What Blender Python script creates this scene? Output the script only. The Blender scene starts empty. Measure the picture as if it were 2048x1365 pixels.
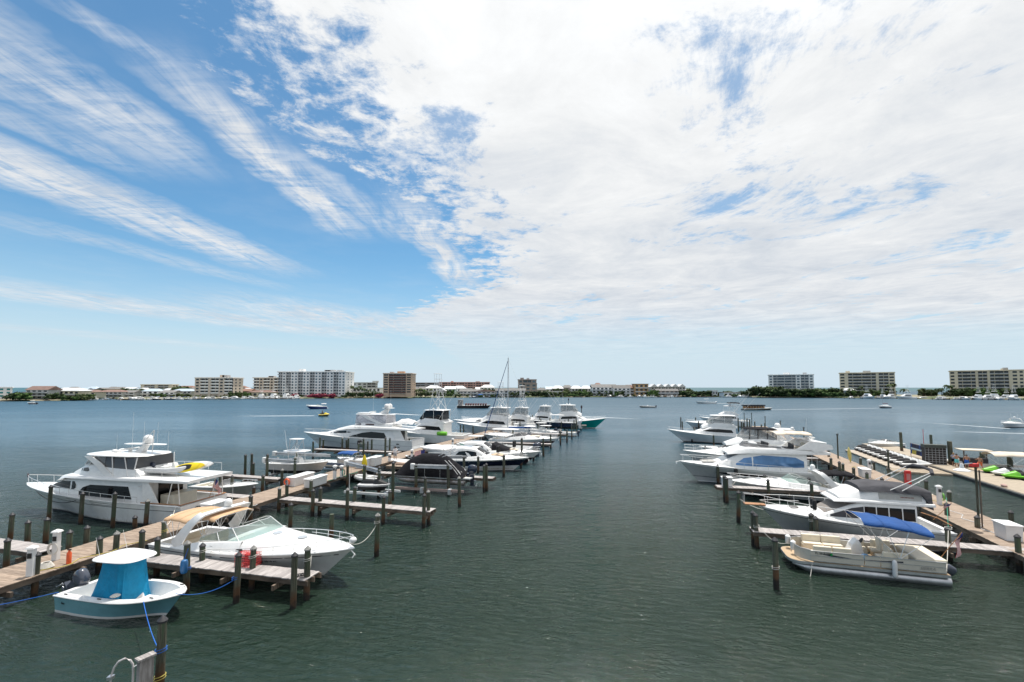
import bpy, math, random
from mathutils import Vector, Matrix
R = math.radians
random.seed(7)
sc = bpy.context.scene
col = sc.collection

# ------------------------------------------------------------------ camera
FPX, CX, CY, PITCH, CAMH = 910.0, 1024.0, 723.5, math.atan(0.0571), 10.5
cam_data = bpy.data.cameras.new('camera')
cam = bpy.data.objects.new('camera', cam_data); col.objects.link(cam)
cam.location = (0, 0, CAMH)
cam.rotation_euler = (R(90) + PITCH, 0, 0)
cam_data.sensor_width = 36; cam_data.lens = 36 * FPX / 2048
cam_data.shift_y = 41.0 / 2048
cam_data.clip_start = 0.2; cam_data.clip_end = 80000
sc.camera = cam
sc.render.engine = 'CYCLES'
sc.view_settings.view_transform = 'Standard'
sc.view_settings.look = 'None'
sc.view_settings.exposure = 0.18
sc.view_settings.gamma = 1.0
sc.view_settings.use_curve_mapping = False

# ------------------------------------------------------------------ world, sun
SUN_EL, SUN_AZ = 75, 22          # azimuth in degrees, clockwise from +Y
world = bpy.data.worlds.new('World'); sc.world = world; world.use_nodes = True
nt = world.node_tree; nt.nodes.clear(); NL = nt.links

class NG:
    """tiny helper to write node maths"""
    def __init__(s, t): s.t = t
    def n(s, typ, **kw):
        o = s.t.nodes.new(typ)
        for k, v in kw.items(): setattr(o, k, v)
        return o
    def set(s, sock, v):
        if isinstance(v, bpy.types.NodeSocket): s.t.links.new(v, sock)
        else: sock.default_value = v
    def m(s, op, a, b=0.0, c=None, clamp=False):
        o = s.n('ShaderNodeMath', operation=op, use_clamp=clamp)
        s.set(o.inputs[0], a); s.set(o.inputs[1], b)
        if c is not None: s.set(o.inputs[2], c)
        return o.outputs[0]
    def ss(s, v, a, b, lo=0.0, hi=1.0):
        o = s.n('ShaderNodeMapRange', interpolation_type='SMOOTHSTEP')
        s.set(o.inputs[0], v); s.set(o.inputs[1], a); s.set(o.inputs[2], b)
        s.set(o.inputs[3], lo); s.set(o.inputs[4], hi)
        return o.outputs[0]
    def noise(s, vec, scale, detail=4, rough=.55, dist=0.0, dim='3D'):
        o = s.n('ShaderNodeTexNoise', noise_dimensions=dim)
        if vec is not None: s.set(o.inputs['Vector'], vec)
        o.inputs['Scale'].default_value = scale; o.inputs['Detail'].default_value = detail
        o.inputs['Roughness'].default_value = rough; o.inputs['Distortion'].default_value = dist
        return o.outputs[0]
    def xyz(s, x, y, z=0.0):
        o = s.n('ShaderNodeCombineXYZ')
        s.set(o.inputs[0], x); s.set(o.inputs[1], y); s.set(o.inputs[2], z)
        return o.outputs[0]
    def mix(s, f, a, b, typ='MIX'):
        o = s.n('ShaderNodeMix', data_type='RGBA', blend_type=typ)
        s.set(o.inputs[0], f); s.set(o.inputs[6], a); s.set(o.inputs[7], b)
        return o.outputs[2]

g = NG(nt)
geo = g.n('ShaderNodeTexCoord')
sep = g.n('ShaderNodeSeparateXYZ'); NL.new(geo.outputs['Generated'], sep.inputs[0])
dx, dy, dz = sep.outputs
dzc = g.m('MAXIMUM', dz, 0.004)
X = g.m('DIVIDE', dx, dzc); Y = g.m('DIVIDE', dy, dzc)
P = g.xyz(X, Y)
sky = g.n('ShaderNodeTexSky', sky_type='NISHITA', sun_disc=False)
sky.sun_elevation = R(SUN_EL); sky.sun_rotation = R(SUN_AZ)
sky.altitude = 0; sky.air_density = 1.0; sky.dust_density = 0.6; sky.ozone_density = 1.6
K = 0.1
blue = g.mix(1.0, sky.outputs[0], (.72, 1.11, 1.20, 1), 'MULTIPLY')
# pale air towards the horizon
hz = g.ss(dz, 0.0, 0.34, 1.0, 0.0)
hzp = g.m('MULTIPLY', g.m('POWER', hz, 1.8), 0.93)
base = g.mix(hzp, blue, (5.75, 6.8, 7.75, 1))
# cloud deck (a plane overhead): one big bank to the right, streaks to the left
warp = g.noise(P, 1.3, 5, .6)
warp2 = g.noise(g.xyz(g.m('MULTIPLY', X, 2.2), g.m('MULTIPLY', Y, 1.0)), 2.2, 7, .66, .4)
Xw = g.m('ADD', X, g.m('MULTIPLY', g.m('SUBTRACT', warp, .5), .8))
edge = g.m('ADD', g.m('MULTIPLY', g.m('MINIMUM', Y, 4.5), 0.24), -1.27)
d = g.m('SUBTRACT', Xw, edge)
fine = g.noise(P, 7.5, 9, .7, .3)
puff = g.noise(P, 3.4, 7, .62, .5)
d = g.m('ADD', d, g.m('MULTIPLY', g.m('SUBTRACT', fine, .5), 1.5))
d = g.m('ADD', d, g.m('MULTIPLY', g.m('SUBTRACT', puff, .5), 1.1))
d = g.m('ADD', d, g.m('MULTIPLY', g.m('SUBTRACT', warp2, .5), .7))
# the bank loosens to the left as it nears the horizon
d = g.m('ADD', d, g.m('MULTIPLY', g.ss(Y, 3.2, 7.5), g.m('MULTIPLY', g.ss(X, -8.0, -.2), 2.2)))
bank = g.ss(d, 0.05, 0.52)
# thinner places in the bank, where blue shows
hn = g.noise(g.xyz(g.m('ADD', X, 3.7), g.m('MULTIPLY', Y, .8)), 1.25, 8, .7, .5)
hn = g.m('ADD', hn, g.m('MULTIPLY', g.m('SUBTRACT', fine, .5), .30))
hn = g.m('ADD', hn, g.m('MULTIPLY', g.ss(X, -.3, .9), .02))
def spot(h_, x0, y0, rx, ry, k):
    a_ = g.m('ADD', g.m('POWER', g.m('DIVIDE', g.m('SUBTRACT', Xw, x0), rx), 2.0), g.m('POWER', g.m('DIVIDE', g.m('SUBTRACT', Y, y0), ry), 2.0))
    return g.m('ADD', h_, g.m('MULTIPLY', g.ss(a_, 0, 1.0, 1, 0), k))
for a_ in [(1.2, 2.45, .28, .26, .075), (.2, 1.22, .4, .2, .07), (.78, 1.2, .6, .2, .035), (.95, 2.85, .4, .4, .04), (-.35, 1.95, .3, .7, .13), (.5, 6.5, .9, .8, .08)]: hn = spot(hn, *a_)
thin = g.ss(hn, 0.57, 0.72)
bank = g.m('MULTIPLY', bank, g.m('SUBTRACT', 1.0, g.m('MULTIPLY', thin, .78)))
far = g.ss(Y, 4.5, 9.5)
bank = g.m('MULTIPLY', bank, g.m('SUBTRACT', 1.0, g.m('MULTIPLY', far, .46)))
streak = g.noise(g.xyz(g.m('MULTIPLY', X, 5.0), g.m('MULTIPLY', Y, 1.1), 3.0), 1.6, 8, .68, .8)
ripple = g.noise(g.xyz(g.m('MULTIPLY', X, 1.2), g.m('MULTIPLY', Y, 6.0), 8.0), 2.6, 4, .6, 1.2)
sn = g.m('ADD', g.m('MULTIPLY', streak, .7), g.m('MULTIPLY', ripple, .3))
def wisp(x0, y0, x1, y1, w, dens):
    L = math.hypot(x1 - x0, y1 - y0); ux, uy = (x1 - x0) / L, (y1 - y0) / L
    ax = g.m('SUBTRACT', g.m('ADD', X, g.m('MULTIPLY', g.m('SUBTRACT', warp, .5), .5)), x0); ay = g.m('SUBTRACT', Y, y0)
    t = g.m('ADD', g.m('MULTIPLY', ax, ux), g.m('MULTIPLY', ay, uy))
    s = g.m('SUBTRACT', g.m('MULTIPLY', ax, uy), g.m('MULTIPLY', ay, ux))
    a = g.m('SUBTRACT', 1.0, g.m('POWER', g.m('DIVIDE', g.m('ABSOLUTE', s), w), 2.0), clamp=True)
    e = g.m('MULTIPLY', g.ss(t, -L * .12, L * .25), g.ss(t, L * .7, L * 1.15, 1, 0))
    return g.m('MULTIPLY', g.m('MULTIPLY', a, e), dens)
wsum = None
for a in [(-1.55, .6, -1.5, 2.05, .24, .9), (-2.45, 1.0, -1.95, 3.9, .36, 1.15), (-1.08, 1.35, -1.0, 2.95, .15, 1.25),
          (-5.6, 4.0, -2.6, 9.4, .95, .95), (-1.2, 1.1, -1.05, 1.45, .06, .5), (-3.1, 2.4, -2.3, 4.6, .22, .45),
          (-.98, 1.7, -.75, 3.0, .13, .7), (-.62, 2.3, -.45, 4.6, .18, 1.2), (-3.6, 5.0, -.2, 9.6, 1.1, 1.0), (-9.0, 6.0, -6.5, 13.0, .9, .6), (-1.9, 1.3, -1.75, 2.1, .12, .6)]:
    v = wisp(*a); wsum = v if wsum is None else g.m('MAXIMUM', wsum, v)
wv = g.m('MULTIPLY', wsum, g.ss(sn, 0.29, 0.66), clamp=True)
veil = g.m('MULTIPLY', g.ss(warp, .42, .8), .12)
cl = g.m('MAXIMUM', bank, g.m('MAXIMUM', wv, veil))
cl = g.m('MULTIPLY', cl, g.ss(dz, 0.015, 0.13))
# cloud brightness: brightest under the sun, bluish grey undersides
shade = g.noise(g.xyz(g.m('ADD', X, 9), g.m('MULTIPLY', Y, 1.0), 2.0), 1.5, 8, .66, .5)
sd = (math.cos(R(SUN_EL)) * math.sin(R(SUN_AZ)), math.cos(R(SUN_EL)) * math.cos(R(SUN_AZ)), math.sin(R(SUN_EL)))
vd = g.n('ShaderNodeVectorMath', operation='DOT_PRODUCT'); NL.new(geo.outputs['Generated'], vd.inputs[0]); vd.inputs[1].default_value = sd
glow = g.ss(vd.outputs['Value'], 0.42, 0.95)
lum = g.m('ADD', g.m('ADD', 7.1, g.m('MULTIPLY', glow, 2.0)), g.m('MULTIPLY', g.m('SUBTRACT', shade, .5), -4.6))
lum = g.m('ADD', lum, g.m('MULTIPLY', g.m('SUBTRACT', fine, .5), 1.0))
lum = g.m('MAXIMUM', lum, 5.0)
tint = g.mix(g.ss(lum, 5.2, 8.4), (.86, .95, 1.07, 1), (.975, .99, 1.0, 1))
cc = g.n('ShaderNodeVectorMath', operation='SCALE'); NL.new(tint, cc.inputs[0]); NL.new(lum, cc.inputs['Scale'])
final = g.mix(cl, base, cc.outputs[0])
bg = g.n('ShaderNodeBackground'); NL.new(final, bg.inputs[0]); bg.inputs[1].default_value = K
wo = g.n('ShaderNodeOutputWorld'); NL.new(bg.outputs[0], wo.inputs[0])
world.cycles.sampling_method = 'MANUAL'; world.cycles.sample_map_resolution = 512

sd_ = bpy.data.lights.new('sun', 'SUN'); sd_.energy = 4.7; sd_.angle = R(0.53); sd_.color = (1.0, .955, .89)
sun = bpy.data.objects.new('sun', sd_); col.objects.link(sun)
sun.rotation_euler = Vector((sd[0], sd[1], sd[2])).to_track_quat('Z', 'Y').to_euler()
sun.location = (0, 0, 60)

# a point at height z seen at (u, v) of the photograph -> where it stands in the place
def W(u, v, z=0.0):
    x = (u - CX) / FPX; y = -(v - CY) / FPX
    d = Vector((x, math.cos(PITCH) - y * math.sin(PITCH), math.sin(PITCH) + y * math.cos(PITCH)))
    t = (z - CAMH) / d.z
    return Vector((d.x * t, d.y * t, z))
def hgt(p, v):       # height above water of the thing standing at p whose top reaches row v
    y = -(v - CY) / FPX
    return CAMH + p.y * (math.sin(PITCH) + y * math.cos(PITCH)) / (math.cos(PITCH) - y * math.sin(PITCH))

# ------------------------------------------------------------------ materials
def lin(h):
    r, g_, b = [int(h[i:i + 2], 16) / 255 for i in (0, 2, 4)]
    return tuple((c / 12.92 if c <= .04045 else ((c + .055) / 1.055) ** 2.4) for c in (r, g_, b)) + (1,)
MATS = {}
def mat(name, c, rough=.5, metal=0.0, var=.12, vscale=3.0, bump=0.0, bscale=20.0, rnd=0.0, coat=0.0, alpha=1.0, spec=.5):
    if name in MATS: return MATS[name]
    if len(c) == 3: c = tuple(c) + (1,)
    m_ = bpy.data.materials.new(name); m_.use_nodes = True; t = m_.node_tree
    b = t.nodes['Principled BSDF']; q = NG(t)
    tc = q.n('ShaderNodeTexCoord')
    colr = None
    if var > 0:
        nz = q.noise(tc.outputs['Object'], vscale, 4, .6)
        f = q.ss(nz, .3, .7, 1 - var, 1 + var * .6)
        vv = q.n('ShaderNodeVectorMath', operation='SCALE'); vv.inputs[0].default_value = c[:3]; t.links.new(f, vv.inputs['Scale'])
        colr = vv.outputs[0]
    if rnd > 0:
        oi = q.n('ShaderNodeObjectInfo')
        f = q.m('ADD', 1 - rnd, q.m('MULTIPLY', oi.outputs['Random'], 2 * rnd))
        vv = q.n('ShaderNodeVectorMath', operation='SCALE')
        if colr is None: vv.inputs[0].default_value = c[:3]
        else: t.links.new(colr, vv.inputs[0])
        t.links.new(f, vv.inputs['Scale']); colr = vv.outputs[0]
    if colr is None: b.inputs['Base Color'].default_value = c
    else: t.links.new(colr, b.inputs['Base Color'])
    b.inputs['Roughness'].default_value = rough; b.inputs['Metallic'].default_value = metal
    b.inputs['Coat Weight'].default_value = coat; b.inputs['Coat Roughness'].default_value = .1
    b.inputs['Specular IOR Level'].default_value = spec
    b.inputs['Alpha'].default_value = alpha
    if bump > 0:
        nb = q.noise(tc.outputs['Object'], bscale, 4, .6)
        bp = q.n('ShaderNodeBump'); bp.inputs['Strength'].default_value = min(1.0, bump * 1.6); bp.inputs['Distance'].default_value = .02 if bscale > 8 else .09
        t.links.new(nb, bp.inputs['Height']); t.links.new(bp.outputs[0], b.inputs['Normal'])
    MATS[name] = m_; return m_

WHITE = mat('white_gelcoat', (.76, .76, .75), .28, var=.06, coat=.3)
WHITE2 = mat('white_deck_nonskid', (.70, .70, .68), .6, var=.08, bump=.1, bscale=60)
HULLW = mat('white_hull', (.74, .75, .75), .22, var=.07, vscale=1.2, coat=.4)
def grime(m_):      # waterline scum and faint run marks on a hull
    t = m_.node_tree; q = NG(t); b = t.nodes['Principled BSDF']; src = b.inputs['Base Color'].links[0].from_socket
    tc = q.n('ShaderNodeTexCoord'); s_ = q.n('ShaderNodeSeparateXYZ'); t.links.new(tc.outputs['Object'], s_.inputs[0])
    run = q.noise(q.xyz(q.m('MULTIPLY', s_.outputs[0], 5.0), q.m('MULTIPLY', s_.outputs[1], 5.0), q.m('MULTIPLY', s_.outputs[2], .5)), 1.6, 4, .6)
    z = q.m('ADD', s_.outputs[2], q.m('MULTIPLY', q.m('SUBTRACT', run, .5), .7))
    f = q.m('ADD', q.ss(z, .10, .42, .55, 0.0), q.ss(run, .56, .72, 0.0, .12))
    t.links.new(q.mix(f, src, (.30, .26, .17, 1)), b.inputs['Base Color'])
grime(HULLW)
CREAM = mat('cream_gelcoat', (.66, .62, .52), .4, var=.06)
CREAMV = mat('cream_vinyl', (.70, .63, .50), .5, var=.07)
GREYH = mat('pale_grey_hull', (.50, .50, .49), .3, var=.07)
NAVY = mat('navy_hull', (.008, .012, .035), .12, var=.2, coat=.5)
TEALH = mat('teal_hull', (.0, .30, .27), .18, var=.1, coat=.4)
STEELBLUE = mat('steel_blue_hull', (.15, .34, .40), .25, var=.08, coat=.3)
SEAGREEN = mat('sea_green_hull', (.32, .52, .47), .25, var=.06, coat=.3)
BOTTOM = mat('bottom_paint', (.012, .012, .015), .7)
BLUEBOT = mat('blue_bottom_paint', (.02, .05, .2), .5)
BOOT = mat('boot_stripe', (.02, .02, .03), .3)
DARKG = mat('dark_glass', (.006, .007, .009), .05, var=0, spec=.35)
BLUEG = mat('blue_reflective_glass', (.10, .22, .42), .06, metal=.25, var=.25, vscale=.8)
CHROME = mat('stainless', (.80, .80, .80), .25, metal=.45, var=0)
ALU = mat('aluminium', (.55, .56, .58), .32, metal=.85, var=.15, vscale=2)
ALUP = mat('galvanised_beam', (.50, .52, .54), .5, metal=.35, var=.2, vscale=1.5)
BLACK = mat('black_rubber', (.012, .012, .013), .6)
BLACKC = mat('black_canvas', (.011, .011, .014), .9, spec=.15, var=.3, vscale=1.2, bump=.5, bscale=3)
GREYC = mat('grey_canvas', (.07, .07, .078), .9, spec=.2, var=.2, vscale=1.2, bump=.4, bscale=3)
BLUEC = mat('blue_canvas', (.0, .055, .22), .8, var=.12, vscale=1.5, bump=.4, bscale=3)
CYANC = mat('turquoise_blue_canvas', (.0, .25, .47), .8, var=.15, vscale=1.5, bump=.6, bscale=2.5)
TANC = mat('tan_canvas', (.52, .34, .20), .8, var=.08, vscale=1.2, bump=.25, bscale=3)
BEIGEC = mat('beige_canvas', (.60, .52, .42), .8, var=.08)
WHITEC = mat('white_canvas', (.66, .66, .66), .8, var=.12, bump=.5, bscale=3)
TEAK = mat('teak', (.36, .17, .07), .5, var=.2, vscale=6)
COWLN = mat('dark_blue_cowl', (.012, .02, .045), .18, var=.1, coat=.5)
COWLG = mat('grey_cowl', (.05, .06, .085), .2, var=.1, coat=.5)
COWLW = mat('white_cowl', (.72, .72, .72), .2, var=.05, coat=.5)
YELLOW = mat('yellow_paint', (.78, .58, .01), .4, var=.08)
RED = mat('red_paint', (.55, .02, .02), .45)
ORANGE = mat('orange_plastic', (.8, .12, .03), .45)
LIME = mat('lime_green', (.15, .48, .03), .4)
RUBBERG = mat('grey_tube', (.45, .46, .47), .55, var=.08)
LEATHER = mat('dark_upholstery', (.02, .02, .025), .5)
SKIN = mat('skin', (.42, .22, .14), .5, var=.08)
HAIR = mat('dark_hair', (.02, .013, .01), .6)
ROPEW = mat('white_rope', (.62, .60, .55), .8, var=.15, vscale=30)
ROPEB = mat('blue_rope', (.01, .12, .5), .8)
ROPEY = mat('yellow_rope', (.5, .42, .1), .8)
ROPEG = mat('green_rope', (.02, .3, .2), .8)
PVC = mat('white_pvc', (.72, .72, .72), .45, var=.06)

def glass(name, tint, k=.55, rough=.03):
    m_ = bpy.data.materials.new(name); m_.use_nodes = True; t = m_.node_tree; t.nodes.clear(); q = NG(t)
    tr = q.n('ShaderNodeBsdfTransparent'); tr.inputs[0].default_value = tint
    gl = q.n('ShaderNodeBsdfPrincipled'); gl.inputs['Base Color'].default_value = (tint[0] * .5, tint[1] * .5, tint[2] * .5, 1); gl.inputs['Roughness'].default_value = rough
    mx = q.n('ShaderNodeMixShader'); mx.inputs[0].default_value = k
    t.links.new(tr.outputs[0], mx.inputs[1]); t.links.new(gl.outputs[0], mx.inputs[2])
    o = q.n('ShaderNodeOutputMaterial'); t.links.new(mx.outputs[0], o.inputs[0]); MATS[name] = m_; return m_
GREENG = glass('clear_green_glass', (.70, .82, .79, 1), .30)
VINYL = glass('clear_vinyl', (.75, .76, .76, 1), .38, .12)
SMOKE = glass('smoked_vinyl', (.35, .35, .36, 1), .5, .1)

def wood(name, c1, c2, sc_=1.0, rnd=.22, tide=False, rough=.8):
    m_ = bpy.data.materials.new(name); m_.use_nodes = True; t = m_.node_tree; q = NG(t); b = t.nodes['Principled BSDF']
    tc = q.n('ShaderNodeTexCoord'); s_ = q.n('ShaderNodeSeparateXYZ'); t.links.new(tc.outputs['Object'], s_.inputs[0])
    if tide: v = q.xyz(q.m('MULTIPLY', s_.outputs[0], 14), q.m('MULTIPLY', s_.outputs[1], 14), q.m('MULTIPLY', s_.outputs[2], .9))
    else: v = q.xyz(q.m('MULTIPLY', s_.outputs[0], 1.2 * sc_), q.m('MULTIPLY', s_.outputs[1], 16 * sc_), s_.outputs[2])
    oi = q.n('ShaderNodeObjectInfo')
    va = q.n('ShaderNodeVectorMath', operation='ADD'); t.links.new(v, va.inputs[0])
    rv = q.xyz(q.m('MULTIPLY', oi.outputs['Random'], 37.0), q.m('MULTIPLY', oi.outputs['Random'], 11.0)); t.links.new(rv, va.inputs[1])
    nz = q.noise(va.outputs[0], 1.5, 6, .62)
    cc_ = q.mix(q.ss(nz, .3, .68), c1 + (1,), c2 + (1,))
    if tide:
        rust = (.085, .042, .018, 1); wet = (.010, .008, .006, 1)
        wz = q.m('ADD', s_.outputs[2], q.m('MULTIPLY', q.m('SUBTRACT', q.noise(tc.outputs['Object'], 4, 4, .6), .5), .9))
        wz = q.m('ADD', wz, q.m('MULTIPLY', oi.outputs['Random'], -.45))
        green = q.mix(q.ss(q.noise(va.outputs[0], .45, 3, .5), .45, .7), cc_, (.055, .085, .048, 1))
        cc_ = q.mix(q.ss(wz, .35, .95), rust, green)
        cc_ = q.mix(q.ss(wz, -.05, .32), wet, cc_)
    vv = q.n('ShaderNodeVectorMath', operation='SCALE'); t.links.new(cc_, vv.inputs[0])
    t.links.new(q.m('ADD', 1 - rnd, q.m('MULTIPLY', oi.outputs['Random'], 2 * rnd)), vv.inputs['Scale'])
    t.links.new(vv.outputs[0], b.inputs['Base Color']); b.inputs['Roughness'].default_value = rough
    bp = q.n('ShaderNodeBump'); bp.inputs['Strength'].default_value = .6; bp.inputs['Distance'].default_value = .02
    t.links.new(nz, bp.inputs['Height']); t.links.new(bp.outputs[0], b.inputs['Normal'])
    MATS[name] = m_; return m_
PLANK = wood('weathered_plank', (.17, .12, .085), (.37, .29, .225))
PLANKG = wood('grey_weathered_plank', (.22, .20, .19), (.43, .40, .39))
BEAM = wood('weathered_beam', (.07, .05, .038), (.19, .145, .11), .5)
PILE = wood('treated_piling', (.035, .036, .026), (.12, .12, .085), tide=True)
CAPM = mat('piling_cap', (.03, .03, .035), .5, var=.2)
CAPP = mat('pale_droppings_cap', (.22, .22, .21), .7, var=.5, vscale=9)

# ------------------------------------------------------------------ mesh helpers
class MB:
    def __init__(s): s.v = []; s.f = []; s.mi = []; s.cur = 0
    def add(s, vs, fs):
        o = len(s.v); s.v += [tuple(a) for a in vs]; s.f += [tuple(i + o for i in f) for f in fs]; s.mi += [s.cur] * len(fs); return s
    def box(s, x0, x1, y0, y1, z0, z1, M=None):
        vs = [Vector(p) for p in ((x0, y0, z0), (x1, y0, z0), (x1, y1, z0), (x0, y1, z0), (x0, y0, z1), (x1, y0, z1), (x1, y1, z1), (x0, y1, z1))]
        if M is not None: vs = [M @ p for p in vs]
        return s.add(vs, [(0, 3, 2, 1), (4, 5, 6, 7), (0, 1, 5, 4), (1, 2, 6, 5), (2, 3, 7, 6), (3, 0, 4, 7)])
    def loft(s, rings, closed=True, cap=True):
        n = len(rings[0]); vs = [p for r in rings for p in r]; fs = []
        for i in range(len(rings) - 1):
            for j in range(n if closed else n - 1):
                k = (j + 1) % n; fs.append((i * n + j, i * n + k, (i + 1) * n + k, (i + 1) * n + j))
        if cap and closed:
            fs.append(tuple(range(n - 1, -1, -1))); fs.append(tuple((len(rings) - 1) * n + j for j in range(n)))
        return s.add(vs, fs)
    def tube(s, pts, r, n=6, r2=None):
        pts = [Vector(p) for p in pts]; rings = []; m = len(pts)
        up = None
        for i, p in enumerate(pts):
            t = (pts[min(i + 1, m - 1)] - pts[max(i - 1, 0)])
            if t.length < 1e-6: t = Vector((0, 0, 1))
            t.normalize()
            if up is None: up = Vector((0, 0, 1)) if abs(t.z) < .9 else Vector((1, 0, 0))
            a = t.cross(up)
            if a.length < 1e-4: a = t.cross(Vector((1, 0, 0)))
            a.normalize(); b = t.cross(a)
            rr = r if r2 is None else r + (r2 - r) * i / (m - 1)
            rings.append([p + (a * math.cos(2 * math.pi * k / n) + b * math.sin(2 * math.pi * k / n)) * rr for k in range(n)])
        return s.loft(rings)
    def lathe(s, prof, n=12, M=None, cx=0, cy=0):     # prof: (r, z)
        rings = []
        for r, z in prof:
            ring = [Vector((cx + r * math.cos(2 * math.pi * k / n), cy + r * math.sin(2 * math.pi * k / n), z)) for k in range(n)]
            if M is not None: ring = [M @ p for p in ring]
            rings.append(ring)
        return s.loft(rings)
    def ball(s, c, rx, ry=None, rz=None, n=10, m=6):
        ry = ry or rx; rz = rz or rx
        return s.loft([[(c[0] + rx * math.sin(a) * math.cos(2 * math.pi * k / n), c[1] + ry * math.sin(a) * math.sin(2 * math.pi * k / n), c[2] - rz * math.cos(a)) for k in range(n)]
                       for a in [max(.05, min(math.pi - .05, math.pi * i / m)) for i in range(m + 1)]])
    def grid(s, rows):          # open sheet of rows of points
        return s.loft(rows, closed=False, cap=False)
    def shell(s, rows, off):    # thick sheet: rows of points, offset vector
        off = Vector(off); A = [[Vector(p) for p in r] for r in rows]; B = [[p + off for p in r] for r in A]
        s.loft(A, False, False); s.loft([r[::-1] for r in B], False, False)
        def strip(a, b): s.loft([a, b], False, False)
        strip(A[0], B[0]); strip(A[-1], B[-1]); strip([r[0] for r in A], [r[0] for r in B]); strip([r[-1] for r in A], [r[-1] for r in B])
        return s
    def build(s, name, m, parent=None, smooth=False, loc=None, bevel=0.0, sharp=40):
        me = bpy.data.meshes.new(name); me.from_pydata(s.v, [], s.f)
        for q in (m if isinstance(m, (list, tuple)) else [m]): me.materials.append(q)
        me.polygons.foreach_set('material_index', s.mi)
        import bmesh
        b = bmesh.new(); b.from_mesh(me); bmesh.ops.remove_doubles(b, verts=b.verts, dist=1e-5); bmesh.ops.recalc_face_normals(b, faces=b.faces); b.to_mesh(me); b.free()
        if smooth:
            me.polygons.foreach_set('use_smooth', [True] * len(me.polygons))
            try: me.set_sharp_from_angle(angle=R(sharp))
            except Exception: pass
        o = bpy.data.objects.new(name, me); col.objects.link(o)
        if parent: o.parent = parent
        if loc is not None: o.location = loc
        if bevel > 0:
            md = o.modifiers.new('bevel', 'BEVEL'); md.width = bevel; md.segments = 2; md.limit_method = 'ANGLE'
        return o
def thing(name, label, cat, loc=(0, 0, 0), rz=0.0, group=None, kind=None, scale=None):
    o = bpy.data.objects.new(name, None); col.objects.link(o); o.empty_display_size = .3
    o.location = loc; o.rotation_euler = (0, 0, rz)
    if scale: o.scale = (scale,) * 3
    tag(o, label, cat, group, kind); return o
def tag(o, label=None, cat=None, group=None, kind=None):
    if label: o['label'] = label
    if cat: o['category'] = cat
    if group: o['group'] = group
    if kind: o['kind'] = kind
    return o
KIDS = {}
def dup(root, loc=None, rz=None, label=None, group=None, scale=None, swap=None):
    new = []
    def cp(o, par):
        c = o.copy(); col.objects.link(c); c.parent = par; new.append(c)
        for ch in kids.get(o.name, []): cp(ch, c)
        return c
    if root.name not in KIDS:
        km = {}
        for q in col.objects:
            if q.parent is not None: km.setdefault(q.parent.name, []).append(q)
        KIDS[root.name] = km
    kids = KIDS[root.name]
    r = cp(root, None)
    if loc is not None: r.location = loc
    if rz is not None: r.rotation_euler = (0, 0, rz)
    if label: r['label'] = label
    if group: r['group'] = group
    if scale: r.scale = scale if isinstance(scale, tuple) else (scale,) * 3
    if swap:
        for q in new:
            if q.type == 'MESH':
                for i, sl in enumerate(q.material_slots):
                    if sl.material and sl.material.name in swap:
                        nm_ = sl.material.name; sl.link = 'OBJECT'; sl.material = swap[nm_]
    return r
def catenary(a, b, sag, n=14):
    a, b = Vector(a), Vector(b)
    return [a.lerp(b, i / n) - Vector((0, 0, sag * 4 * (i / n) * (1 - i / n))) for i in range(n + 1)]
def rope(a, b, sag, m, label, r=.015, name='mooring_rope', group=None, n=14):
    c = (Vector(a) + Vector(b)) / 2; o = MB().tube([p - c for p in catenary(a, b, sag, n)], r, 5).build(name, m, loc=c, smooth=True)
    return tag(o, label, 'rope', group)

# ------------------------------------------------------------------ water
wm = bpy.data.materials.new('harbour_water'); wm.use_nodes = True; t = wm.node_tree; q = NG(t); b = t.nodes['Principled BSDF']
tc = q.n('ShaderNodeTexCoord'); so = q.n('ShaderNodeSeparateXYZ'); t.links.new(tc.outputs['Object'], so.inputs[0])
wx, wy = so.outputs[0], so.outputs[1]
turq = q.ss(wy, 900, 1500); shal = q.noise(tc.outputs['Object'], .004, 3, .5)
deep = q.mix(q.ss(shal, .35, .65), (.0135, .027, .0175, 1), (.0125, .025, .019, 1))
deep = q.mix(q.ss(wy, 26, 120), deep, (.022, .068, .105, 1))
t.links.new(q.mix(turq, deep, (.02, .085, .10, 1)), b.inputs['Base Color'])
# small waves that the relief below no longer resolves widen the reflection out in the open harbour
t.links.new(q.m('ADD', q.ss(wy, 16, 75, .035, .15), q.ss(wy, 70, 330, 0.0, .26)), b.inputs['Roughness']); b.inputs['IOR'].default_value = 1.333
def wave(ax, ay, scale, det, rough=.5, dist=.3, z=0.0, rot=0.0):
    c_, s_ = math.cos(rot), math.sin(rot)
    xr = q.m('ADD', q.m('MULTIPLY', wx, c_), q.m('MULTIPLY', wy, s_)); yr = q.m('SUBTRACT', q.m('MULTIPLY', wy, c_), q.m('MULTIPLY', wx, s_))
    return q.noise(q.xyz(q.m('MULTIPLY', xr, ax), q.m('MULTIPLY', yr, ay), z), scale, det, rough, dist)
ripple_ = wave(.5, 1.5, 2.3, 5, .64, .6, rot=R(-14))
mid_ = wave(.5, 1.25, .62, 3, .55, .6, 5.0, rot=R(8))
swell_ = wave(.35, 1.0, .16, 2, .5, .4, 9.0, rot=R(-20))
cross_ = wave(1.2, .8, 1.5, 3, .55, .3, 13.0, rot=R(35))
gust = q.ss(wave(.3, 1.0, .035, 3, .6, .5, 21.0), .38, .62, .45, 1.2)
hsum = q.m('ADD', q.m('ADD', q.m('MULTIPLY', ripple_, .17), q.m('MULTIPLY', cross_, .13)), q.m('ADD', q.m('MULTIPLY', mid_, .34), q.m('MULTIPLY', swell_, .55)))
bp = q.n('ShaderNodeBump'); bp.inputs['Distance'].default_value = 1.0; t.links.new(gust, bp.inputs['Strength'])
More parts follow.
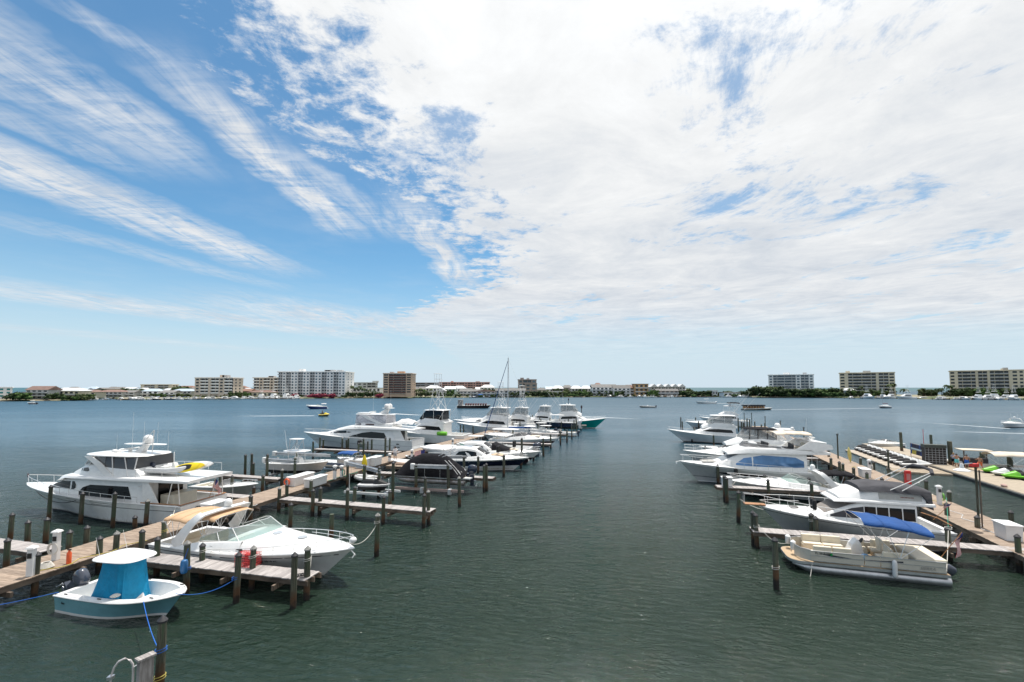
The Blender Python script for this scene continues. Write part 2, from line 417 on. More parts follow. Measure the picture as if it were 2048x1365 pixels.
t.links.new(hsum, bp.inputs['Height']); t.links.new(bp.outputs[0], b.inputs['Normal'])
rows = []
for rad in (0.0, 40000.0):
    rows.append([(rad * math.cos(2 * math.pi * k / 96), rad * math.sin(2 * math.pi * k / 96), 0) for k in range(96)])
o = MB(); o.add([(0, 0, 0)] + rows[1], [(0, 1 + k, 1 + (k + 1) % 96) for k in range(96)])
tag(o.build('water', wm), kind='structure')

# ------------------------------------------------------------------ piers
DECK = 1.1
def along(a, b): d = Vector(b) - Vector(a); return math.atan2(d.y, d.x), d.length
plank_mesh = {}
def plank_me(w, m, pw=.138):
    k = (round(w, 2), m.name, pw)
    if k not in plank_mesh:
        o = MB().box(-w / 2, w / 2, -pw / 2, pw / 2, -.045, 0).build('plank', m); plank_mesh[k] = o.data; bpy.data.objects.remove(o)
    return plank_mesh[k]
def pier(name, label, cat, segs, w, z=DECK, m=PLANK, group=None, side=1, limit=290, bents=True, pitch=.148, rough=.01, beam=BEAM, skirt=.26):
    """segs: points along one edge; the deck lies on the side given (+1 = left of travel)"""
    p0 = Vector((*segs[0][:2], z)); root = thing(name, label, cat, p0, 0, group); n = 0; rest = MB(); rest_m = m
    for a, b in zip(segs[:-1], segs[1:]):
        ang, L = along(a[:2], b[:2]); rz = Matrix.Rotation(ang, 4, 'Z'); A = Vector((*a[:2], z)) - p0
        k = int(L / pitch)
        for i in range(k):
            c = A + rz @ Vector(((i + .5) * pitch, side * w / 2 + random.uniform(-rough, rough) * 2, random.uniform(-.3, .3) * rough))
            rot = ang + R(90) + random.uniform(-.3, .3) * rough
            if n < limit:
                o = bpy.data.objects.new('plank', plank_me(w, m)); col.objects.link(o); o.parent = root; o.location = c; o.rotation_euler = (0, 0, rot); n += 1
            else:
                rest.box(-w / 2, w / 2, -.069, .069, -.045, 0, Matrix.Translation(c) @ Matrix.Rotation(rot, 4, 'Z'))
        for yy in (side * .07, side * (w - .07), side * w / 2):
            s_ = MB().box(0, L, yy - .035, yy + .035, -.05 - skirt, -.048).build('stringer', beam, root); s_.location = A; s_.rotation_euler = (0, 0, ang)
        if bents:
            q_ = 1.2
            while q_ < L:
                s_ = MB().box(-.06, .06, -.25, w + .25, -.56, -.32).build('cross_beam', beam, root)
                s_.location = A + rz @ Vector((q_, 0 if side > 0 else -w, 0)); s_.rotation_euler = (0, 0, ang); q_ += 3.1
    if rest.v: tag(rest.build('far_planks', rest_m, root), kind='stuff')
    return root

pierA = pier('pier', 'long wooden pier of brown planks running up the left marina', 'pier',
             [(-27.0, 9.0), (-16.8, 54.3), (-8.0, 82.0), (7.5, 131.0)], 2.9)
pierB = pier('pier', 'long wooden pier of brown planks behind the right row of boats', 'pier',
             [(22.3, 8.5), (40.0, 58.5), (58.5, 112.0)], 3.2, side=-1)
def finger(root_pt, tip, w, label, side=1, grp='finger piers', m=PLANKG, lim=120):
    return pier('finger_pier', label, 'finger pier', [root_pt, tip], w, m=m, group=grp, side=side, limit=lim, skirt=.24)
fA1 = finger((-21.9, 25.7), (-10.0, 22.75), 1.15, 'nearest left finger pier of grey planks with the red crate on it', side=1)
fA2 = finger((-19.6, 38.9), (-6.2, 35.0), 1.1, 'second left finger pier of grey planks, empty beside the curved rail of the white cruiser')
fA3 = finger((-15.0, 50.7), (-1.9, 47.6), 1.1, 'left finger pier between the black covered pontoon boat and the navy cruiser')
fA4 = finger((-12.6, 68.0), (1.0, 64.5), 1.1, 'left finger pier behind the navy hulled cruiser', lim=30)
fA5 = finger((-9.0, 80.0), (6.4, 76.2), 1.1, 'left finger pier beside the sea green boat with twin engines', lim=30)
fA6 = finger((-4.0, 96.0), (11.2, 92.3), 1.2, 'left finger pier ending before the tan topped cruiser', lim=30)
fA7 = finger((3.0, 118.0), (18.5, 114.0), 1.2, 'left finger pier in front of the dark blue lifted boat', lim=30)
fL1 = finger((-27.0, 26.4), (-37.5, 29.3), 1.2, 'finger pier running out of frame at far left below the flybridge yacht', side=-1, lim=60)
fL2 = finger((-22.9, 39.4), (-27.9, 40.8), 1.0, 'short finger pier behind the transom of the flybridge yacht', side=-1, lim=40)
fL3 = finger((-24.0, 47.2), (-31.5, 49.4), 1.0, 'small landing between pilings left of the boat lift', side=-1, lim=50)
fL4 = finger((-16.5, 66.5), (-30.5, 70.2), 1.1, 'long low finger pier under the big motor yacht side', side=-1, lim=90)
fB1 = finger((30.0, 26.3), (15.75, 30.3), 1.1, 'nearest right finger pier of grey planks behind the pontoon boat', side=-1)
fB2 = finger((35.6, 40.0), (19.3, 43.6), 1.1, 'second right finger pier with a white box at its outer end', side=-1)
fB3 = finger((40.6, 60.8), (37.6, 61.6), 1.0, 'short right finger pier beside the yellow marker on the pier', side=-1, lim=30)

# ------------------------------------------------------------------ pilings
def piling(u, vw, vt, label, r=.15, group=None, cap=True, z0=-1.5, h=None):
    p = W(u, vw); H = h if h else max(.6, hgt(p, vt))
    H = min(H, 9)
    if 'low' not in label and 'short' not in label: H = max(H, 1.95)
    t_ = thing('piling', label, 'piling', (p.x, p.y, 0), random.uniform(0, 6), group or 'round timber pilings of the marina')
    rr = r * random.uniform(.94, 1.06)
    t_.rotation_euler = (random.uniform(-.022, .022), random.uniform(-.022, .022), random.uniform(0, 6))
    MB().lathe([(rr * 1.02, z0), (rr, 0), (rr * .97, H * .5), (rr * .93, H - (.10 if cap else 0))], 12).build('post', PILE, t_, smooth=True)
    if cap: MB().lathe([(rr * 1.1, H - .13), (rr * 1.1, H - .07), (rr * .5, H + .03), (.015, H + .09)], 12)  .build('cone_cap', CAPP if random.random() < .22 else CAPM, t_, smooth=True, sharp=30)
    return t_
N = 'weathered piling '
for a in [
 (19, 1090, 1028, 'leftmost visible, dark, behind the far left finger pier'), (54, 1105, 1055, 'second from left edge behind the far left finger pier'),
 (90, 1098, 1047, 'right beside the far left finger pier with a pale cap'), (97, 1045, 972, 'first in front of the bow of the flybridge yacht'),
 (161, 1049, 986, 'second along the flybridge yacht hull, holding its dark rope'), (225, 1056, 986, 'third along the flybridge yacht hull, amidships'),
 (291, 1057, 1001, 'fourth along the flybridge yacht hull towards its stern'), (269, 1068, 1033, 'low, at the pier edge near the flybridge yacht stern'),
 (327, 1112, 1041, 'with blue and yellow rope beside the white cruiser arch'), (170, 1118, 1057, 'with a small white notice on the far edge of the left pier'),
 (135, 1130, 1067, 'where the far left finger pier joins the pier'), (229, 1137, 1065, 'on the near edge of left pier above the turquoise cover boat'),
 (197, 1147, 1075, 'dark, on the near left pier edge directly behind the white hard top'), (282, 1128, 1085, 'behind the swim platform of the big white cruiser'),
 (313, 1152, 1076, 'at the stern corner of the big white cruiser'), (68, 1194, 1107, 'tall, on the near pier edge beside white power pedestals'),
 (11, 1150, 1094, 'at the left picture edge beyond the pier'), (372, 1187, 1084, 'dark, with blue fender, at start of nearest left finger pier'),
 (403, 1162, 1090, 'with a white rope behind the nearest left finger pier'), (472, 1206, 1108, 'dark, with blue rope, midway along nearest left finger pier'),
 (503, 1180, 1095, 'directly behind the red crate'), (586, 1217, 1108, 'tall green, at the near outer corner of nearest left finger pier'),
 (613, 1199, 1096, 'tall, with white rope, at the far outer corner of nearest left finger pier'), (580, 1062, 1014, 'behind the windscreen of the big white cruiser'),
 (662, 1088, 1034, 'rusty topped, behind the bow rail of the big white cruiser', .15, None, False), (753, 1113, 1029, 'free standing, tied to the big white cruiser bow'),
 (490, 951, 910, 'left rear of the small landing beside the boat lift'), (503, 953, 908, 'right rear of the small landing beside boat lift'),
 (506, 961, 934, 'front of the small landing beside boat lift'), (533, 971, 909, 'front left, carrying the centre console boat lift'),
 (588, 976, 915, 'front right, carrying the centre console boat lift'), (592, 958, 905, 'rear right, carrying the centre console boat lift'),
 (563, 979, 939, 'between the boat lift and the long white dock box'), (544, 952, 917, 'behind the lifted centre console boat, left one'),
 (554, 950, 916, 'behind the lifted centre console boat, right one'), (524, 992, 969, 'on the far pier edge left of the long dock box'),
 (507, 1000, 974, 'at the end of the short finger pier behind the yacht'), (463, 993, 966, 'in front of the small grey open boat, left one'),
 (440, 994, 969, 'near the stern flag of the flybridge yacht'), (557.5, 1024, 976, 'where the second left finger pier meets the pier, near one'),
 (573, 1014, 972, 'where the second left finger pier meets the pier, far one'), (500.6, 1047, 992, 'dark, at the near pier edge by the tan canvas top'),
 (621, 1008, 960, 'between the two white dock boxes'), (624.5, 1033, 980, 'at the near side of second left finger pier below the dock box'),
 (639, 1030, 975.5, 'at the far side of second left finger pier below the dock box'), (693.7, 1041, 978, 'midway on near side of second left finger pier'),
 (707.5, 1030, 974, 'midway on far side of second left finger pier'), (766, 1049, 993, 'near side of second left finger pier, last before the tip'),
 (779, 1030, 985, 'far side of second left finger pier, last before the tip'), (847, 1056, 989, 'near outer corner of second left finger pier'),
 (857, 1050, 982, 'far outer corner of second left finger pier'), (694.5, 975, 931, 'carrying the left end of the jet ski lift beam'),
 (727, 993, 931, 'carrying the jet ski lift beam, near one'), (757, 996, 934, 'carrying the right end of the jet ski lift beam'),
 (785, 1001, 925, 'at the front left of the covered pontoon boat lift'), (831.5, 987, 930, 'under the left end of the near beam of the pontoon boat lift'),
 (897, 990, 930, 'under right end of the near beam of the pontoon boat lift'), (851, 1004, 955, 'green, in open water before the covered pontoon boat'),
 (919, 1014, 955, 'green and rust, in open water off the covered pontoon boat stern'), (928, 958, 914, 'behind the covered pontoon boat canvas, right one'),
 (956, 947, 914, 'beside the navy cruiser hull, left one'), (1007.5, 955, 911, 'beside the navy cruiser hull, nearest its bow'),
 (968, 985, 931, 'near one of the pair at the finger pier tip by the black engine'), (973.6, 983, 928, 'far one of the pair at the finger pier tip by the black engine'),
 (1042, 937, 905, 'low rusty one just off the navy cruiser bow'), (1067, 923, 905, 'low rusty one under the second cruiser bow'),
 (1043.5, 930, 877, 'among the cruisers left of the twin engines'), (1087, 913, 877, 'tall, directly right of the twin dark engines'),
 (1101.5, 898, 869, 'first open water one right of the twin engines'), (1121, 891, 861.5, 'rust footed one off the maroon striped boat'),
 (1134, 886, 860, 'slender one right of the maroon striped boat'), (1143.7, 879, 850, 'rust footed one in the row right of lifted dark blue boat'),
 (1153, 870, 838, 'last tall one before the teal bow')]:
    u, vw, vt, lb = a[:4]; piling(u, vw, vt, N + lb, *(a[4:]))
near_p = piling(318, 1390, 1235, 'dark piling in the near left water with blue and yellow rope')
# distant cluster at the end of the left pier
CL = 'distant piling crowded at the far end of left pier'
for u, vw, vt in [(1082, 862, 839), (1122.6, 866, 844), (1094, 862, 843), (1111, 861, 841), (1129.6, 862, 841), (1148, 868, 840), (1162, 862, 841), (1079.5, 856, 833), (1064.6, 850, 830),
                  (1060.5, 853, 833), (1052, 850, 830), (1040, 850, 830), (1046.6, 846, 824.6), (1035, 852, 833), (1054, 858, 838), (1033, 864, 844), (1040, 864, 844), (1025.5, 864, 844),
                  (1070, 858, 843), (1076, 866, 848), (1100, 858, 836), (1118, 857, 838), (1137, 858, 838)]:
    piling(u, vw, vt, CL, .14, 'pilings at the far end of the left pier')
CL = 'piling among white boats beyond the big yacht'
for u, vw, vt in [(986, 866, 841), (1006, 868, 842), (958.6, 862, 842), (968, 866, 845), (946, 874, 853), (1026, 884, 855), (921, 874, 850), (927, 874, 850), (892, 884, 856), (861, 884, 852), (852, 884, 852), (873, 886, 855)]:
    piling(u, vw, vt, CL, .14, 'pilings among the boats beyond the big yacht')
CL = 'slim piling along the big motor yacht side'
for u, vw, vt in [(639, 905, 875), (684, 905, 876), (696, 905, 876), (727, 920, 878), (743, 910, 879), (770, 922, 876), (779, 912, 877), (819, 902, 881), (646, 903, 884), (716, 928, 887), (735, 908, 886), (693, 904, 887), (626, 918, 884)]:
    piling(u, vw, vt, CL, .14, 'pilings along the big motor yacht')
# right side
for a in [
 (1507, 1092, 1023.6, 'far one of the pair at tip of nearest right finger pier'), (1514, 1096, 1029, 'near one of the pair at tip of nearest right finger pier'),
 (1552.7, 1178, 1078, 'dark, free standing left of the pontoon boat bow'), (1625, 1087, 1033, 'with rope rings, behind nearest right finger pier'),
 (1633, 1095, 1039, 'in front of nearest right finger pier above the pontoon seats'), (1900, 1122, 1059.6, 'tied with white rope behind the pontoon boat stern'),
 (1884, 1104, 1068, 'short, below the cabin cruiser stern'), (1957, 1089, 1033, 'on the near right pier edge below the tall lamp pole'),
 (2025, 1080, 1040, 'on the far right pier edge behind the white dock box'), (2018.5, 1115, 1062, 'in front of the white dock box at right edge'),
 (2040, 1145, 1071, 'dark, last on the right picture edge'), (1436.6, 970, 930.7, 'with a pale cap off the blue windowed yacht'),
 (1450, 1004, 952, 'far one of the pair at tip of second right finger pier'), (1454, 1006, 956, 'near one of the pair at tip of second right finger pier'),
 (1477, 1045, 983.5, 'free standing, before the cabin cruiser pulpit'), (1531, 991, 955, 'behind second right finger pier, left pair'),
 (1537.6, 1003, 961, 'in front of second right finger pier, left pair'), (1619.6, 998, 963, 'behind second right finger pier, right pair'),
 (1625, 1013, 967, 'with a white tube, in front of second right finger pier'), (1507, 962, 936, 'between the blue windowed yacht and the small cruiser'),
 (1658, 930, 903, 'on far edge of right pier near the blue windowed yacht'), (1663, 945, 917, 'on near edge of right pier behind the blue windowed yacht'),
 (1681, 952, 924, 'on near edge of right pier, second of three by the short finger'), (1687.4, 962, 927, 'on near edge of right pier, third by the short finger'),
 (1698, 936, 918, 'behind the yellow kayak on the right pier'), (1708.7, 965, 936, 'with yellow rope on near edge of right pier'),
 (1721.7, 948, 927, 'on far pier edge left of the white hose pedestal'), (1735.6, 976, 950, 'in front of the white hose pedestal'),
 (1748.6, 958, 937, 'on far pier edge right of the white hose pedestal'), (1766.5, 990, 960, 'on near pier edge behind the grey roof cover'),
 (1779, 974, 949, 'on far pier edge at foot of the tall slim pole'), (1797, 1005, 971, 'dark, on near pier edge left of the red box'),
 (1812, 990, 962, 'on far pier edge beside the red box'), (1808, 1030, 985, 'dark, below the red box'),
 (1845, 1033, 990, 'on near pier edge right of the folded grey canvas'), (1854, 1004, 976, 'on far pier edge right of the folded grey canvas'),
 (1900, 1030, 995, 'on far pier edge behind the white pedestal with green hose'), (1896, 1052, 1010, 'with green hose on near pier edge')]:
    piling(a[0], a[1] + (9 if 'near pier edge' in a[3] or 'near edge' in a[3] or 'below the red' in a[3] or 'white hose pedestal' in a[3] and 'in front' in a[3] else 0), a[2], N + a[3])
CL = 'distant piling at far end of right pier'
for u, vw, vt in [(1477, 863, 836.5), (1483.6, 870, 844), (1487.4, 872, 845.6), (1495, 862, 837), (1500, 862, 839), (1510.5, 868, 843), (1523.4, 874, 849), (1546.7, 886, 862), (1575.7, 896, 872), (1530, 868, 846), (1555, 884, 868), (1518, 876, 858)]:
    piling(u, vw, vt, CL, .15, 'pilings at the far end of the right pier')
CL = 'distant piling off the right sport fishing boat bow'
for u, vw, vt in [(1361.6, 857, 835), (1365, 860, 843.5), (1392, 852, 835), (1397.6, 858, 843.5), (1415, 862, 843), (1418, 862, 844), (1390, 881, 855), (1405, 882, 855), (1384, 885, 865.6), (1420.5, 884, 864), (1434.6, 884, 857), (1450, 880, 858), (1428, 896, 871), (1411, 920, 898), (1451, 925, 898)]:
    piling(u, vw, vt, CL, .15, 'pilings off the right sport fishing boat')
CL = 'tall slim pole along the far edge of right pier'
for u, vw, vt in [(1489, 856, 827), (1504, 858, 827), (1531, 866, 834), (1562, 884, 843), (1609, 906, 856.5), (1677, 934, 870), (1779, 974, 903)]:
    p = W(u, vw); H = hgt(p, vt); th = thing('light_pole', CL, 'pole', p, 0, 'tall slim poles along the right pier')
    MB().lathe([(.09, -.5), (.085, H * .5), (.08, H)], 10).build('pole', PILE, th, smooth=True); MB().box(-.1, .1, -.1, .1, H, H + .12).build('pole_cap', CAPM, th)
for u, vw, vt, lb in [(1804, 908, 865, 'left of the life vest rack'), (1864, 909, 870, 'between the vest rack and the wire cage'), (1903, 937, 883, 'thick, right of the wire cage'),
                      (1966, 939, 905, 'thick, beside the running bather'), (2022, 952, 915, 'thick, beside the beige canopy boat')]:
    piling(u, vw, vt, 'brown guide piling of jet ski dock ' + lb, .2 if u < 1890 else .28, cap=False, group='guide pilings of the jet ski dock')

# ------------------------------------------------------------------ boat parts
class Hull:
    def __init__(s, L, B, hb, hs, ov=None, stern=.9, full=2.4, tn=.38, crown=.06, sheerp=1.7, keel=-.55, flare=.62):
        s.L, s.B, s.hb, s.hs = L, B, hb, hs; s.ov = ov if ov is not None else hb * .95
        s.stern, s.full, s.tn, s.crown, s.sp, s.keel, s.flare = stern, full, tn, crown, sheerp, keel, flare
    def bs(s, t):
        a = s.stern + (1 - s.stern) * min(1, t / s.tn)
        k = max(0, (t - s.tn) / (1 - s.tn)); return s.B / 2 * a * max(0.0, 1 - k ** s.full) ** .82 + .02
    def bc(s, t):
        k = min(1, max(0, (t - .2) / .78)); return s.bs(t) * (.93 - .93 * s.flare * k ** 1.6) * (1 - k ** 5)
    def zs(s, t): return s.hs + (s.hb - s.hs) * max(0, t) ** s.sp
    def xk(s, t): return t * (s.L - s.ov)
    def pt(s, t, z):              # surface point of the port side at height z
        zt = s.zs(t); f = min(1, max(0, z / zt)); x = s.xk(t) + (t * s.L - s.xk(t)) * f
        return Vector((x, s.bc(t) + (s.bs(t) - s.bc(t)) * f ** 1.35, z))
    def tx(s, x): return x / s.L
    def build(s, root, bands, n=22, bottom=BOTTOM, zb=.12, boot=BOOT):
        """bands: [(upper fraction of the topsides, material), ...]"""
        mats = [bottom, boot] + [m for _, m in bands]; mb = MB(); zr = []
        fr = [0]
        for i, (f1, m_) in enumerate(bands):
            f0 = bands[i - 1][0] if i else 0; k = max(1, round((f1 - f0) * 5))
            for j in range(k): zr.append((f0 + (f1 - f0) * (j + 1) / k, i + 2))
        ts = [(i / n) for i in range(n + 1)]; ts = [t - .35 * t * (1 - t) * (t - .5) for t in ts]
        rings = []
        for t in ts:
            zt = s.zs(t); pr = [Vector((s.xk(t) * 1.0, 0, s.keel * (1 - t ** 4))), Vector((s.xk(t), s.bc(t) * .97, -.08 * (1 - t))), s.pt(t, .02), s.pt(t, .02 + zb)]
            for f, _ in zr: pr.append(s.pt(t, zb + .02 + (zt - zb - .02) * f))
            rings.append(pr)
        idx = [0, 0, 1] + [m_ for _, m_ in zr]
        m = len(rings[0])
        for sgn in (1, -1):
            for j in range(m - 1):
                mb.cur = idx[j]
                rows = [[Vector((p.x, p.y * sgn, p.z)) for p in (r[j], r[j + 1])] for r in rings]
                mb.loft(rows, False, False)
        mb.cur = len(mats) - 1                                    # transom
        r0 = rings[0]; mb.cur = idx[-1]
        for j in range(m - 1):
            mb.cur = idx[j]; a, b_ = r0[j], r0[j + 1]
            mb.add([a, b_, (b_.x, -b_.y, b_.z), (a.x, -a.y, a.z)], [(0, 1, 2, 3)])
        o = mb.build('hull', mats, root, smooth=True, sharp=35)
        for sgn in (1, -1):
            MB().tube([(s.pt(t, s.zs(t)) + Vector((0, .012, -.03))) * Vector((1, 1, 1)) if sgn > 0 else Vector((s.pt(t, s.zs(t)).x, -s.pt(t, s.zs(t)).y - .012, s.zs(t) - .03)) for t in ts], .035, 6).build('rub_rail', WHITE, root, smooth=True)
        return o
    def deck(s, root, t0=0.0, m=WHITE, inset=.02, n=16, name='foredeck', dz=0.0, crown=None):
        c = s.crown if crown is None else crown; rows = []
        for i in range(n + 1):
            t = t0 + (1 - t0) * i / n; b_ = max(.01, s.bs(t) - inset); z = s.zs(t) + dz; x = t * s.L
            rows.append([(x, b_ * y, z + c * s.B * .5 * (1 - y * y) * min(1, b_ / (s.B * .3))) for y in (-1, -.8, -.4, 0, .4, .8, 1)])
        return MB().grid(rows).build(name, m, root, smooth=True)
    def cockpit(s, root, t0, t1, zsole, cw=.28, m=WHITE, sole=WHITE2, tb=.02):
        """side decks, coaming and sole between stations t0 (aft) and t1"""
        n = 10; mb = MB()
        ts = [t0 + (t1 - t0) * i / n for i in range(n + 1)]
        for sg in (1, -1):
            rows = []
            for t in ts:
                b_ = s.bs(t) - .01; x = t * s.L; z = s.zs(t)
                lo_ = s.pt(t, zsole); yb = max(.02, min(b_ - cw - .06, lo_.y - .15)); xb = min(x, lo_.x)
                rows.append([(x, sg * b_, z), (x, sg * (b_ - .03), z + .04), (x, sg * (b_ - cw), z + .04), (x, sg * (b_ - cw - .02), z - .04), (xb, sg * yb, zsole)])
            mb.grid(rows)
        x = t0 * s.L; b_ = s.bs(t0) - .01; z = s.zs(t0)
        yb = s.pt(t0, max(.1, zsole)).y - .06; mb.loft([[(x + .02, -yb, zsole), (x + cw, -yb, zsole), (x + cw, yb, zsole), (x + .02, yb, zsole)], [(x, -b_ + .02, z + .038), (x + cw, -b_ + .02, z + .038), (x + cw, b_ - .02, z + .038), (x, b_ - .02, z + .038)]])
        x1 = t1 * s.L; b1 = s.bs(t1) - .02
        lo_ = s.pt(t1, zsole); y1_ = max(.02, min(b1, lo_.y - .05)); mb.add([(min(x1, lo_.x), -y1_, zsole), (min(x1, lo_.x), y1_, zsole), (x1, b1, s.zs(t1) + .04), (x1, -b1, s.zs(t1) + .04)], [(0, 1, 2, 3)])
        mb.build('cockpit_coaming', m, root, smooth=True, sharp=30)
        MB().grid([[(min(t * s.L, s.pt(t, zsole).x), y * max(.02, min(s.bs(t) - cw, s.pt(t, zsole).y - .05)), zsole + .002) for y in (-1, 1)] for t in ts]).build('cockpit_sole', sole, root)
    def stripe(s, root, t0, t1, z0, z1, m, name='hull_stripe', off=.008, n=12, fr=False, taper=True):
        for sg in (1, -1):
            a, b_ = [], []
            for i in range(n + 1):
                t = t0 + (t1 - t0) * i / n; k = math.sin(math.pi * min(1, (i / n) * 4) / 2) * (math.sin(math.pi * min(1, (1 - i / n) * 4) / 2)) if taper else 1
                za, zb_ = (z0 * s.zs(t), z1 * s.zs(t)) if fr else (z0, z1); zm = (za + zb_) / 2
                for L_, z in ((a, zm + (za - zm) * k), (b_, zm + (zb_ - zm) * k)):
                    p = s.pt(t, z); L_.append(Vector((p.x, sg * (p.y + off), p.z)))
            MB().loft([[p, q_] for p, q_ in zip(a, b_)], False, False).build(name, m, root, smooth=True)
    def ports(s, root, ts, zf, w=.3, h=.1, m=DARKG):
        for sg in (1, -1):
            for t in ts:
                c = s.pt(t, s.zs(t) * zf); c2 = s.pt(t + .02, s.zs(t + .02) * zf); d = (c2 - c).normalized(); up = (s.pt(t, s.zs(t) * zf + .1) - c).normalized()
                nrm = up.cross(d); nrm = nrm if nrm.y > 0 else -nrm
                ring = [c + d * w / 2 * math.cos(a) + up * h / 2 * math.sin(a) + nrm * .015 for a in [2 * math.pi * k / 12 for k in range(12)]]
                mb = MB(); rg = [Vector((p.x, sg * p.y, p.z)) for p in ring]; rg0 = [Vector((p.x, sg * (p.y - .04), p.z)) for p in ring]
                mb.loft([rg0, rg]); mb.build('porthole', m, root)
    def rail(s, root, t0, t1, h=.55, step=.09, inset=.10, n=20, mid=False, r=.019, bow=True, lean=.06, h0=None):
        mb = MB()
        T = [t0 + (t1 - t0) * i / n for i in range(n + 1)]
        def P(t, sg, hh, k=1): return Vector((t * s.L + lean * (2 if t > .9 else .6) * hh, sg * max(.03, s.bs(t) - inset + lean * .4 * hh), s.zs(t) + hh))
        hh = lambda i: (h if h0 is None else h0 + (h - h0) * i / n)
        A = [P(t, 1, hh(i)) for i, t in enumerate(T)]; B_ = [P(t, -1, hh(i)) for i, t in enumerate(T)]
        pts = A + B_[::-1] if bow else None
        if bow: mb.tube(pts, r, 5)
        else: mb.tube(A, r, 5); mb.tube(B_, r, 5)
        if mid:
            k = len(T) // 2
            mb.tube([P(t, 1, hh(i) * .5) for i, t in enumerate(T)][k:], r * .7, 4); mb.tube([P(t, -1, hh(i) * .5) for i, t in enumerate(T)][k:], r * .7, 4)
        o = mb.build('bow_rail', CHROME, root, smooth=True)
        t = t0
        while t <= t1 + 1e-6:
            i = (t - t0) / (t1 - t0) * n
            for sg in (1, -1):
                b0 = Vector((t * s.L, sg * max(.03, s.bs(t) - inset), s.zs(t) - .02)); MB().tube([b0, P(t, sg, hh(i))], r * .8, 4).build('stanchion', CHROME, o)
            t += step
        return o

class House:
    """a superstructure: stations (x, z_bottom, z_top, half width bottom, half width top)"""
    def __init__(s, st, rad=.12, crown=.05): s.st = st; s.rad = rad; s.crown = crown
    def at(s, x):
        st = s.st
        if x <= st[0][0]: return st[0]
        for a, b_ in zip(st[:-1], st[1:]):
            if a[0] <= x <= b_[0]:
                f = (x - a[0]) / max(1e-6, b_[0] - a[0]); return tuple(p + (q_ - p) * f for p, q_ in zip(a, b_))
        return st[-1]
    def y(s, x, z):
        _, zb, zt, wb, wt = s.at(x); f = (z - zb) / max(.01, zt - zb); return wb + (wt - wb) * min(1, max(0, f))
    def build(s, root, m=WHITE, name='cabin', bevel=0):
        rings = []
        for x, zb, zt, wb, wt in s.st:
            h = max(.001, zt - zb); r = min(s.rad, h * .45, wt * .5); c = s.crown * min(1, h * 3)
            f = (h - r) / h; wm_ = wb + (wt - wb) * f
            half = [(wb, zb), (wm_, zt - r), (wt - r * .3, zt - r * .3), (wt - r, zt), (wt * .5, zt + c * .75)]
            ring = [(x, y, z) for y, z in half] + [(x, 0, zt + c)] + [(x, -y, z) for y, z in half[::-1]]
            rings.append(ring)
        return MB().loft(rings).build(name, m, root, smooth=True, sharp=32)
    def win(s, root, strip, m=DARKG, name='side_window', off=.012, sides=(1, -1), n=2):
        for sg in sides:
            rows = []
            st2 = []
            for a, b_ in zip(strip[:-1], strip[1:]):
                for k in range(n): st2.append(tuple(p + (q_ - p) * k / n for p, q_ in zip(a, b_)))
            st2.append(strip[-1])
            for x, z0, z1 in st2:
                rows.append([(x, sg * (s.y(x, z) + o_), z) for z, o_ in ((z0, -.02), (z0, off), ((z0 + z1) / 2, off), (z1, off), (z1, -.02))])
            MB().grid(rows).build(name, m, root, smooth=True, sharp=50)
    def top(s, root, x0, x1, y0, y1, m=DARKG, name='front_window', off=.015, n=4):
        """a pane lying on the top / sloping front"""
        rows = []
        for i in range(n + 1):
            x = x0 + (x1 - x0) * i / n; _, zb, zt, wb, wt = s.at(x); r = min(s.rad, (zt - zb) * .45)
            w = wt - r; c = s.crown * min(1, (zt - zb) * 3)
            rows.append([(x, (y0 + (y1 - y0) * j / 4) * w, zt + c * (1 - ((y0 + (y1 - y0) * j / 4)) ** 2) + off) for j in range(5)])
        MB().shell(rows, (0, 0, -.03)).build(name, m, root, smooth=True, sharp=40)

def slab(root, x0, x1, w0, w1, z, th=.09, crown=.06, m=WHITE, name='hard_top', z1=None, e=3.2, n=28):
    """a rounded roof panel, half widths w0 at x0 and w1 at x1"""
    z1 = z if z1 is None else z1; cx_, hx = (x0 + x1) / 2, (x1 - x0) / 2
    def ring(k, dz):
        out = []
        for i in range(n):
            a = 2 * math.pi * i / n; c, s_ = math.cos(a), math.sin(a)
            ex = math.copysign(abs(c) ** (2 / e), c); ey = math.copysign(abs(s_) ** (2 / e), s_)
            f = (ex + 1) / 2; w = w0 + (w1 - w0) * f
            out.append((cx_ + hx * ex * k, w * ey * k, z + (z1 - z) * f + dz))
        return out
    return MB().loft([ring(.94, 0), ring(1.0, th * .35), ring(.985, th * .8), ring(.9, th), ring(.55, th + crown * .7), ring(.05, th + crown)]).build(name, m, root, smooth=True, sharp=50)
def bars(root, segs, r=.022, m=CHROME, name='frame', n=5):
    if name.endswith('posts'):
        for sgm in segs: o = MB().tube(sgm, r, n).build(name[:-1], m, root, smooth=True)
        return o
    mb = MB()
    for sgm in segs: mb.tube(sgm, r, n)
    return mb.build(name, m, root, smooth=True)
def mirror(segs): return [s_ for s_ in segs] + [[(p[0], -p[1], p[2]) for p in s_] for s_ in segs]
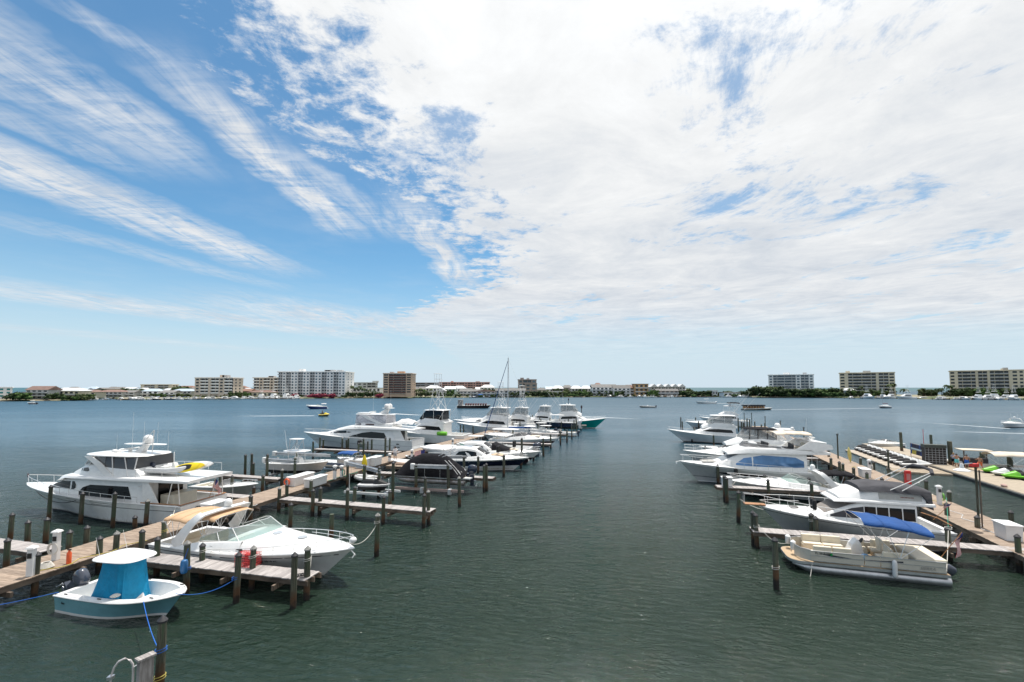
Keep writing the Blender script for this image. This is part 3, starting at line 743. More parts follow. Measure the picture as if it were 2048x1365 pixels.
def arch(root, x0, x1, z0, z1, w0, w1, th=.28, m=WHITE, name='radar_arch', lean=.0, n=10, wid=.10):
    """a swept arch: legs from (x0,z0) to (x1,z1) and a top across"""
    path = [(0, 0)] + [(i / n, 0) for i in range(1, n)]
    L_ = []
    for i in range(n + 1):
        f = i / n; L_.append((x0 + (x1 - x0) * f ** .8, w0 + (w1 - w0) * f ** 2, z0 + (z1 - z0) * (1 - (1 - f) ** 1.5)))
    pts = [(x, y, z) for x, y, z in L_] + [(x1 + th * .2, w1 * .6, z1 + .06), (x1 + th * .3, 0, z1 + .08)]
    pts = pts + [(x, -y, z) for x, y, z in pts[:-1][::-1]]
    rings = []; k = len(pts)
    for i, p in enumerate(pts):
        p = Vector(p); t = (Vector(pts[min(i + 1, k - 1)]) - Vector(pts[max(i - 1, 0)])).normalized()
        fx = Vector((1, 0, 0)); fx = (fx - t * fx.dot(t)).normalized(); o_ = t.cross(fx)
        tt = th * (1.5 - .5 * min(1, min(i, k - 1 - i) / 6))
        rings.append([p + fx * a + o_ * b_ for a, b_ in ((-tt / 2, -wid / 3), (0, -wid / 2), (tt / 2, -wid / 3), (tt / 2, wid / 3), (0, wid / 2), (-tt / 2, wid / 3))])
    return MB().loft(rings).build(name, m, root, smooth=True, sharp=45)
def dome(root, x, y, z, r=.28, h=.5, m=WHITE, name='radar_dome'):
    return MB().lathe([(r * .6, z - .06), (r * .6, z), (r, z + .02), (r * 1.0, z + h * .45), (r * .85, z + h * .75), (r * .45, z + h * .96), (.02, z + h)], 16, cx=x, cy=y).build(name, m, root, smooth=True, sharp=60)
def scanner(root, x, y, z, l=1.2):
    o = MB().lathe([(.14, z), (.12, z + .18)], 10, cx=x, cy=y).build('radar_scanner', WHITE, root); MB().box(x - .07, x + .07, y - l / 2, y + l / 2, z + .18, z + .28).build('scanner_bar', WHITE, o, bevel=.02)
def antenna(root, x, y, z, h, lean=-.06, r=.013): MB().tube([(x, y, z), (x + lean * h, y, z + h)], r, 4, r * .6).build('antenna', WHITE, root)
def screen(root, lo, up, m, name='windscreen', fr=CHROME, mull=(), r=.018, both=True):
    """glass between a lower and an upper curve (port side from aft to the centreline), mirrored"""
    lo = [Vector(p) for p in lo]; up = [Vector(p) for p in up]
    if both:
        lo = lo + [Vector((p.x, -p.y, p.z)) for p in lo[::-1][(1 if abs(lo[-1].y) < 1e-4 else 0):]]; up = up + [Vector((p.x, -p.y, p.z)) for p in up[::-1][(1 if abs(up[-1].y) < 1e-4 else 0):]]
    o = MB().loft([[a, b_] for a, b_ in zip(lo, up)], False, False).build(name, m, root, smooth=True, sharp=60)
    k = len(lo)
    segs = [up, lo] + [[lo[i], up[i]] for i in (list(mull) + [k - 1 - i for i in mull])] if mull else [up, lo]
    mb = MB()
    for s_ in segs: mb.tube(s_, r, 5)
    mb.build('window_frame', fr, o, smooth=True)
    return o
def outboard(root, x, y, z, cm=COWLN, sc_=1.0, tilt=0.0, leg=.95, nm='outboard_motor'):
    o = bpy.data.objects.new(nm, None); col.objects.link(o); o.parent = root; o.location = (x, y, z); o.rotation_euler = (0, tilt, 0); o.scale = (sc_,) * 3
    st = [(.12, .10, .30), (.14, .17, .45), (.02, .24, .62), (-.2, .26, .70), (-.42, .24, .66), (-.55, .17, .5), (-.56, .12, .34)]
    rings = []
    for zz, hw, l in ((0, .12, .24), (.08, .2, .36), (.25, .24, .40), (.45, .235, .385), (.58, .2, .33), (.66, .12, .2)):
        rings.append([(-.28 + l * math.copysign(abs(math.cos(a)) ** .7, math.cos(a)) - (zz * .08), hw * math.copysign(abs(math.sin(a)) ** .7, math.sin(a)), zz) for a in [2 * math.pi * k / 14 for k in range(14)]])
    MB().loft(rings).build('cowl', cm, o, smooth=True, sharp=50)
    mb = MB(); mb.loft([[(-.28 + a * k1, b_ * k2, zz) for a, b_ in ((-.2, -.09), (.14, -.09), (.16, .09), (-.2, .09))] for zz, k1, k2 in ((.02, 1, 1), (-.5, .8, .7), (-leg, .9, .3))])
    mb.box(-.62, .0, -.12, .12, -.60, -.56); mb.ball((-.34, 0, -leg), .3, .07, .07); mb.box(-.1, .12, -.14, .14, -.35, .0)
    mb.build('gearcase', cm if cm is not COWLW else COWLW, o, smooth=True, sharp=40)
    mb = MB()
    for k in range(3):
        a = k * 2.094; mb.box(-.01, .01, .02, .2, -.06, .06, Matrix.Translation((-.66, 0, -leg)) @ Matrix.Rotation(a, 4, 'X') @ Matrix.Rotation(.5, 4, 'Y'))
    mb.build('propeller', ALU, o)
    return o
def seat(root, x, y, z, w=.55, d=.5, h=.55, m=CREAMV, name='seat', rz=0.0, post=True):
    M_ = Matrix.Translation((x, y, z)) @ Matrix.Rotation(rz, 4, 'Z')
    mb = MB(); mb.box(-d / 2, d / 2, -w / 2, w / 2, 0, .16, M_); mb.box(-d / 2 - .06, -d / 2 + .1, -w / 2, w / 2, .06, h, M_)
    o = mb.build(name, m, root, bevel=.04)
    return o
def bimini(root, x0, x1, w, z, m, legs=None, crown=.16, name='bimini_top', sag=.05, frame=True, drop=.1, dz=0):
    rows = []; n = 10
    for i in range(n + 1):
        f = i / n; x = x0 + (x1 - x0) * f; zz = z + dz * f + .10 * math.sin(math.pi * f) - sag * abs(math.sin(math.pi * 3 * f))
        rows.append([(x, w * y, zz + crown * (1 - abs(y) ** 2.5) - (drop if abs(y) == 1 else 0)) for y in (-1, -.97, -.75, -.4, 0, .4, .75, .97, 1)])
    o = MB().shell(rows, (0, 0, -.03)).build(name, m, root, smooth=True, sharp=60)
    for i in (3, 7):
        f = i / n; x = x0 + (x1 - x0) * f; zz = z + dz * f + .10 * math.sin(math.pi * f) - sag * abs(math.sin(math.pi * 3 * f))
        MB().tube([(x, w * y, zz + crown * (1 - abs(y) ** 2.5) + .012) for y in (-.97, -.75, -.4, 0, .4, .75, .97)], .008, 4).build('seam', m, o)
    if frame:
        zl = legs if legs is not None else z - 1.2; xm = (x0 + x1) / 2
        segs = []
        for xe, dd in ((x0, 0), (x0 + (x1 - x0) * .35, dz * .35), (x0 + (x1 - x0) * .68, dz * .68), (x1, dz)):
            segs.append([(xm, w, zl), (xe, w * .98, z - .05 + dd), (xe, w * .7, z + crown * .6 + dd), (xe, 0, z + crown - .06 + dd), (xe, -w * .7, z + crown * .6 + dd), (xe, -w * .98, z - .05 + dd), (xm, -w, zl)])
        bars(root, segs, .016, CHROME, 'bimini_frame')
    return o
def stars_flag(root, x, y, z, w=.9, h=.5, rz=0.0, droop=.35, pole=True, name='ensign', plen=1.3, lean=(-.35, 0)):
    """striped flag with a dark blue canton on a short staff"""
    FR = mat('flag_red', (.5, .02, .03), .8); FW = mat('flag_white', (.75, .74, .72), .8); FB = mat('flag_blue', (.02, .03, .16), .8)
    base = Vector((x, y, z)); tip = base + Vector((lean[0], lean[1], 1)).normalized() * plen
    o = bpy.data.objects.new('flag', None); col.objects.link(o); o.parent = root
    MB().tube([base, tip], .018, 5).build('staff', TEAK if pole else CHROME, o)
    mb = MB(); nx, ns = 10, 13; dirv = Vector((math.cos(rz), math.sin(rz), 0)); sd2 = Vector((-math.sin(rz), math.cos(rz), 0)); ax = (tip - base).normalized()
    def P(i, j):
        f = i / nx; return tip - ax * (h * j / ns) * (1 - .25 * f) + dirv * w * f * (1 - droop * .5) - Vector((0, 0, droop * w * f ** 1.5)) + sd2 * .07 * math.sin(f * 7 + j * .25)
    for i in range(nx):
        for j in range(ns):
            mb.cur = 2 if (i < 4 and j < 7) else (0 if j % 2 == 0 else 1)
            mb.add([P(i, j), P(i + 1, j), P(i + 1, j + 1), P(i, j + 1)], [(0, 1, 2, 3)])
    mb.build('cloth', [FR, FW, FB], o, smooth=True)
def text(root, s_, size, M_, m, name='lettering', shear=0.0, ext=.004):
    c = bpy.data.curves.new(name, 'FONT'); c.body = s_; c.size = size; c.extrude = ext; c.shear = shear; c.align_x = 'CENTER'; c.align_y = 'CENTER'
    o = bpy.data.objects.new(name, c); dg = bpy.context.evaluated_depsgraph_get(); col.objects.link(o)
    me = bpy.data.meshes.new_from_object(o.evaluated_get(bpy.context.evaluated_depsgraph_get())); bpy.data.objects.remove(o)
    o = bpy.data.objects.new(name, me); me.materials.clear(); me.materials.append(m); col.objects.link(o); o.parent = root; o.matrix_local = M_
    return o
def side_M(hull, t, zf, off=.02, sg=-1):
    """matrix that lays text on a hull side (sg -1 = starboard)"""
    c = hull.pt(t, hull.zs(t) * zf); c2 = hull.pt(t + .03, hull.zs(t) * zf); d = (c2 - c).normalized(); up = (hull.pt(t, hull.zs(t) * zf + .15) - c).normalized()
    c = Vector((c.x, sg * c.y, c.z)); d = Vector((d.x, sg * d.y, d.z)); up = Vector((up.x, sg * up.y, up.z))
    if sg > 0: d = -d
    nrm = d.cross(up).normalized(); up = nrm.cross(d)
    M_ = Matrix((d, up, nrm)).transposed().to_4x4(); M_.translation = c + nrm * off; return M_
def fender(root, x, y, z, m=WHITE, r=.12, l=.55): return MB().lathe([(.03, z + .06), (r * .8, z), (r, z - .1), (r, z - l + .1), (r * .8, z - l), (.03, z - l - .05)], 10, cx=x, cy=y).build('fender', m, root, smooth=True)
def heading(a, b): d = Vector(b) - Vector(a); return math.atan2(d.y, d.x)

# ------------------------------------------------------------------ boats: builders
def boat_root(name, label, cat, S, B, z=0.0, group='boats moored in the marina'):
    S, B = Vector((*S, 0)), Vector((*B, 0)); r = thing(name, label, cat, (S.x, S.y, z), heading(S, B), group); return r, (B - S).length

def express(name, label, S, B, beam, hb, hs, bands, hard=None, canvas=None, arch_on=True, boot=BOOT, cock=.40, pads=None, sgl=GREENG, wsm=True, engines=None, z=0, rails=True, boty=True, group='boats moored in the marina', midw=None, tan_bim=None):
    r, L = boat_root(name, label, 'motor boat', S, B, z, group)
    H = Hull(L, beam, hb, hs, ov=hb * 1.15, stern=.88, full=2.1, tn=.42, sheerp=1.5); k = L / 13.0
    H.build(r, bands, boot=boot)
    H.deck(r, cock)
    H.cockpit(r, .01, cock, hs - .75 * k, cw=.34 * k)
    zs = H.zs(cock); w = H.bs(cock)
    # cabin trunk rising from the foredeck
    tr = House([(L * .90, H.zs(.9) - .1, H.zs(.9) + .04, .25, .15), (L * .80, H.zs(.8) - .1, H.zs(.8) + .20 * k, beam * .24, beam * .17), (L * .66, H.zs(.66) - .1, H.zs(.66) + .42 * k, beam * .36, beam * .27),
                (L * .53, zs - .1, zs + .58 * k, w - .22, w - .5), (L * .44, zs - .1, zs + .50 * k, w - .16, w - .36), (L * .30, zs - .1, zs + .32 * k, w - .10, w - .26), (L * .18, hs - .05, hs + .16, w - .12, w - .24)][::-1], rad=.18, crown=.10)
    # front half only closed; aft half becomes coamings
    fr = House([s_ for s_ in tr.st if s_[0] >= L * .43], rad=.18, crown=.12); fr.build(r, WHITE, 'cabin_trunk')
    for sg in (1, -1):
        rows = []
        for x, zb, zt, wb, wt in [s_ for s_ in tr.st if s_[0] <= L * .54]:
            rows.append([(x, sg * (wb + .03), zb), (x, sg * (wt + .04), zt - .02), (x, sg * wt, zt + .01), (x, sg * (wt - .14), zt - .02), (x, sg * (wt - .18), zb - .1)])
        MB().grid(rows).build('side_coaming', WHITE, r, smooth=True, sharp=60)
    for hx in (.60, .735):
        x = L * hx; _, zb, zt, wb, wt = fr.at(x); MB().lathe([(.27 * k, zt + .08), (.26 * k, zt + .15), (.02, zt + .16)], 16, cx=x).build('deck_hatch', mat('hatch_lens', (.40, .42, .44), .2), r, smooth=True, sharp=40)
    zt_ = fr.at(L * .53)[2]
    if wsm:
        # wrap around windscreen
        lo, up = [], []
        for i in range(11):
            f = i / 10
            if f < .55: a = f / .55; x = L * (.29 + .21 * a); y = (w - .42) - .10 * a; zz = zs + (.34 + .22 * a) * k
            else: a = (f - .55) / .45; x = L * (.50 + .055 * math.sin(a * math.pi / 2)); y = (w - .52) * math.cos(a * math.pi / 2); zz = zs + (.56 + .12 * a) * k
            hgt_ = .62 * k * min(1, .25 + f * 1.5); lo.append((x, y, zz)); up.append((x - hgt_ * (.9 + .5 * f), y * .86, zz + hgt_ * .92))
        screen(r, lo, up, sgl, mull=(3, 6), r=.022 * k)
    if arch_on:
        xa = L * .165; arch(r, xa, xa + L * .13, hs + .1, zs + 1.75 * k, w - .22, w - .62, th=.46 * k, wid=.12)
        dome(r, xa + L * .14, .0, zs + 1.95 * k, .22, .42)
        for y in (.5, -.7): antenna(r, xa + L * .12, y, zs + 1.9 * k, 1.3, 0)
    # cockpit furniture
    MB().box(L * .30, L * .42, .1, .9 * k, zs - .6, zs + .15 * k).box(L * .28, L * .42, -.9 * k, -.1, zs - .6, zs - .1).build('helm_console', WHITE, r, bevel=.06)
    seat(r, L * .25, -.45, zs - .35, .9 * k, .6 * k, .6, CREAMV); seat(r, L * .25, .5, zs - .35, .8 * k, .6 * k, .6, CREAMV, rz=0)
    seat(r, L * .10, 0, zs - .45, 1.8 * k, .6 * k, .5, CREAMV, 'aft_bench')
    MB().box(-.85 * k, .05, -beam * .40, beam * .40, .28, .40).build('swim_platform', WHITE, r, bevel=.04)
    if rails: H.rail(r, .36, .985, h=.62, step=.085, n=24, mid=True, h0=.12 if hb > 1.6 else .3)
    if canvas: bimini(r, L * .03, L * .27, w * .72, zs + 1.55 * k, canvas, legs=zs + .2)
    if pads:
        x0, x1 = L * .60, L * .74; rows = []
        for i in range(5):
            x = x0 + (x1 - x0) * i / 4; z_ = H.zs(x / L) + .42 * k * (1 - (i / 4) * .4) + .18; rows.append([(x, y * (.9 * k), z_ - .03 * y * y) for y in (-1, -.5, 0, .5, 1)])
        MB().shell(rows, (0, 0, -.10)).build('sun_pad', pads, r, smooth=True)
    MB().tube([(L * .985, 0, hb - .15), (L * 1.005, 0, hb - .35), (L * 1.0, .16, hb - .5)], .035, 5).tube([(L * 1.005, 0, hb - .35), (L * 1.0, -.16, hb - .5)], .035, 5).build('anchor', CHROME, r)
    for sg in (1, -1):
        for t_ in (.12, .5, .86): MB().box(t_ * L - .12, t_ * L + .12, sg * (H.bs(t_) - .12) - .02, sg * (H.bs(t_) - .12) + .02, H.zs(t_) + .06, H.zs(t_) + .10).build('cleat', CHROME, r)
    return r, H, fr, k

def hardtop_cabin(r, H, k, x0, x1, zs, w, roof=WHITE, glassm=DARKG, h=1.15, aftcanvas=None):
    """sedan style cabin: curved window band and roof"""
    st = [(x0, zs - .3, zs + h * .92, w * .80, w * .66), (x0 + (x1 - x0) * .3, zs - .3, zs + h, w * .82, w * .68), (x0 + (x1 - x0) * .62, zs - .2, zs + h * .93, w * .80, w * .64), (x0 + (x1 - x0) * .82, zs - .1, zs + h * .55, w * .72, w * .58), (x1, zs, zs + .22, w * .6, w * .5)]
    hs_ = House(st, rad=.16, crown=.12); hs_.build(r, roof, 'hard_top_cabin')
    d = x1 - x0
    hs_.win(r, [(x0 + d * .06, zs + .18, zs + .22), (x0 + d * .2, zs + .16, zs + h * .66), (x0 + d * .42, zs + .16, zs + h * .76), (x0 + d * .62, zs + .18, zs + h * .68), (x0 + d * .80, zs + .24, zs + h * .36), (x0 + d * .9, zs + .25, zs + .28)], glassm)
    hs_.top(r, x0 + d * .64, x0 + d * .97, -.92, .92, glassm, 'windscreen')
    hs_.top(r, x0 + d * .22, x0 + d * .48, -.5, .5, mat('skylight', (.22, .26, .30), .1), 'skylight')
    if aftcanvas:
        House([(x0 - 1.9 * k, zs - .1, zs + .35, w * .80, w * .7), (x0 + .02, zs - .2, zs + h * .9, w * .79, w * .655)], rad=.16, crown=.1).build(r, aftcanvas, 'cockpit_canvas')
    return hs_

def centre_console(name, label, S, B, beam, hb, hs, side, ttop=WHITE, tz=2.0, engines=1, ecowl=COWLG, z=0.0, cover=None, esc=1.0, rodrack=False, tower=False, group='boats moored in the marina', etilt=-.0, rail_=False, bands=None):
    r, L = boat_root(name, label, 'motor boat', S, B, z, group); k = L / 7.0
    H = Hull(L, beam, hb, hs, ov=hb * .85, stern=.90, full=2.6, tn=.5, sheerp=2.0, keel=-.45, flare=.5)
    H.build(r, bands or [(.93, side), (1.0, WHITE)], zb=.1, boot=WHITE if z == 0 else BOTTOM, bottom=BOTTOM if z else WHITE)
    cw = .22 + .03 * k
    H.cockpit(r, .02, .90, hs - .62, cw=cw)
    H.deck(r, .88, crown=.02)
    MB().box(L * .62, L * .72, -beam * .13, beam * .13, hs - .45, hs - .15).build('bow_seat', WHITE, r, bevel=.04)
    cx_ = L * .46
    MB().loft([[(cx_ - .5, -.42, hs - .62), (cx_ + .75, -.42, hs - .62), (cx_ + .75, .42, hs - .62), (cx_ - .5, .42, hs - .62)], [(cx_ - .3, -.40, hs + .5), (cx_ + .35, -.36, hs + .5), (cx_ + .35, .36, hs + .5), (cx_ - .3, .40, hs + .5)], [(cx_ - .2, -.36, hs + .62), (cx_ + .05, -.34, hs + .62), (cx_ + .05, .34, hs + .62), (cx_ - .2, .36, hs + .62)]]).build('console', WHITE, r, bevel=.05)
    seat(r, cx_ - 1.05, 0, hs - .12, .95, .5, .5, WHITE, 'leaning_post')
    if ttop:
        zt = hs - .6 + tz
        if not cover: legs = mirror([[(cx_ - .75, .46, hs - .5), (cx_ - .85, .62, zt)], [(cx_ + .55, .44, hs - .5), (cx_ + .35, .62, zt)], [(cx_ - .8, .5, hs + .4), (cx_ + .45, .52, zt - .5)]])
        if not cover: bars(r, legs, .028, CHROME, 't_top_frame')
        slab(r, cx_ - 1.5 * min(k, 1.25), cx_ + 1.25 * min(k, 1.25), beam * .40, beam * .34, zt, .07, .06, ttop, 't_top', e=3.4)
        for y in (.6, -.6): antenna(r, cx_ - .9, y, zt + .1, 1.0 * k, -.35)
    if cover:
        zt = hs - .6 + tz; n = 40; rings = []; crs = random.Random(4); cr = [crs.uniform(-1, 1) for _ in range(n)]
        for f in (0, .06, .2, .4, .6, .8, .94, 1.0):
            zz = hs - .55 + (zt - hs + .52) * f; s_ = 1 - .42 * f; ring = []
            for i in range(n):
                a = 2 * math.pi * i / n; c, s2 = math.cos(a), math.sin(a)
                ex = math.copysign(abs(c) ** .38, c); ey = math.copysign(abs(s2) ** .38, s2)
                wr = 1 + (.07 * cr[i] + .05 * math.sin(i * 1.9 + f * 5)) * (1 - f) ** .8 - .07 * math.sin(math.pi * f)
                ring.append((cx_ - .25 + (1.25 * (1 - .50 * f) if ex < 0 else .92 * (1 - .12 * f)) * ex * wr, .80 * (1 - .25 * f) * ey * wr, zz))
            rings.append(ring)
        MB().loft(rings).build('console_cover', cover, r, smooth=True, sharp=28)
    for i in range(engines):
        y = (i - (engines - 1) / 2) * .75 * esc; outboard(r, -.12, y, hs - .12, ecowl, esc, etilt)
    if rail_: H.rail(r, .55, .985, h=.28, step=.1, inset=.08)
    for sg in (1, -1):
        for t_ in (.1, .45, .85): MB().box(t_ * L - .1, t_ * L + .1, sg * (H.bs(t_) - .11) - .02, sg * (H.bs(t_) - .11) + .02, H.zs(t_) + .05, H.zs(t_) + .08).build('cleat', BLACK, r)
    return r, H, k

def tower(r, x, y0, z0, z1, w0=1.1, w1=.5, x1=None, top=True):
    """tuna tower of bright tubes with a small platform"""
    x1 = x1 if x1 is not None else x; zm = (z0 + z1) / 2
    leg = []
    for sx, ex in ((-1.1, -.5), (.9, .45)):
        leg += mirror([[(x + sx, w0, z0), ((x + sx + x1 + ex) / 2, (w0 + w1) / 2, zm), (x1 + ex, w1, z1)]])
    leg += mirror([[(x - 1.1, w0, z0), ((x + .9 + x1 + .45) / 2, (w0 + w1) / 2, zm)], [(x + .9, w0, z0), ((x - 1.1 + x1 - .5) / 2, (w0 + w1) / 2, zm)], [((x - 1.1 + x1 - .5) / 2, (w0 + w1) / 2, zm), ((x + .9 + x1 + .45) / 2, (w0 + w1) / 2, zm)],
                   [((x - 1.1 + x1 - .5) / 2, (w0 + w1) / 2, zm), (x1 + .45, w1, z1)]])
    leg += [[(x1 - .5, -w1, z1), (x1 - .5, w1, z1), (x1 + .45, w1, z1), (x1 + .45, -w1, z1), (x1 - .5, -w1, z1)]]
    leg += [[(x1 - .6, -w1 - .1, z1 + .9), (x1 - .6, w1 + .1, z1 + .9), (x1 + .5, w1, z1 + .9), (x1 + .5, -w1, z1 + .9), (x1 - .6, -w1 - .1, z1 + .9)]]
    leg += mirror([[(x1 - .5, w1, z1), (x1 - .6, w1 + .1, z1 + .9)], [(x1 + .45, w1, z1), (x1 + .5, w1, z1 + .9)]])
    o = bars(r, leg, .038, WHITE, 'tuna_tower')
    MB().box(x1 - .5, x1 + .45, -w1, w1, z1 - .03, z1 + .03).build('tower_platform', WHITE, o)
    if top:
        slab(o, x1 - .8, x1 + .8, w1 + .25, w1 + .2, z1 + 1.9, .06, .04, WHITE, 'tower_sunshade'); bars(o, mirror([[(x1 - .5, w1, z1 + .9), (x1 - .5, w1, z1 + 1.9)], [(x1 + .5, w1, z1 + .9), (x1 + .5, w1, z1 + 1.9)]]), .03, WHITE, 'shade_posts')
    return o
def outriggers(r, x, w, z, l, lean=-.9, out=.35):
    for sg in (1, -1):
        MB().tube([(x, sg * w, z), (x + lean * l * .6, sg * (w + out * l * .5), z + l * .75)], .028, 5, .012).build('outrigger', WHITE, r)

def sportfish(name, label, S, B, beam, hb, hs, side=HULLW, tow=8.5, wins=True, group='boats moored in the marina', outr=6, teal=False, mez=True, enc=True, topz=None):
    r, L = boat_root(name, label, 'sport fishing boat', S, B, 0, group); k = L / 16.0
    H = Hull(L, beam, hb, hs, ov=hb * 1.1, stern=.92, full=2.2, tn=.3, sheerp=2.1, flare=.8)
    H.build(r, [(.93, side), (1, WHITE)], boot=BOOT if side is not TEALH else WHITE); H.deck(r, .25); H.cockpit(r, .01, .25, hs - .75, cw=.3)
    zs = H.zs(.4); w = H.bs(.4)
    ho = House([(L * .24, hs - .4, hs + 1.75 * k + .2, w - .45, w - .6), (L * .42, hs, hs + 2.05 * k, w - .45, w - .62), (L * .52, hs + .1, hs + 1.9 * k, w - .5, w - .7), (L * .60, zs, zs + 1.1 * k, w - .6, w - .85), (L * .68, zs, zs + .55 * k, w * .66, w * .5), (L * .78, H.zs(.78) - .1, H.zs(.78) + .12, .5, .35)], rad=.22, crown=.08)
    ho.build(r, WHITE, 'deckhouse')
    z0 = hs + .75 * k
    ho.win(r, [(L * .27, z0, z0 + .2), (L * .29, z0, z0 + .62 * k), (L * .44, z0 + .08, z0 + .78 * k), (L * .53, z0 + .16, z0 + .70 * k), (L * .60, z0 + .3, z0 + .34)], DARKG)
    # flying bridge
    zf = hs + 2.0 * k
    fb = House([(L * .22, zf - .12, zf + .12, w - .55, w - .5), (L * .30, zf - .1, zf + .75, w - .6, w - .6), (L * .46, zf - .1, zf + .95, w - .7, w - .8), (L * .56, zf - .25, zf + .45, w * .55, w * .4), (L * .60, zf - .5, zf + .05, w * .5, w * .3)], rad=.15, crown=.04)
    fb.build(r, WHITE, 'flybridge')
    zt = (topz or zf + 2.3)
    slab(r, L * .22, L * .50, w - .55, w - .7, zt, .1, .08, WHITE, 'hard_top')
    if enc:
        House([(L * .27, zf + .6, zt + .02, w - .62, w - .75), (L * .455, zf + .7, zt + .02, w - .82, w - .85), (L * .535, zf + .6, zf + .95, w * .55, w * .48)], rad=.05, crown=0).build(r, VINYL if enc is True else enc, 'clear_enclosure')
    bars(r, mirror([[(L * .26, w - .6, zf), (L * .25, w - .7, zt)], [(L * .36, w - .62, zf + .6), (L * .36, w - .75, zt)], [(L * .49, w - .85, zf + .8), (L * .48, w - .85, zt)]]), .035, WHITE, 'hard_top_posts')
    if tow: tower(r, L * .36, 0, zt + .05, tow, w - .8, .5)
    if outr: outriggers(r, L * .34, w - .6, zs + 1.5, outr)
    for y in (.7, -.7): antenna(r, L * .30, y, zt + .1, 3.2, -.1)
    for x_, y in ((.40, .4), (.36, -.5)): dome(r, L * x_, y, zt + .15, .2, .32)
    H.rail(r, .55, .985, h=.55, step=.07, r=.016)
    seat(r, L * .16, 0, hs - .5, .6, .6, .9, WHITE, 'fighting_chair')
    return r, H, k, zf, zt

def small_runabout(name, label, S, B, beam=2.3, hb=1.1, hs=.75, side=HULLW, canvas=None, cover=None, z=0, top=None, outb=None, group='boats moored in the marina', inner=CREAM):
    r, L = boat_root(name, label, 'motor boat', S, B, z, group); H = Hull(L, beam, hb, hs, ov=hb, full=2.3, tn=.45, sheerp=1.8)
    H.build(r, [(.9, side), (1, WHITE)], zb=.08); H.deck(r, .55 if not cover else .0); k = L / 7
    if not cover:
        H.cockpit(r, .03, .55, hs - .5, cw=.2); seat(r, L * .3, .4, hs - .3, .5, .5, .5, inner); seat(r, L * .3, -.4, hs - .3, .5, .5, .5, inner); seat(r, L * .1, 0, hs - .35, 1.5, .5, .4, inner, 'aft_bench')
        w = H.bs(.5); screen(r, [(L * .45, w - .3, H.zs(.5) + .06), (L * .53, w - .45, H.zs(.5) + .08), (L * .58, 0, H.zs(.55) + .12)], [(L * .42, w - .34, H.zs(.5) + .4), (L * .47, w - .55, H.zs(.5) + .5), (L * .51, 0, H.zs(.55) + .52)], SMOKE, r=.015)
    else:
        rows = []
        for i in range(11):
            t = .02 + .9 * i / 10; b_ = H.bs(t) + .03; z_ = H.zs(t); pk = .5 * math.sin(math.pi * min(1, t * 1.15)) ** .7
            rows.append([(t * L, b_ * y, z_ - .12 if abs(y) == 1 else z_ + .05 + pk * (1 - abs(y) ** 1.4)) for y in (-1, -.97, -.6, -.25, 0, .25, .6, .97, 1)])
        MB().grid(rows).build('boat_cover', cover, r, smooth=True, sharp=50)
    if canvas: bimini(r, L * .15, L * .5, beam * .42, hs + 1.35, canvas, legs=hs)
    if outb: outboard(r, -.1, 0, hs - .1, outb, .85)
    return r, H

def jetski(label, loc, rz, z=.35, body=WHITE, accent=LIME, group='jet skis on the floating docks', name='jet_ski', rider=False):
    r = thing(name, label, 'jet ski', (loc[0], loc[1], z), rz, group); L = 3.2
    H = Hull(L, 1.15, .58, .42, ov=.55, stern=.8, full=2.0, tn=.35, sheerp=1.6, keel=-.18, flare=.5)
    H.build(r, [(.5, BLACK), (1.0, body)], zb=.06, boot=BLACK, bottom=BLACK, n=14)
    H.deck(r, 0, body, crown=.12)
    House([(.1, .38, .48, .25, .2), (.5, .40, .82, .26, .17), (1.3, .45, .86, .25, .16), (1.75, .45, .78, .25, .15)], rad=.08).build(r, BLACK, 'saddle')
    House([(1.6, .45, .8, .34, .2), (1.9, .45, 1.0, .38, .22), (2.3, .45, .86, .38, .22), (3.0, .5, .62, .18, .1)], rad=.1, crown=.04).build(r, accent, 'front_hood')
    bars(r, [[(1.9, 0, .95), (1.78, 0, 1.08)], [(1.68, -.36, 1.1), (1.8, -.15, 1.1), (1.8, .15, 1.1), (1.68, .36, 1.1)]], .025, BLACK, 'handlebars')
    return r

# ------------------------------------------------------------------ left row, near
def on(root, x, y, z): return Matrix.LocRotScale(root.location, root.rotation_euler, root.scale) @ Vector((x, y, z))
# turquoise covered centre console
cc1, H, k = centre_console('centre_console_boat', 'teal blue open boat with white hard top and turquoise console cover, nearest left', (-21.15, 22.95), (-15.05, 21.4), 2.45, 1.12, .82, STEELBLUE, tz=2.2, engines=1, ecowl=COWLG, cover=CYANC, esc=1.05, etilt=.95)
MB().lathe([(.16, 1.02), (.2, 1.06), (.12, 1.12), (.02, 1.12)], 12, cx=H.L * .55, cy=-H.bs(.55) + .35).build('coiled_rope', ROPEW, cc1, smooth=True)
text(cc1, 'Sea', .16, side_M(H, .10, .62), BLACK, shear=.3)

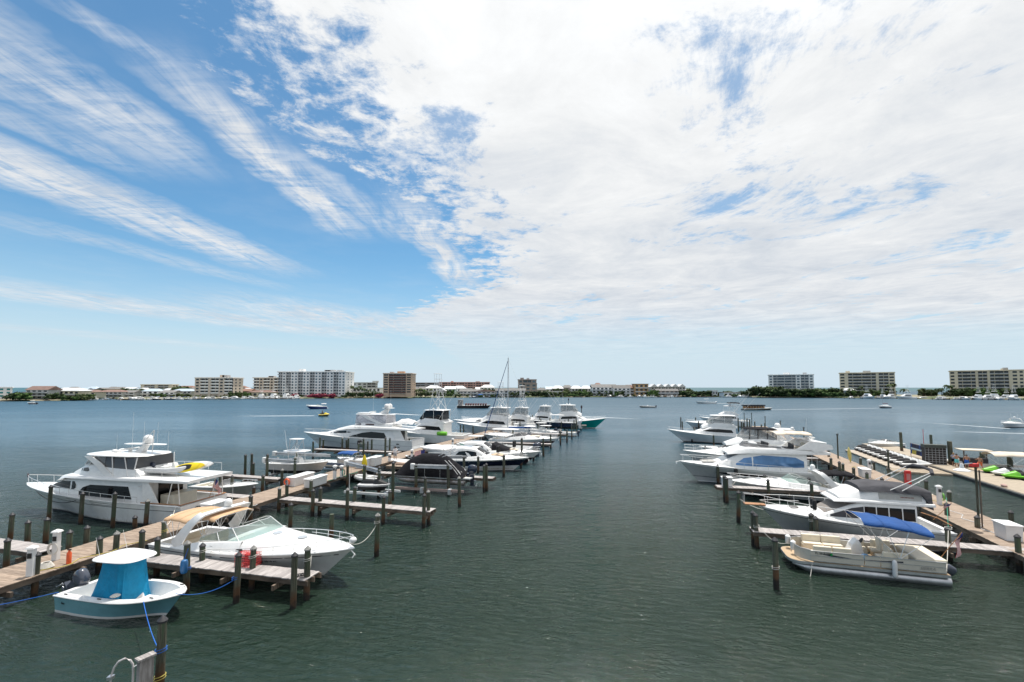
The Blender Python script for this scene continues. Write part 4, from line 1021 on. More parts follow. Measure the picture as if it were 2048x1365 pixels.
# the big white express cruiser with the tan canvas
ex1, H, fr, k = express('express_cruiser', 'large white cruiser with tan canvas top, swept arch and curved windscreen beside nearest finger pier', (-21.0, 29.3), (-8.55, 25.15), 4.1, 1.85, 1.25, [(.82, HULLW), (1.0, WHITE)], cock=.40, canvas=None)
L = H.L; zs = H.zs(.4)
bimini(ex1, L * .05, L * .195, 1.45, zs + 1.26, TANC, legs=zs, crown=.18, name='aft_canvas_top'); bimini(ex1, L * .22, L * .35, 1.3, zs + 1.5, TANC, legs=zs + .4, crown=.12, name='forward_canvas_top')
H.stripe(ex1, 0.0, .97, .80, .835, BOOT, fr=True, taper=False, name='rub_line'); H.stripe(ex1, .0, .93, .30, .36, BOOT, taper=False, name='lower_line'); H.ports(ex1, [.22, .66], .66, .42, .16); 
for x_, y_ in ((.40, 1), (.50, 1)):
    pass
for sg in (1, -1):
    for xx in (.38, .53):
        x = L * xx; _, zb, zt, wb, wt = fr.at(max(x, L * .44)); zz = zb + (zt - zb) * .42; yy = fr.y(max(x, L * .44), zz)
        MB().loft([[(x + .24 * math.cos(a), sg * (yy + o_), zz + .1 * math.sin(a)) for a in [2 * math.pi * j / 12 for j in range(12)]] for o_ in (-.03, .03)]).build('oval_port', DARKG, ex1)
text(ex1, 'FL 0519 KL', .20, side_M(H, .70, .70), BLACK); text(ex1, 'Cruisers', .30, side_M(H, .055, .66), mat('dark_lettering', (.03, .03, .04), .5), shear=.35)
fender(ex1, -.3, -1.2, .9, WHITE)
MB().ball((L * .995, 0, hb_ := 2.25), .2, .2, .17).build('bow_light', WHITE, ex1, smooth=True)
rope(ex1.matrix_world @ Vector((0, 0, 0)) + Vector((L * .93 * math.cos(ex1.rotation_euler.z), L * .93 * math.sin(ex1.rotation_euler.z), 0)) + Vector((-12 * 0, 0, 0)) if False else (-9.2, 25.9, 1.9), (*W(753, 1113)[:2], 2.0), .55, ROPEW, 'white rope sagging from the big cruiser bow to the free standing piling')
rope((-10.6, 24.6, 1.65), (*W(613, 1199)[:2], 1.75), .75, ROPEW, 'white rope looping from the big cruiser to the outer finger piling')
rope((-17.0, 26.3, 1.25), (*W(403, 1162)[:2], 1.5), .5, ROPEW, 'white rope looping from cruiser side to piling behind the finger pier')

# flybridge motor yacht, far left
my1, L = boat_root('motor_yacht', 'white flybridge motor yacht with clear enclosure and dinghy on its aft deck, far left', 'motor yacht', (-22.75, 34.75), (-39.1, 37.4))
B_ = 4.7; H = Hull(L, B_, 2.55, 1.75, ov=2.7, stern=.93, full=2.3, tn=.35, sheerp=1.4, flare=.66); H.build(my1, [(.70, HULLW), (.73, BOOT), (1, WHITE)], zb=.14)
H.deck(my1, .20); H.cockpit(my1, .01, .20, 1.05, cw=.3)
MB().box(-.9, .05, -2.0, 2.0, .3, .42).build('swim_platform', WHITE, my1, bevel=.04)
ho = House([(3.2, 1.3, 3.75, 1.75, 1.7), (8.5, 1.5, 3.8, 1.78, 1.68), (10.2, 1.6, 3.72, 1.72, 1.5), (11.6, 1.8, 3.35, 1.5, 1.25), (12.9, 2.0, 2.65, 1.25, 1.0), (14.2, 2.15, 2.3, .8, .5)], rad=.2, crown=.08)
ho.build(my1, WHITE, 'deckhouse')
ho.win(my1, [(4.6, 2.0, 2.02), (4.95, 2.0, 3.1), (8.3, 2.05, 3.12), (9.0, 2.1, 2.85), (9.35, 2.15, 2.45)], DARKG, 'salon_window')
ho.win(my1, [(9.75, 2.75, 3.0), (9.95, 2.58, 3.32), (11.3, 2.62, 3.28), (12.2, 2.55, 2.95), (12.8, 2.52, 2.6)], DARKG, 'pilothouse_window')
ho.top(my1, 11.2, 12.9, -.9, .9, BEIGEC, 'windscreen_cover')
up = House([(-.5, 3.68, 3.9, 2.1, 2.15), (3.0, 3.68, 3.98, 2.2, 2.2), (8.5, 3.70, 3.98, 2.1, 2.05), (10.4, 3.68, 3.92, 1.9, 1.75), (11.5, 3.4, 3.75, 1.5, 1.2), (12.1, 3.2, 3.35, 1.2, .9)], rad=.12, crown=.05); up.build(my1, WHITE, 'upper_deck')
fb = House([(4.0, 3.95, 4.15, 1.7, 1.65), (4.4, 3.95, 4.65, 1.75, 1.7), (8.4, 3.95, 4.9, 1.75, 1.65), (9.3, 3.95, 4.75, 1.6, 1.4), (10.6, 3.9, 4.2, 1.2, .9)], rad=.12, crown=.03); fb.build(my1, WHITE, 'flybridge_coaming')
fb.win(my1, [(8.5, 4.35, 4.4), (8.7, 4.3, 4.65), (9.5, 4.28, 4.5)], DARKG, 'vent_window')
House([(4.5, 4.6, 5.62, 1.7, 1.55), (7.3, 4.7, 5.65, 1.66, 1.5), (8.7, 4.75, 5.65, 1.55, 1.35)], rad=.05, crown=0).build(my1, SMOKE, 'aft_enclosure')
screen(my1, [(7.2, 1.66, 4.9), (8.6, 1.6, 4.88), (9.5, 1.2, 4.8), (9.9, 0, 4.8)], [(7.2, 1.55, 5.65), (8.3, 1.5, 5.65), (9.0, 1.1, 5.65), (9.3, 0, 5.65)], VINYL, mull=(1, 2), r=.03, fr=WHITE)
slab(my1, 4.0, 9.9, 1.85, 1.55, 5.65, .14, .14, WHITE, 'hard_top')
for sg in (1, -1):
    MB().shell([[(6.2, sg * 1.78, 4.0), (6.9, sg * 1.78, 4.0)], [(7.4, sg * 1.7, 5.1), (8.2, sg * 1.7, 5.1)], [(8.3, sg * 1.62, 5.62), (9.1, sg * 1.55, 5.62)]], (0, .05 * sg, 0)).build('side_wing', WHITE, my1)
bars(my1, mirror([[(4.5, 1.7, 4.6), (4.4, 1.6, 5.66)], [(5.0, 1.75, 4.0), (5.5, 1.6, 5.66)], [(6.3, 1.75, 4.0), (6.6, 1.6, 5.66)]]), .04, WHITE, 'hard_top_posts')
MB().loft([[(5.6, -.25, 5.8), (6.3, -.25, 5.8), (6.3, .25, 5.8), (5.6, .25, 5.8)], [(5.1, -.15, 6.6), (5.5, -.15, 6.6), (5.5, .15, 6.6), (5.1, .15, 6.6)]]).build('mast_leg', WHITE, my1, bevel=.04)
slab(my1, 3.6, 7.2, .35, .5, 6.6, .07, .03, WHITE, 'mast_wing'); dome(my1, 5.2, 0, 6.75, .36, .75)
scanner(my1, 6.8, 0, 5.95, 1.5); dome(my1, 7.4, .5, 5.9, .25, .2); dome(my1, 8.0, -.4, 5.9, .22, .18); dome(my1, 7.9, .3, 5.9, .2, .2)
antenna(my1, 8.3, -1.5, 4.9, 4.6, .0); antenna(my1, 7.0, -1.3, 5.8, 2.8, 0); antenna(my1, 6.7, 1.2, 5.8, 1.8, 0); antenna(my1, 4.4, 0, 6.7, 2.0, -.02); antenna(my1, 4.3, -.9, 5.8, 1.9, 0)
bars(my1, [[(4.3, .5, 5.8), (4.2, .5, 8.0)], [(5.2, .5, 6.7), (4.2, .5, 8.0)]], .03, CHROME, 'signal_mast')
H.rail(my1, .22, .99, h=.75, step=.062, n=26, r=.022, h0=.5, inset=.14)
bars(my1, mirror([[(.5, 2.1, 4.0), (.5, 2.1, 4.7), (3.0, 2.15, 4.7), (5.5, 2.1, 4.65)], [(1.7, 2.12, 4.0), (1.7, 2.12, 4.7)], [(3.9, 2.12, 4.0), (3.9, 2.12, 4.68)]]), .018, CHROME, 'aft_deck_rail')
MB().box(3.18, 3.22, -1.3, .9, 1.3, 3.5).build('aft_door', DARKG, my1); MB().box(1.6, 2.7, -1.0, 1.2, 1.06, 2.4).build('cockpit_cabinet', CREAM, my1, bevel=.05)
for i in range(6): MB().box(2.5 + i * .17, 2.9 + i * .17, 1.5, 2.05, 1.3 + i * .38, 1.36 + i * .38).build('stair_step', WHITE, my1)
MB().shell([[(1.9, 2.15, 1.9), (3.2, 2.15, 1.9)], [(2.9, 2.05, 3.7), (3.4, 2.05, 3.7)]], (0, -.08, 0)).build('stair_side', WHITE, my1)
bars(my1, mirror([[(.25, 2.0, 1.8), (.4, 2.05, 3.7)], [(1.2, 2.1, 1.9), (.9, 2.05, 3.7)]]), .035, WHITE, 'overhang_posts')
for sg in (1, -1): MB().tube([(.02, sg * 2.1, 1.86), (3.3, sg * 2.2, 1.92)], .045, 6).build('teak_cap_rail', TEAK, my1)
MB().tube([(.06, -2.1, 1.86), (.06, 2.1, 1.86)], .05, 6).build('teak_cap_rail', TEAK, my1)
for a, b_ in ((.34, .47), (.50, .62)): H.stripe(my1, a, b_, .78, .80, BOOT, fr=True, taper=False, name='hull_window_trim', n=4); H.stripe(my1, a, b_, .87, .89, BOOT, fr=True, taper=False, name='hull_window_trim', n=4)
tm = Matrix(((0, 0, -1, -.03), (-1, 0, 0, .15), (0, 1, 0, 1.18), (0, 0, 0, 1)))
text(my1, 'Shana 1', .62, tm, mat('dark_green_gold', (.03, .03, .015), .5), shear=.45)
MB().tube([(-.03, .9 * math.cos(a) * .55 + .75, .62 + .22 * math.sin(a)) for a in [i * .314 for i in range(11)]], .025, 5).build('transom_badge', GREYC, my1)
MB().tube([(-.03, .9 * math.cos(a) * .55 - .85, .62 + .22 * math.sin(a)) for a in [i * .314 for i in range(11)]], .025, 5).build('transom_badge', GREYC, my1)
stars_flag(my1, -.15, -.2, 1.85, w=1.1, h=.75, rz=R(165), droop=.75, plen=1.9, lean=(-.35, .1))
MB().tube([(L - .1, 0, 2.6), (L + .05, 0, 3.5)], .02, 5).build('bow_staff', CHROME, my1); MB().shell([[(L + .02, 0, 3.5), (L + .03, .02, 3.1)], [(L - .2, .06, 3.35), (L - .15, .04, 3.0)]], (0, .01, 0)).build('bow_pennant', mat('dark_red_cloth', (.09, .02, .03), .8), my1)
my1.location = (-24.5, 36.9, 0); my1.rotation_euler.z = heading((-24.5, 36.9), (-42.2, 40.2)); my1.scale = (1.09, 1.0, .88)
my1_rz = my1.rotation_euler.z

# inflatable tender and paddle boards on the upper deck
def rib(name, label, loc, rz, L=3.2, tube_m=RUBBERG, eng=COWLN, w=.72, group=None, inner=WHITE2):
    r = thing(name, label, 'dinghy', loc, rz, group); pts = [(0, w, .3), (L * .6, w, .32), (L * .82, w * .72, .38), (L, 0, .46), (L * .82, -w * .72, .38), (L * .6, -w, .32), (0, -w, .3)]
    sm = []
    for i in range(len(pts) - 1):
        a, b_ = Vector(pts[i]), Vector(pts[i + 1])
        for j in range(4): sm.append(a.lerp(b_, j / 4))
    sm.append(Vector(pts[-1])); MB().tube(sm, .21, 8).build('tube', tube_m, r, smooth=True)
    MB().loft([[(.05, -.55, .28), (.05, 0, .05), (.05, .55, .28)], [(L * .6, -.55, .3), (L * .6, 0, .08), (L * .6, .55, .3)], [(L * .92, -.1, .4), (L * .92, 0, .3), (L * .92, .1, .4)]], cap=True).build('rigid_hull', WHITE, r)
    MB().box(L * .3, L * .42, -.45, .45, .3, .58).build('seat', inner, r, bevel=.04); MB().loft([[(L * .55, -.2, .3), (L * .68, -.2, .3), (L * .68, .2, .3), (L * .55, .2, .3)], [(L * .55, -.16, .85), (L * .6, -.16, .85), (L * .6, .16, .85), (L * .55, .16, .85)]]).build('console', inner, r)
    if eng: outboard(r, -.05, 0, .42, eng, .6)
    return r
rib('inflatable_dinghy', 'white inflatable dinghy with black outboard on the yacht upper deck', on(my1, 3.9, -.7, 4.05), my1_rz + math.pi, group=None, L=3.3)
bpy.data.objects['inflatable_dinghy'].location = on(my1, 4.2, .3, 4.1); bpy.data.objects['inflatable_dinghy'].rotation_euler.z = my1_rz + R(180)
def board(label, loc, rot, L=3.1, w=.4, pad=BLACK, base=YELLOW):
    r = thing('paddle_board', label, 'paddle board', loc, 0, None); r.rotation_euler = rot; n = 14
    def half(i): f = i / n; return w * math.sin(math.pi * min(1, max(0.02, f)) ** .85) ** .55
    def ring(i, hh): x = L * i / n; b_ = half(i); return [(x, -b_, 0), (x, -b_ * .85, hh), (x, b_ * .85, hh), (x, b_, 0), (x, b_ * .8, -hh), (x, -b_ * .8, -hh)]
    MB().loft([ring(i, .05) for i in range(n + 1)]).build('board', base, r, smooth=True, sharp=50)
    MB().shell([[(L * (.16 + .44 * i / 6), -w * .66 * math.sin(.5 + 2.2 * i / 6) ** .5, .062), (L * (.16 + .44 * i / 6), w * .66 * math.sin(.5 + 2.2 * i / 6) ** .5, .062)] for i in range(7)], (0, 0, -.006)).build('deck_pad', pad, r)
    return r
board('yellow and black paddle board leaning on the yacht upper deck rail', on(my1, 2.5, .5, 4.45), (R(55), R(-9), my1_rz + math.pi), pad=BLACK)
board('yellow tipped white paddle board behind the other board on yacht deck', on(my1, 2.0, .25, 4.55), (R(55), R(-9), my1_rz + math.pi), pad=mat('pale_pad', (.5, .5, .5), .7), base=WHITE)
rope(on(my1, 12.6, 2.1, 2.3), on(my1, 8.6, 2.45, 1.9), .45, BLACK, 'dark rope sagging along the flybridge yacht side between pilings', r=.03)

# grey open boat behind the yacht
r, H = small_runabout('open_fishing_boat', 'small white open boat with grey hull side behind the flybridge yacht stern', (-31.2, 46.0), (-24.3, 44.1), 2.4, 1.35, .9, GREYH, outb=COWLW)
H.rail(r, .6, .985, h=.3, step=.1, inset=.1)
# boat lift with tower boat
def lift_beam(pa, pb, z, label, thick=.2, group='boat lift beams'):
    a, b_ = Vector(pa), Vector(pb); ang = heading(a, b_); L_ = (b_ - a).length; t_ = thing('boat_lift_beam', label, 'boat lift', (a.x, a.y, z), ang, group)
    MB().box(-.3, L_ + .3, -.1, .1, 0, .05).box(-.3, L_ + .3, -.015, .015, .05, .25).box(-.3, L_ + .3, -.1, .1, .25, .3).build('i_beam', ALUP, t_)
    MB().box(-.55, -.15, -.2, .2, -.15, .42).build('drive_motor_cover', WHITE, t_, bevel=.06); MB().tube([(0.2, 0, .36), (L_ - .2, 0, .36)], .035, 6).build('cable_winder', ALU, t_)
    for x in (.9, L_ - .9): MB().tube([(x, 0, .3), (x, 0, -z + 1.2)], .012, 4).build('lift_cable', CHROME, t_)
    return t_
lc, H, k = centre_console('centre_console_boat', 'cream edged open boat with tall aluminium tower, raised on the left boat lift', (-27.0, 52.0), (-20.0, 50.2), 2.6, 1.15, .8, GREYH, tz=1.9, engines=0, z=1.35)
bars(lc, mirror([[(2.4, .55, .4), (2.6, .5, 3.4)], [(3.9, .5, .4), (3.5, .45, 3.4)], [(2.6, .5, 3.4), (3.5, .45, 3.4)], [(2.45, .52, 1.9), (3.55, .45, 3.3)]]), .035, ALU, 'aluminium_tower'); slab(lc, 2.3, 3.9, .6, .55, 3.4, .05, .03, WHITE, 'tower_top')
bars(lc, [[(1.6, .3, 2.2), (1.0, .5, 4.3)]], .015, WHITE, 'antenna')
lift_beam(W(533, 971), W(588, 976), 2.55, 'long grey beam across the front pilings of the tower boat lift'); lift_beam((-27.6, 54.0), (-21.0, 52.4), 2.6, 'rear grey beam behind the tower boat on its lift')
for dx_ in (1.2, 4.8):
    a = on(lc, dx_, 0, 0); c_ = thing('lift_cradle', 'dark cradle bunk under the tower boat hull, ' + ('stern one' if dx_ < 2 else 'bow one'), 'boat lift', (a.x, a.y, 1.0), lc.rotation_euler.z, 'boat lift cradles'); MB().box(-.1, .1, -1.8, 1.8, -.1, .1).build('cross_bar', ALUP, c_); MB().box(-.08, .08, -.8, -.6, .1, .35).box(-.08, .08, .6, .8, .1, .35).build('bunk', BEAM, c_)
# boats with blue top and white engines beyond it
small_runabout('runabout', 'small white boat with crumpled blue bimini behind the boat lift', (-18.6, 57.8), (-24.8, 59.6), 2.3, 1.2, .85, HULLW, canvas=BLUEC, outb=COWLW)
r_, H_ = small_runabout('runabout', 'small white boat with white outboard beside the fishing pontoon', (-17.9, 60.6), (-23.6, 62.3), 2.2, 1.1, .8, HULLW, outb=COWLW)
# pontoon builder
def pontoon(name, label, S, B, beam=2.55, z=0.0, side=CREAM, furn=True, tube_m=ALU, dz=.62, fh=.68, group='boats moored in the marina'):
    r, L = boat_root(name, label, 'pontoon boat', S, B, z, group)
    for y in (-beam * .34, beam * .34):
        n = 10; rings = []
        for i in range(n + 1):
            f = i / n; x = -.15 + (L - .1) * f; rr = .31 * (1 if f < .86 else max(.12, 1 - ((f - .86) / .14) ** 2)); up_ = 0 if f < .8 else .18 * ((f - .8) / .2) ** 2
            rings.append([(x, y + rr * math.cos(a), .18 + up_ + rr * math.sin(a)) for a in [2 * math.pi * j / 14 for j in range(14)]])
        MB().loft(rings).build('pontoon_tube', tube_m, r, smooth=True, sharp=50)
    n = 16; ol = [(-.05, -beam / 2), (L - .7, -beam / 2)] + [(L - .7 + .7 * math.sin(a), -beam / 2 * math.cos(a) ** .5) for a in [i * math.pi / 16 for i in range(1, 8)]]
    ol = ol + [(x, -y) for x, y in ol[::-1]]
    MB().loft([[(x, y, dz - .14) for x, y in ol], [(x, y, dz) for x, y in ol]]).build('deck_frame', ALU, r); MB().loft([[(x * .998, y * .96, dz - .02) for x, y in ol], [(x * .998, y * .96, dz + .012) for x, y in ol]]).build('deck_carpet', mat('tan_carpet', (.42, .31, .2), .9, bump=.2, bscale=90), r)
    return r, L
fp, L = pontoon('fishing_pontoon', 'grey fenced fishing pontoon with blue stripe near the big yacht', (-22.2, 56.3), (-16.9, 54.9), 2.3, z=.5)
for sg in (1, -1):
    MB().box(.1, L - .9, sg * 1.1 - .01, sg * 1.1 + .01, .65, 1.05).build('side_panel', mat('pale_grey_panel', (.42, .44, .46), .5), fp); MB().box(.1, L - .9, sg * 1.125 - .006, sg * 1.125 + .006, .85, .93).build('blue_stripe', BLUEBOT, fp)
bars(fp, mirror([[(.1, 1.1, .6), (.1, 1.1, 1.4), (L - .9, 1.1, 1.4), (L - .9, 1.1, .6)]] + [[(x, 1.1, .6), (x, 1.1, 1.4)] for x in (1, 2, 3, 4)]), .02, ALU, 'rail'); seat(fp, 2.5, 0, .8, .8, .5, .5, WHITE, 'centre_seat')

# jet ski on its lift
jl = jetski('white and grey jet ski raised on the lift before the covered pontoon boat', (-14.6, 44.4), R(-16), .85, mat('silver_paint', (.55, .55, .57), .3), BLACK, group=None)
lift_beam(W(694.5, 975), W(757, 996), 2.35, 'grey beam over the jet ski lift'); 
t_ = thing('lift_platform', 'white tipped platform under the raised jet ski', 'boat lift', (-13.2, 43.9, .62), R(-16)); MB().box(-2.6, 2.4, -.9, -.75, -.1, .1).box(-2.6, 2.4, .75, .9, -.1, .1).build('side_rail', WHITE, t_); MB().box(-1.5, -1.3, -.9, .9, -.2, 0).box(1.2, 1.4, -.9, .9, -.2, 0).build('cross_bar', ALUP, t_)
bars(t_, [[(-2.0, -.9, 0), (-2.0, -.9, 1.7)], [(2.2, -.9, 0), (2.2, -.9, 1.5)]], .03, PVC, 'guide_post')

# black covered pontoon on its lift
bp_, L = pontoon('covered_pontoon_boat', 'black canvas covered pontoon boat on a lift with large dark outboard', (-4.6, 46.4), (-12.0, 48.3), 2.55, z=.95, tube_m=mat('stained_aluminium', (.42, .38, .36), .35, metal=.7, var=.35, vscale=1.4), dz=.66)
rows = []
prof = [(-.1, .85), (.3, 1.15), (1.0, 1.75), (1.9, 2.45), (2.6, 2.75), (3.6, 2.78), (4.8, 2.7), (5.8, 2.35), (6.6, 1.75), (7.3, .95), (7.55, .7)]
for x, zt in prof:
    x *= L / 7.65; wv_ = lambda y: .05 * math.sin(x * 3.1 + y * 4)
    rows.append([(x, y * (1.32 if abs(y) > .9 else 1.25), (.62 if abs(y) == 1 else .66 + (zt - .66) * (1 - abs(y) ** 3.2) + wv_(y) * (zt - .6) * .5)) for y in (-1, -.97, -.9, -.75, -.5, -.25, 0, .25, .5, .75, .9, .97, 1)])
MB().grid(rows).build('canvas_cover', BLACKC, bp_, smooth=True, sharp=70)
for x0_, x1_ in ((.15, 1.5), (.45, 1.9)): MB().tube([(x0_, 1.24, 1.0), (x0_ + .5, 1.25, 1.6), (x1_, 1.05, 2.3)], .025, 5).build('cover_zip', WHITE, bp_)
text(bp_, '~', .5, Matrix.Translation((2.5, 1.32, 1.5)) @ Matrix.Rotation(R(90), 4, 'X') @ Matrix.Rotation(R(180), 4, 'Y'), mat('grey_print', (.25, .25, .26), .6))
outboard(bp_, -.25, 0, .95, COWLN, 1.25); bars(bp_, mirror([[(.1, .8, .7), (.6, .8, 1.35), (1.1, .8, .75)], [(-.1, .5, .7), (.4, .5, 1.2)]]), .03, CHROME, 'ladder_rail'); MB().box(-.8, 0, .4, 1.1, .55, .65).build('swim_step', WHITE, bp_)
bars(bp_, mirror([[(2.2, 1.0, 2.6), (1.0, .9, 3.1), (1.0, 0, 3.2)], [(2.6, 1.0, 2.7), (1.5, .9, 3.25), (1.5, 0, 3.35)]]), .025, CHROME, 'folded_bimini_frame')
lift_beam(W(831.5, 987), W(897, 990), 2.5, 'near grey beam of the covered pontoon boat lift'); lift_beam(W(858, 958), W(928, 958), 2.3, 'far grey beam of the covered pontoon boat lift')
MB_ = thing('lift_cradle', 'long pale cradle rail under the black covered pontoon boat', 'boat lift', (-11.6, 45.9, .55), R(-14), 'boat lift cradles'); MB().box(0, 7.2, -.05, .05, -.12, .12).build('rail', mat('dull_pink_grey', (.34, .26, .24), .6), MB_); MB().box(2.7, 3.0, -.15, .25, -.35, .15).box(5.6, 5.9, -.15, .25, -.35, .15).build('bracket', ALUP, MB_)

# ------------------------------------------------------------------ left row, middle and far
nv, H, fr, k = express('sport_cruiser', 'navy hulled sport cruiser with long arched dark cabin window and white deck', (-9.3, 61.0), (2.1, 57.9), 3.7, 1.75, 1.2, [(.30, HULLW), (.34, WHITE), (.86, NAVY), (1, WHITE)], wsm=False, arch_on=False, pads=mat('tan_sun_pad', (.55, .40, .27), .8), boot=WHITE)
hardtop_cabin(nv, H, k, H.L * .16, H.L * .60, H.zs(.4), H.bs(.4), h=1.45)
for sg in (1,): MB().lathe([(.16, 2.2), (.2, 2.3), (.2, 2.9), (.16, 3.0)], 10, cx=H.L * .66, cy=-.2).build('black_fender', BLACK, nv); MB().lathe([(.16, 2.2), (.2, 2.3), (.2, 2.9), (.16, 3.0)], 10, cx=H.L * .66, cy=.35).build('black_fender', BLACK, nv)
rope((-1.2, 57.5, 1.75), (*W(1007.5, 955)[:2], 1.9), .5, ROPEW, 'white rope sagging on the navy cruiser bow')
n2, H, fr, k = express('sport_cruiser', 'white sport cruiser with black aft canvas and pale stripe behind the navy cruiser', (-7.6, 66.0), (4.0, 63.1), 3.7, 1.8, 1.2, [(.45, mat('maroon_black', (.02, .012, .018), .2)), (1, WHITE)], wsm=False, arch_on=False, pads=BEIGEC)
hardtop_cabin(n2, H, k, H.L * .10, H.L * .46, H.zs(.4), H.bs(.4), h=1.5, glassm=DARKG); MB().lathe([(.16, 2.2), (.2, 2.3), (.2, 2.95), (.16, 3.05)], 10, cx=H.L * .68, cy=-.1).lathe([(.16, 2.2), (.2, 2.3), (.2, 2.95), (.16, 3.05)], 10, cx=H.L * .68, cy=.4).build('black_fender', BLACK, n2)
House([(H.L * .44, 1.6, 2.75, 1.5, 1.2), (H.L * .56, 1.7, 2.2, 1.4, 1.1), (H.L * .66, 1.8, 1.95, 1.2, .9)], rad=.1).build(n2, BLACKC, 'windscreen_cover')
sgb, H, k = centre_console('centre_console_boat', 'sea green hulled open boat with two large dark outboards on its stern', (3.3, 70.6), (-8.6, 73.9), 3.3, 1.7, 1.25, SEAGREEN, tz=2.5, engines=2, ecowl=COWLN, esc=1.4)
H.rail(sgb, .5, .98, h=.3, step=.1)
tb, H, fr, k = express('day_cruiser', 'white cruiser with maroon stripe and long white hard top before the sail boat', (-3.8, 84.6), (8.3, 81.3), 3.6, 1.6, 1.15, [(.35, HULLW), (.6, mat('maroon_stripe', (.05, .015, .025), .2)), (1, WHITE)], wsm=True, arch_on=False, pads=BEIGEC, sgl=SMOKE)
slab(tb, H.L * .02, H.L * .42, 1.5, 1.2, H.zs(.4) + 1.6, .1, .12, WHITE, 'hard_top'); bars(tb, mirror([[(H.L * .06, 1.5, 1.3), (H.L * .08, 1.4, 2.85)], [(H.L * .36, 1.4, 1.5), (H.L * .38, 1.1, 2.9)]]), .05, WHITE, 'top_posts')
# big motor yacht
by, L = boat_root('motor_yacht', 'largest white motor yacht with long curved dark windows and enclosed flybridge, middle left', 'motor yacht', (-14.2, 71.4), (-33.1, 74.1))
H = Hull(L, 5.2, 3.05, 2.15, ov=3.2, stern=.93, full=2.2, tn=.35, sheerp=1.6, flare=.72); H.build(by, [(.45, HULLW), (.48, mat('grey_line', (.3, .3, .32), .4)), (1, HULLW)], boot=BOOT, zb=.25); H.deck(by, .16); H.cockpit(by, .01, .16, 1.5, cw=.3)
MB().box(-1.5, .05, -2.2, 2.2, .35, .5).build('swim_platform', WHITE, by, bevel=.05)
ho = House([(2.6, 1.8, 4.15, 2.1, 1.95), (8, 2.0, 4.2, 2.15, 1.95), (10.5, 2.2, 4.15, 2.1, 1.85), (13.0, 2.5, 3.7, 1.8, 1.4), (15.0, 2.7, 3.05, 1.2, .8), (16.6, 2.8, 2.92, .6, .3)], rad=.25, crown=.12); ho.build(by, WHITE, 'deckhouse')
ho.win(by, [(4.1, 2.45, 2.6), (4.5, 2.4, 3.45), (6.5, 2.42, 3.62), (8.0, 2.5, 3.4), (9.4, 2.58, 2.9), (10.1, 2.6, 2.66)], DARKG, 'salon_window'); ho.win(by, [(9.8, 3.42, 3.45), (10.8, 3.25, 3.68), (12.2, 3.2, 3.55), (13.5, 3.12, 3.2)], DARKG, 'pilothouse_window'); ho.top(by, 12.0, 13.8, -.95, .95, DARKG, 'front_window')
up = House([(-.2, 4.0, 4.2, 2.3, 2.3), (3, 4.05, 4.5, 2.4, 2.35), (8, 4.1, 4.75, 2.35, 2.2), (10.5, 4.0, 4.6, 2.1, 1.8), (12.6, 3.65, 4.0, 1.5, 1.1), (13.2, 3.6, 3.7, 1.2, .8)], rad=.18, crown=.06); up.build(by, WHITE, 'upper_deck')
fb = House([(3.4, 4.4, 5.2, 1.9, 1.8), (8.2, 4.6, 5.35, 1.9, 1.7), (9.6, 4.5, 5.15, 1.5, 1.2)], rad=.1); fb.build(by, WHITE, 'flybridge_coaming'); fb.win(by, [(6.2, 4.85, 5.1), (8.4, 4.9, 5.12), (9.3, 4.9, 4.95)], mat('brown_stripe', (.06, .025, .02), .3), 'accent_stripe')
House([(4.4, 5.2, 6.75, 1.78, 1.5), (8.6, 5.25, 6.75, 1.7, 1.4), (9.6, 5.2, 6.7, 1.2, .9)], rad=.08, crown=0).build(by, mat('curtained_vinyl', (.5, .5, .53), .35, var=.35, vscale=5), 'curtained_enclosure')
for sg in (1, -1): MB().shell([[(4.6, sg * 1.84, 5.1), (5.6, sg * 1.84, 5.1)], [(6.8, sg * 1.66, 6.2), (7.8, sg * 1.66, 6.2)], [(7.6, sg * 1.6, 6.75), (8.6, sg * 1.5, 6.75)]], (0, .05 * sg, 0)).build('side_wing', WHITE, by)
slab(by, 3.8, 10.0, 1.75, 1.3, 6.75, .16, .14, WHITE, 'hard_top'); MB().loft([[(5.0, -.3, 6.95), (6.4, -.3, 6.95), (6.4, .3, 6.95), (5.0, .3, 6.95)], [(4.6, -.2, 7.9), (5.2, -.2, 7.9), (5.2, .2, 7.9), (4.6, .2, 7.9)]]).build('mast_leg', WHITE, by, bevel=.05)
slab(by, 4.0, 5.6, 1.0, 1.0, 8.0, .08, .02, WHITE, 'mast_wing'); dome(by, 4.8, .6, 8.1, .4, .8); dome(by, 4.8, -.4, 8.1, .4, .8); scanner(by, 7.4, 0, 7.1, 2.0); antenna(by, 7.8, -1, 7.0, 4.5, 0); antenna(by, 4.0, 1, 7.0, 4.5, 0); slab(by, 7, 9.8, .9, .7, 7.05, .1, .05, WHITE, 'radar_deck')
rows = []
for i in range(9):
    x = .4 + i * .42; hh = .85 * math.sin(math.pi * min(1, (i + .5) / 8.8)) ** .5; rows.append([(x, y, 4.3 + hh * (1 - abs(y / 1.1) ** 2.5) + .06 * math.sin(i * 2.4 + y * 3)) for y in (-1.1, -.9, -.45, 0, .45, .9, 1.1)])
ct = thing('covered_tender', 'white canvas covered tender on the upper deck of the largest yacht', 'dinghy', (0, 0, 0), 0); MB().grid(rows).build('cover', WHITEC, ct, smooth=True)
by.location = (-15.6, 76.4, 0); by.rotation_euler.z = heading((-15.6, 76.4), (-37.1, 81.6)); by.scale = (1.155, 1.0, .87)
H.rail(by, .45, .985, h=.65, step=.06, n=24, inset=.15); H.ports(by, [.12, .15, .22, .62, .68], .42, .5, .16); H.ports(by, [.12], .68, .5, .2); ct.location = on(by, 0, .2, .15); ct.rotation_euler.z = by.rotation_euler.z
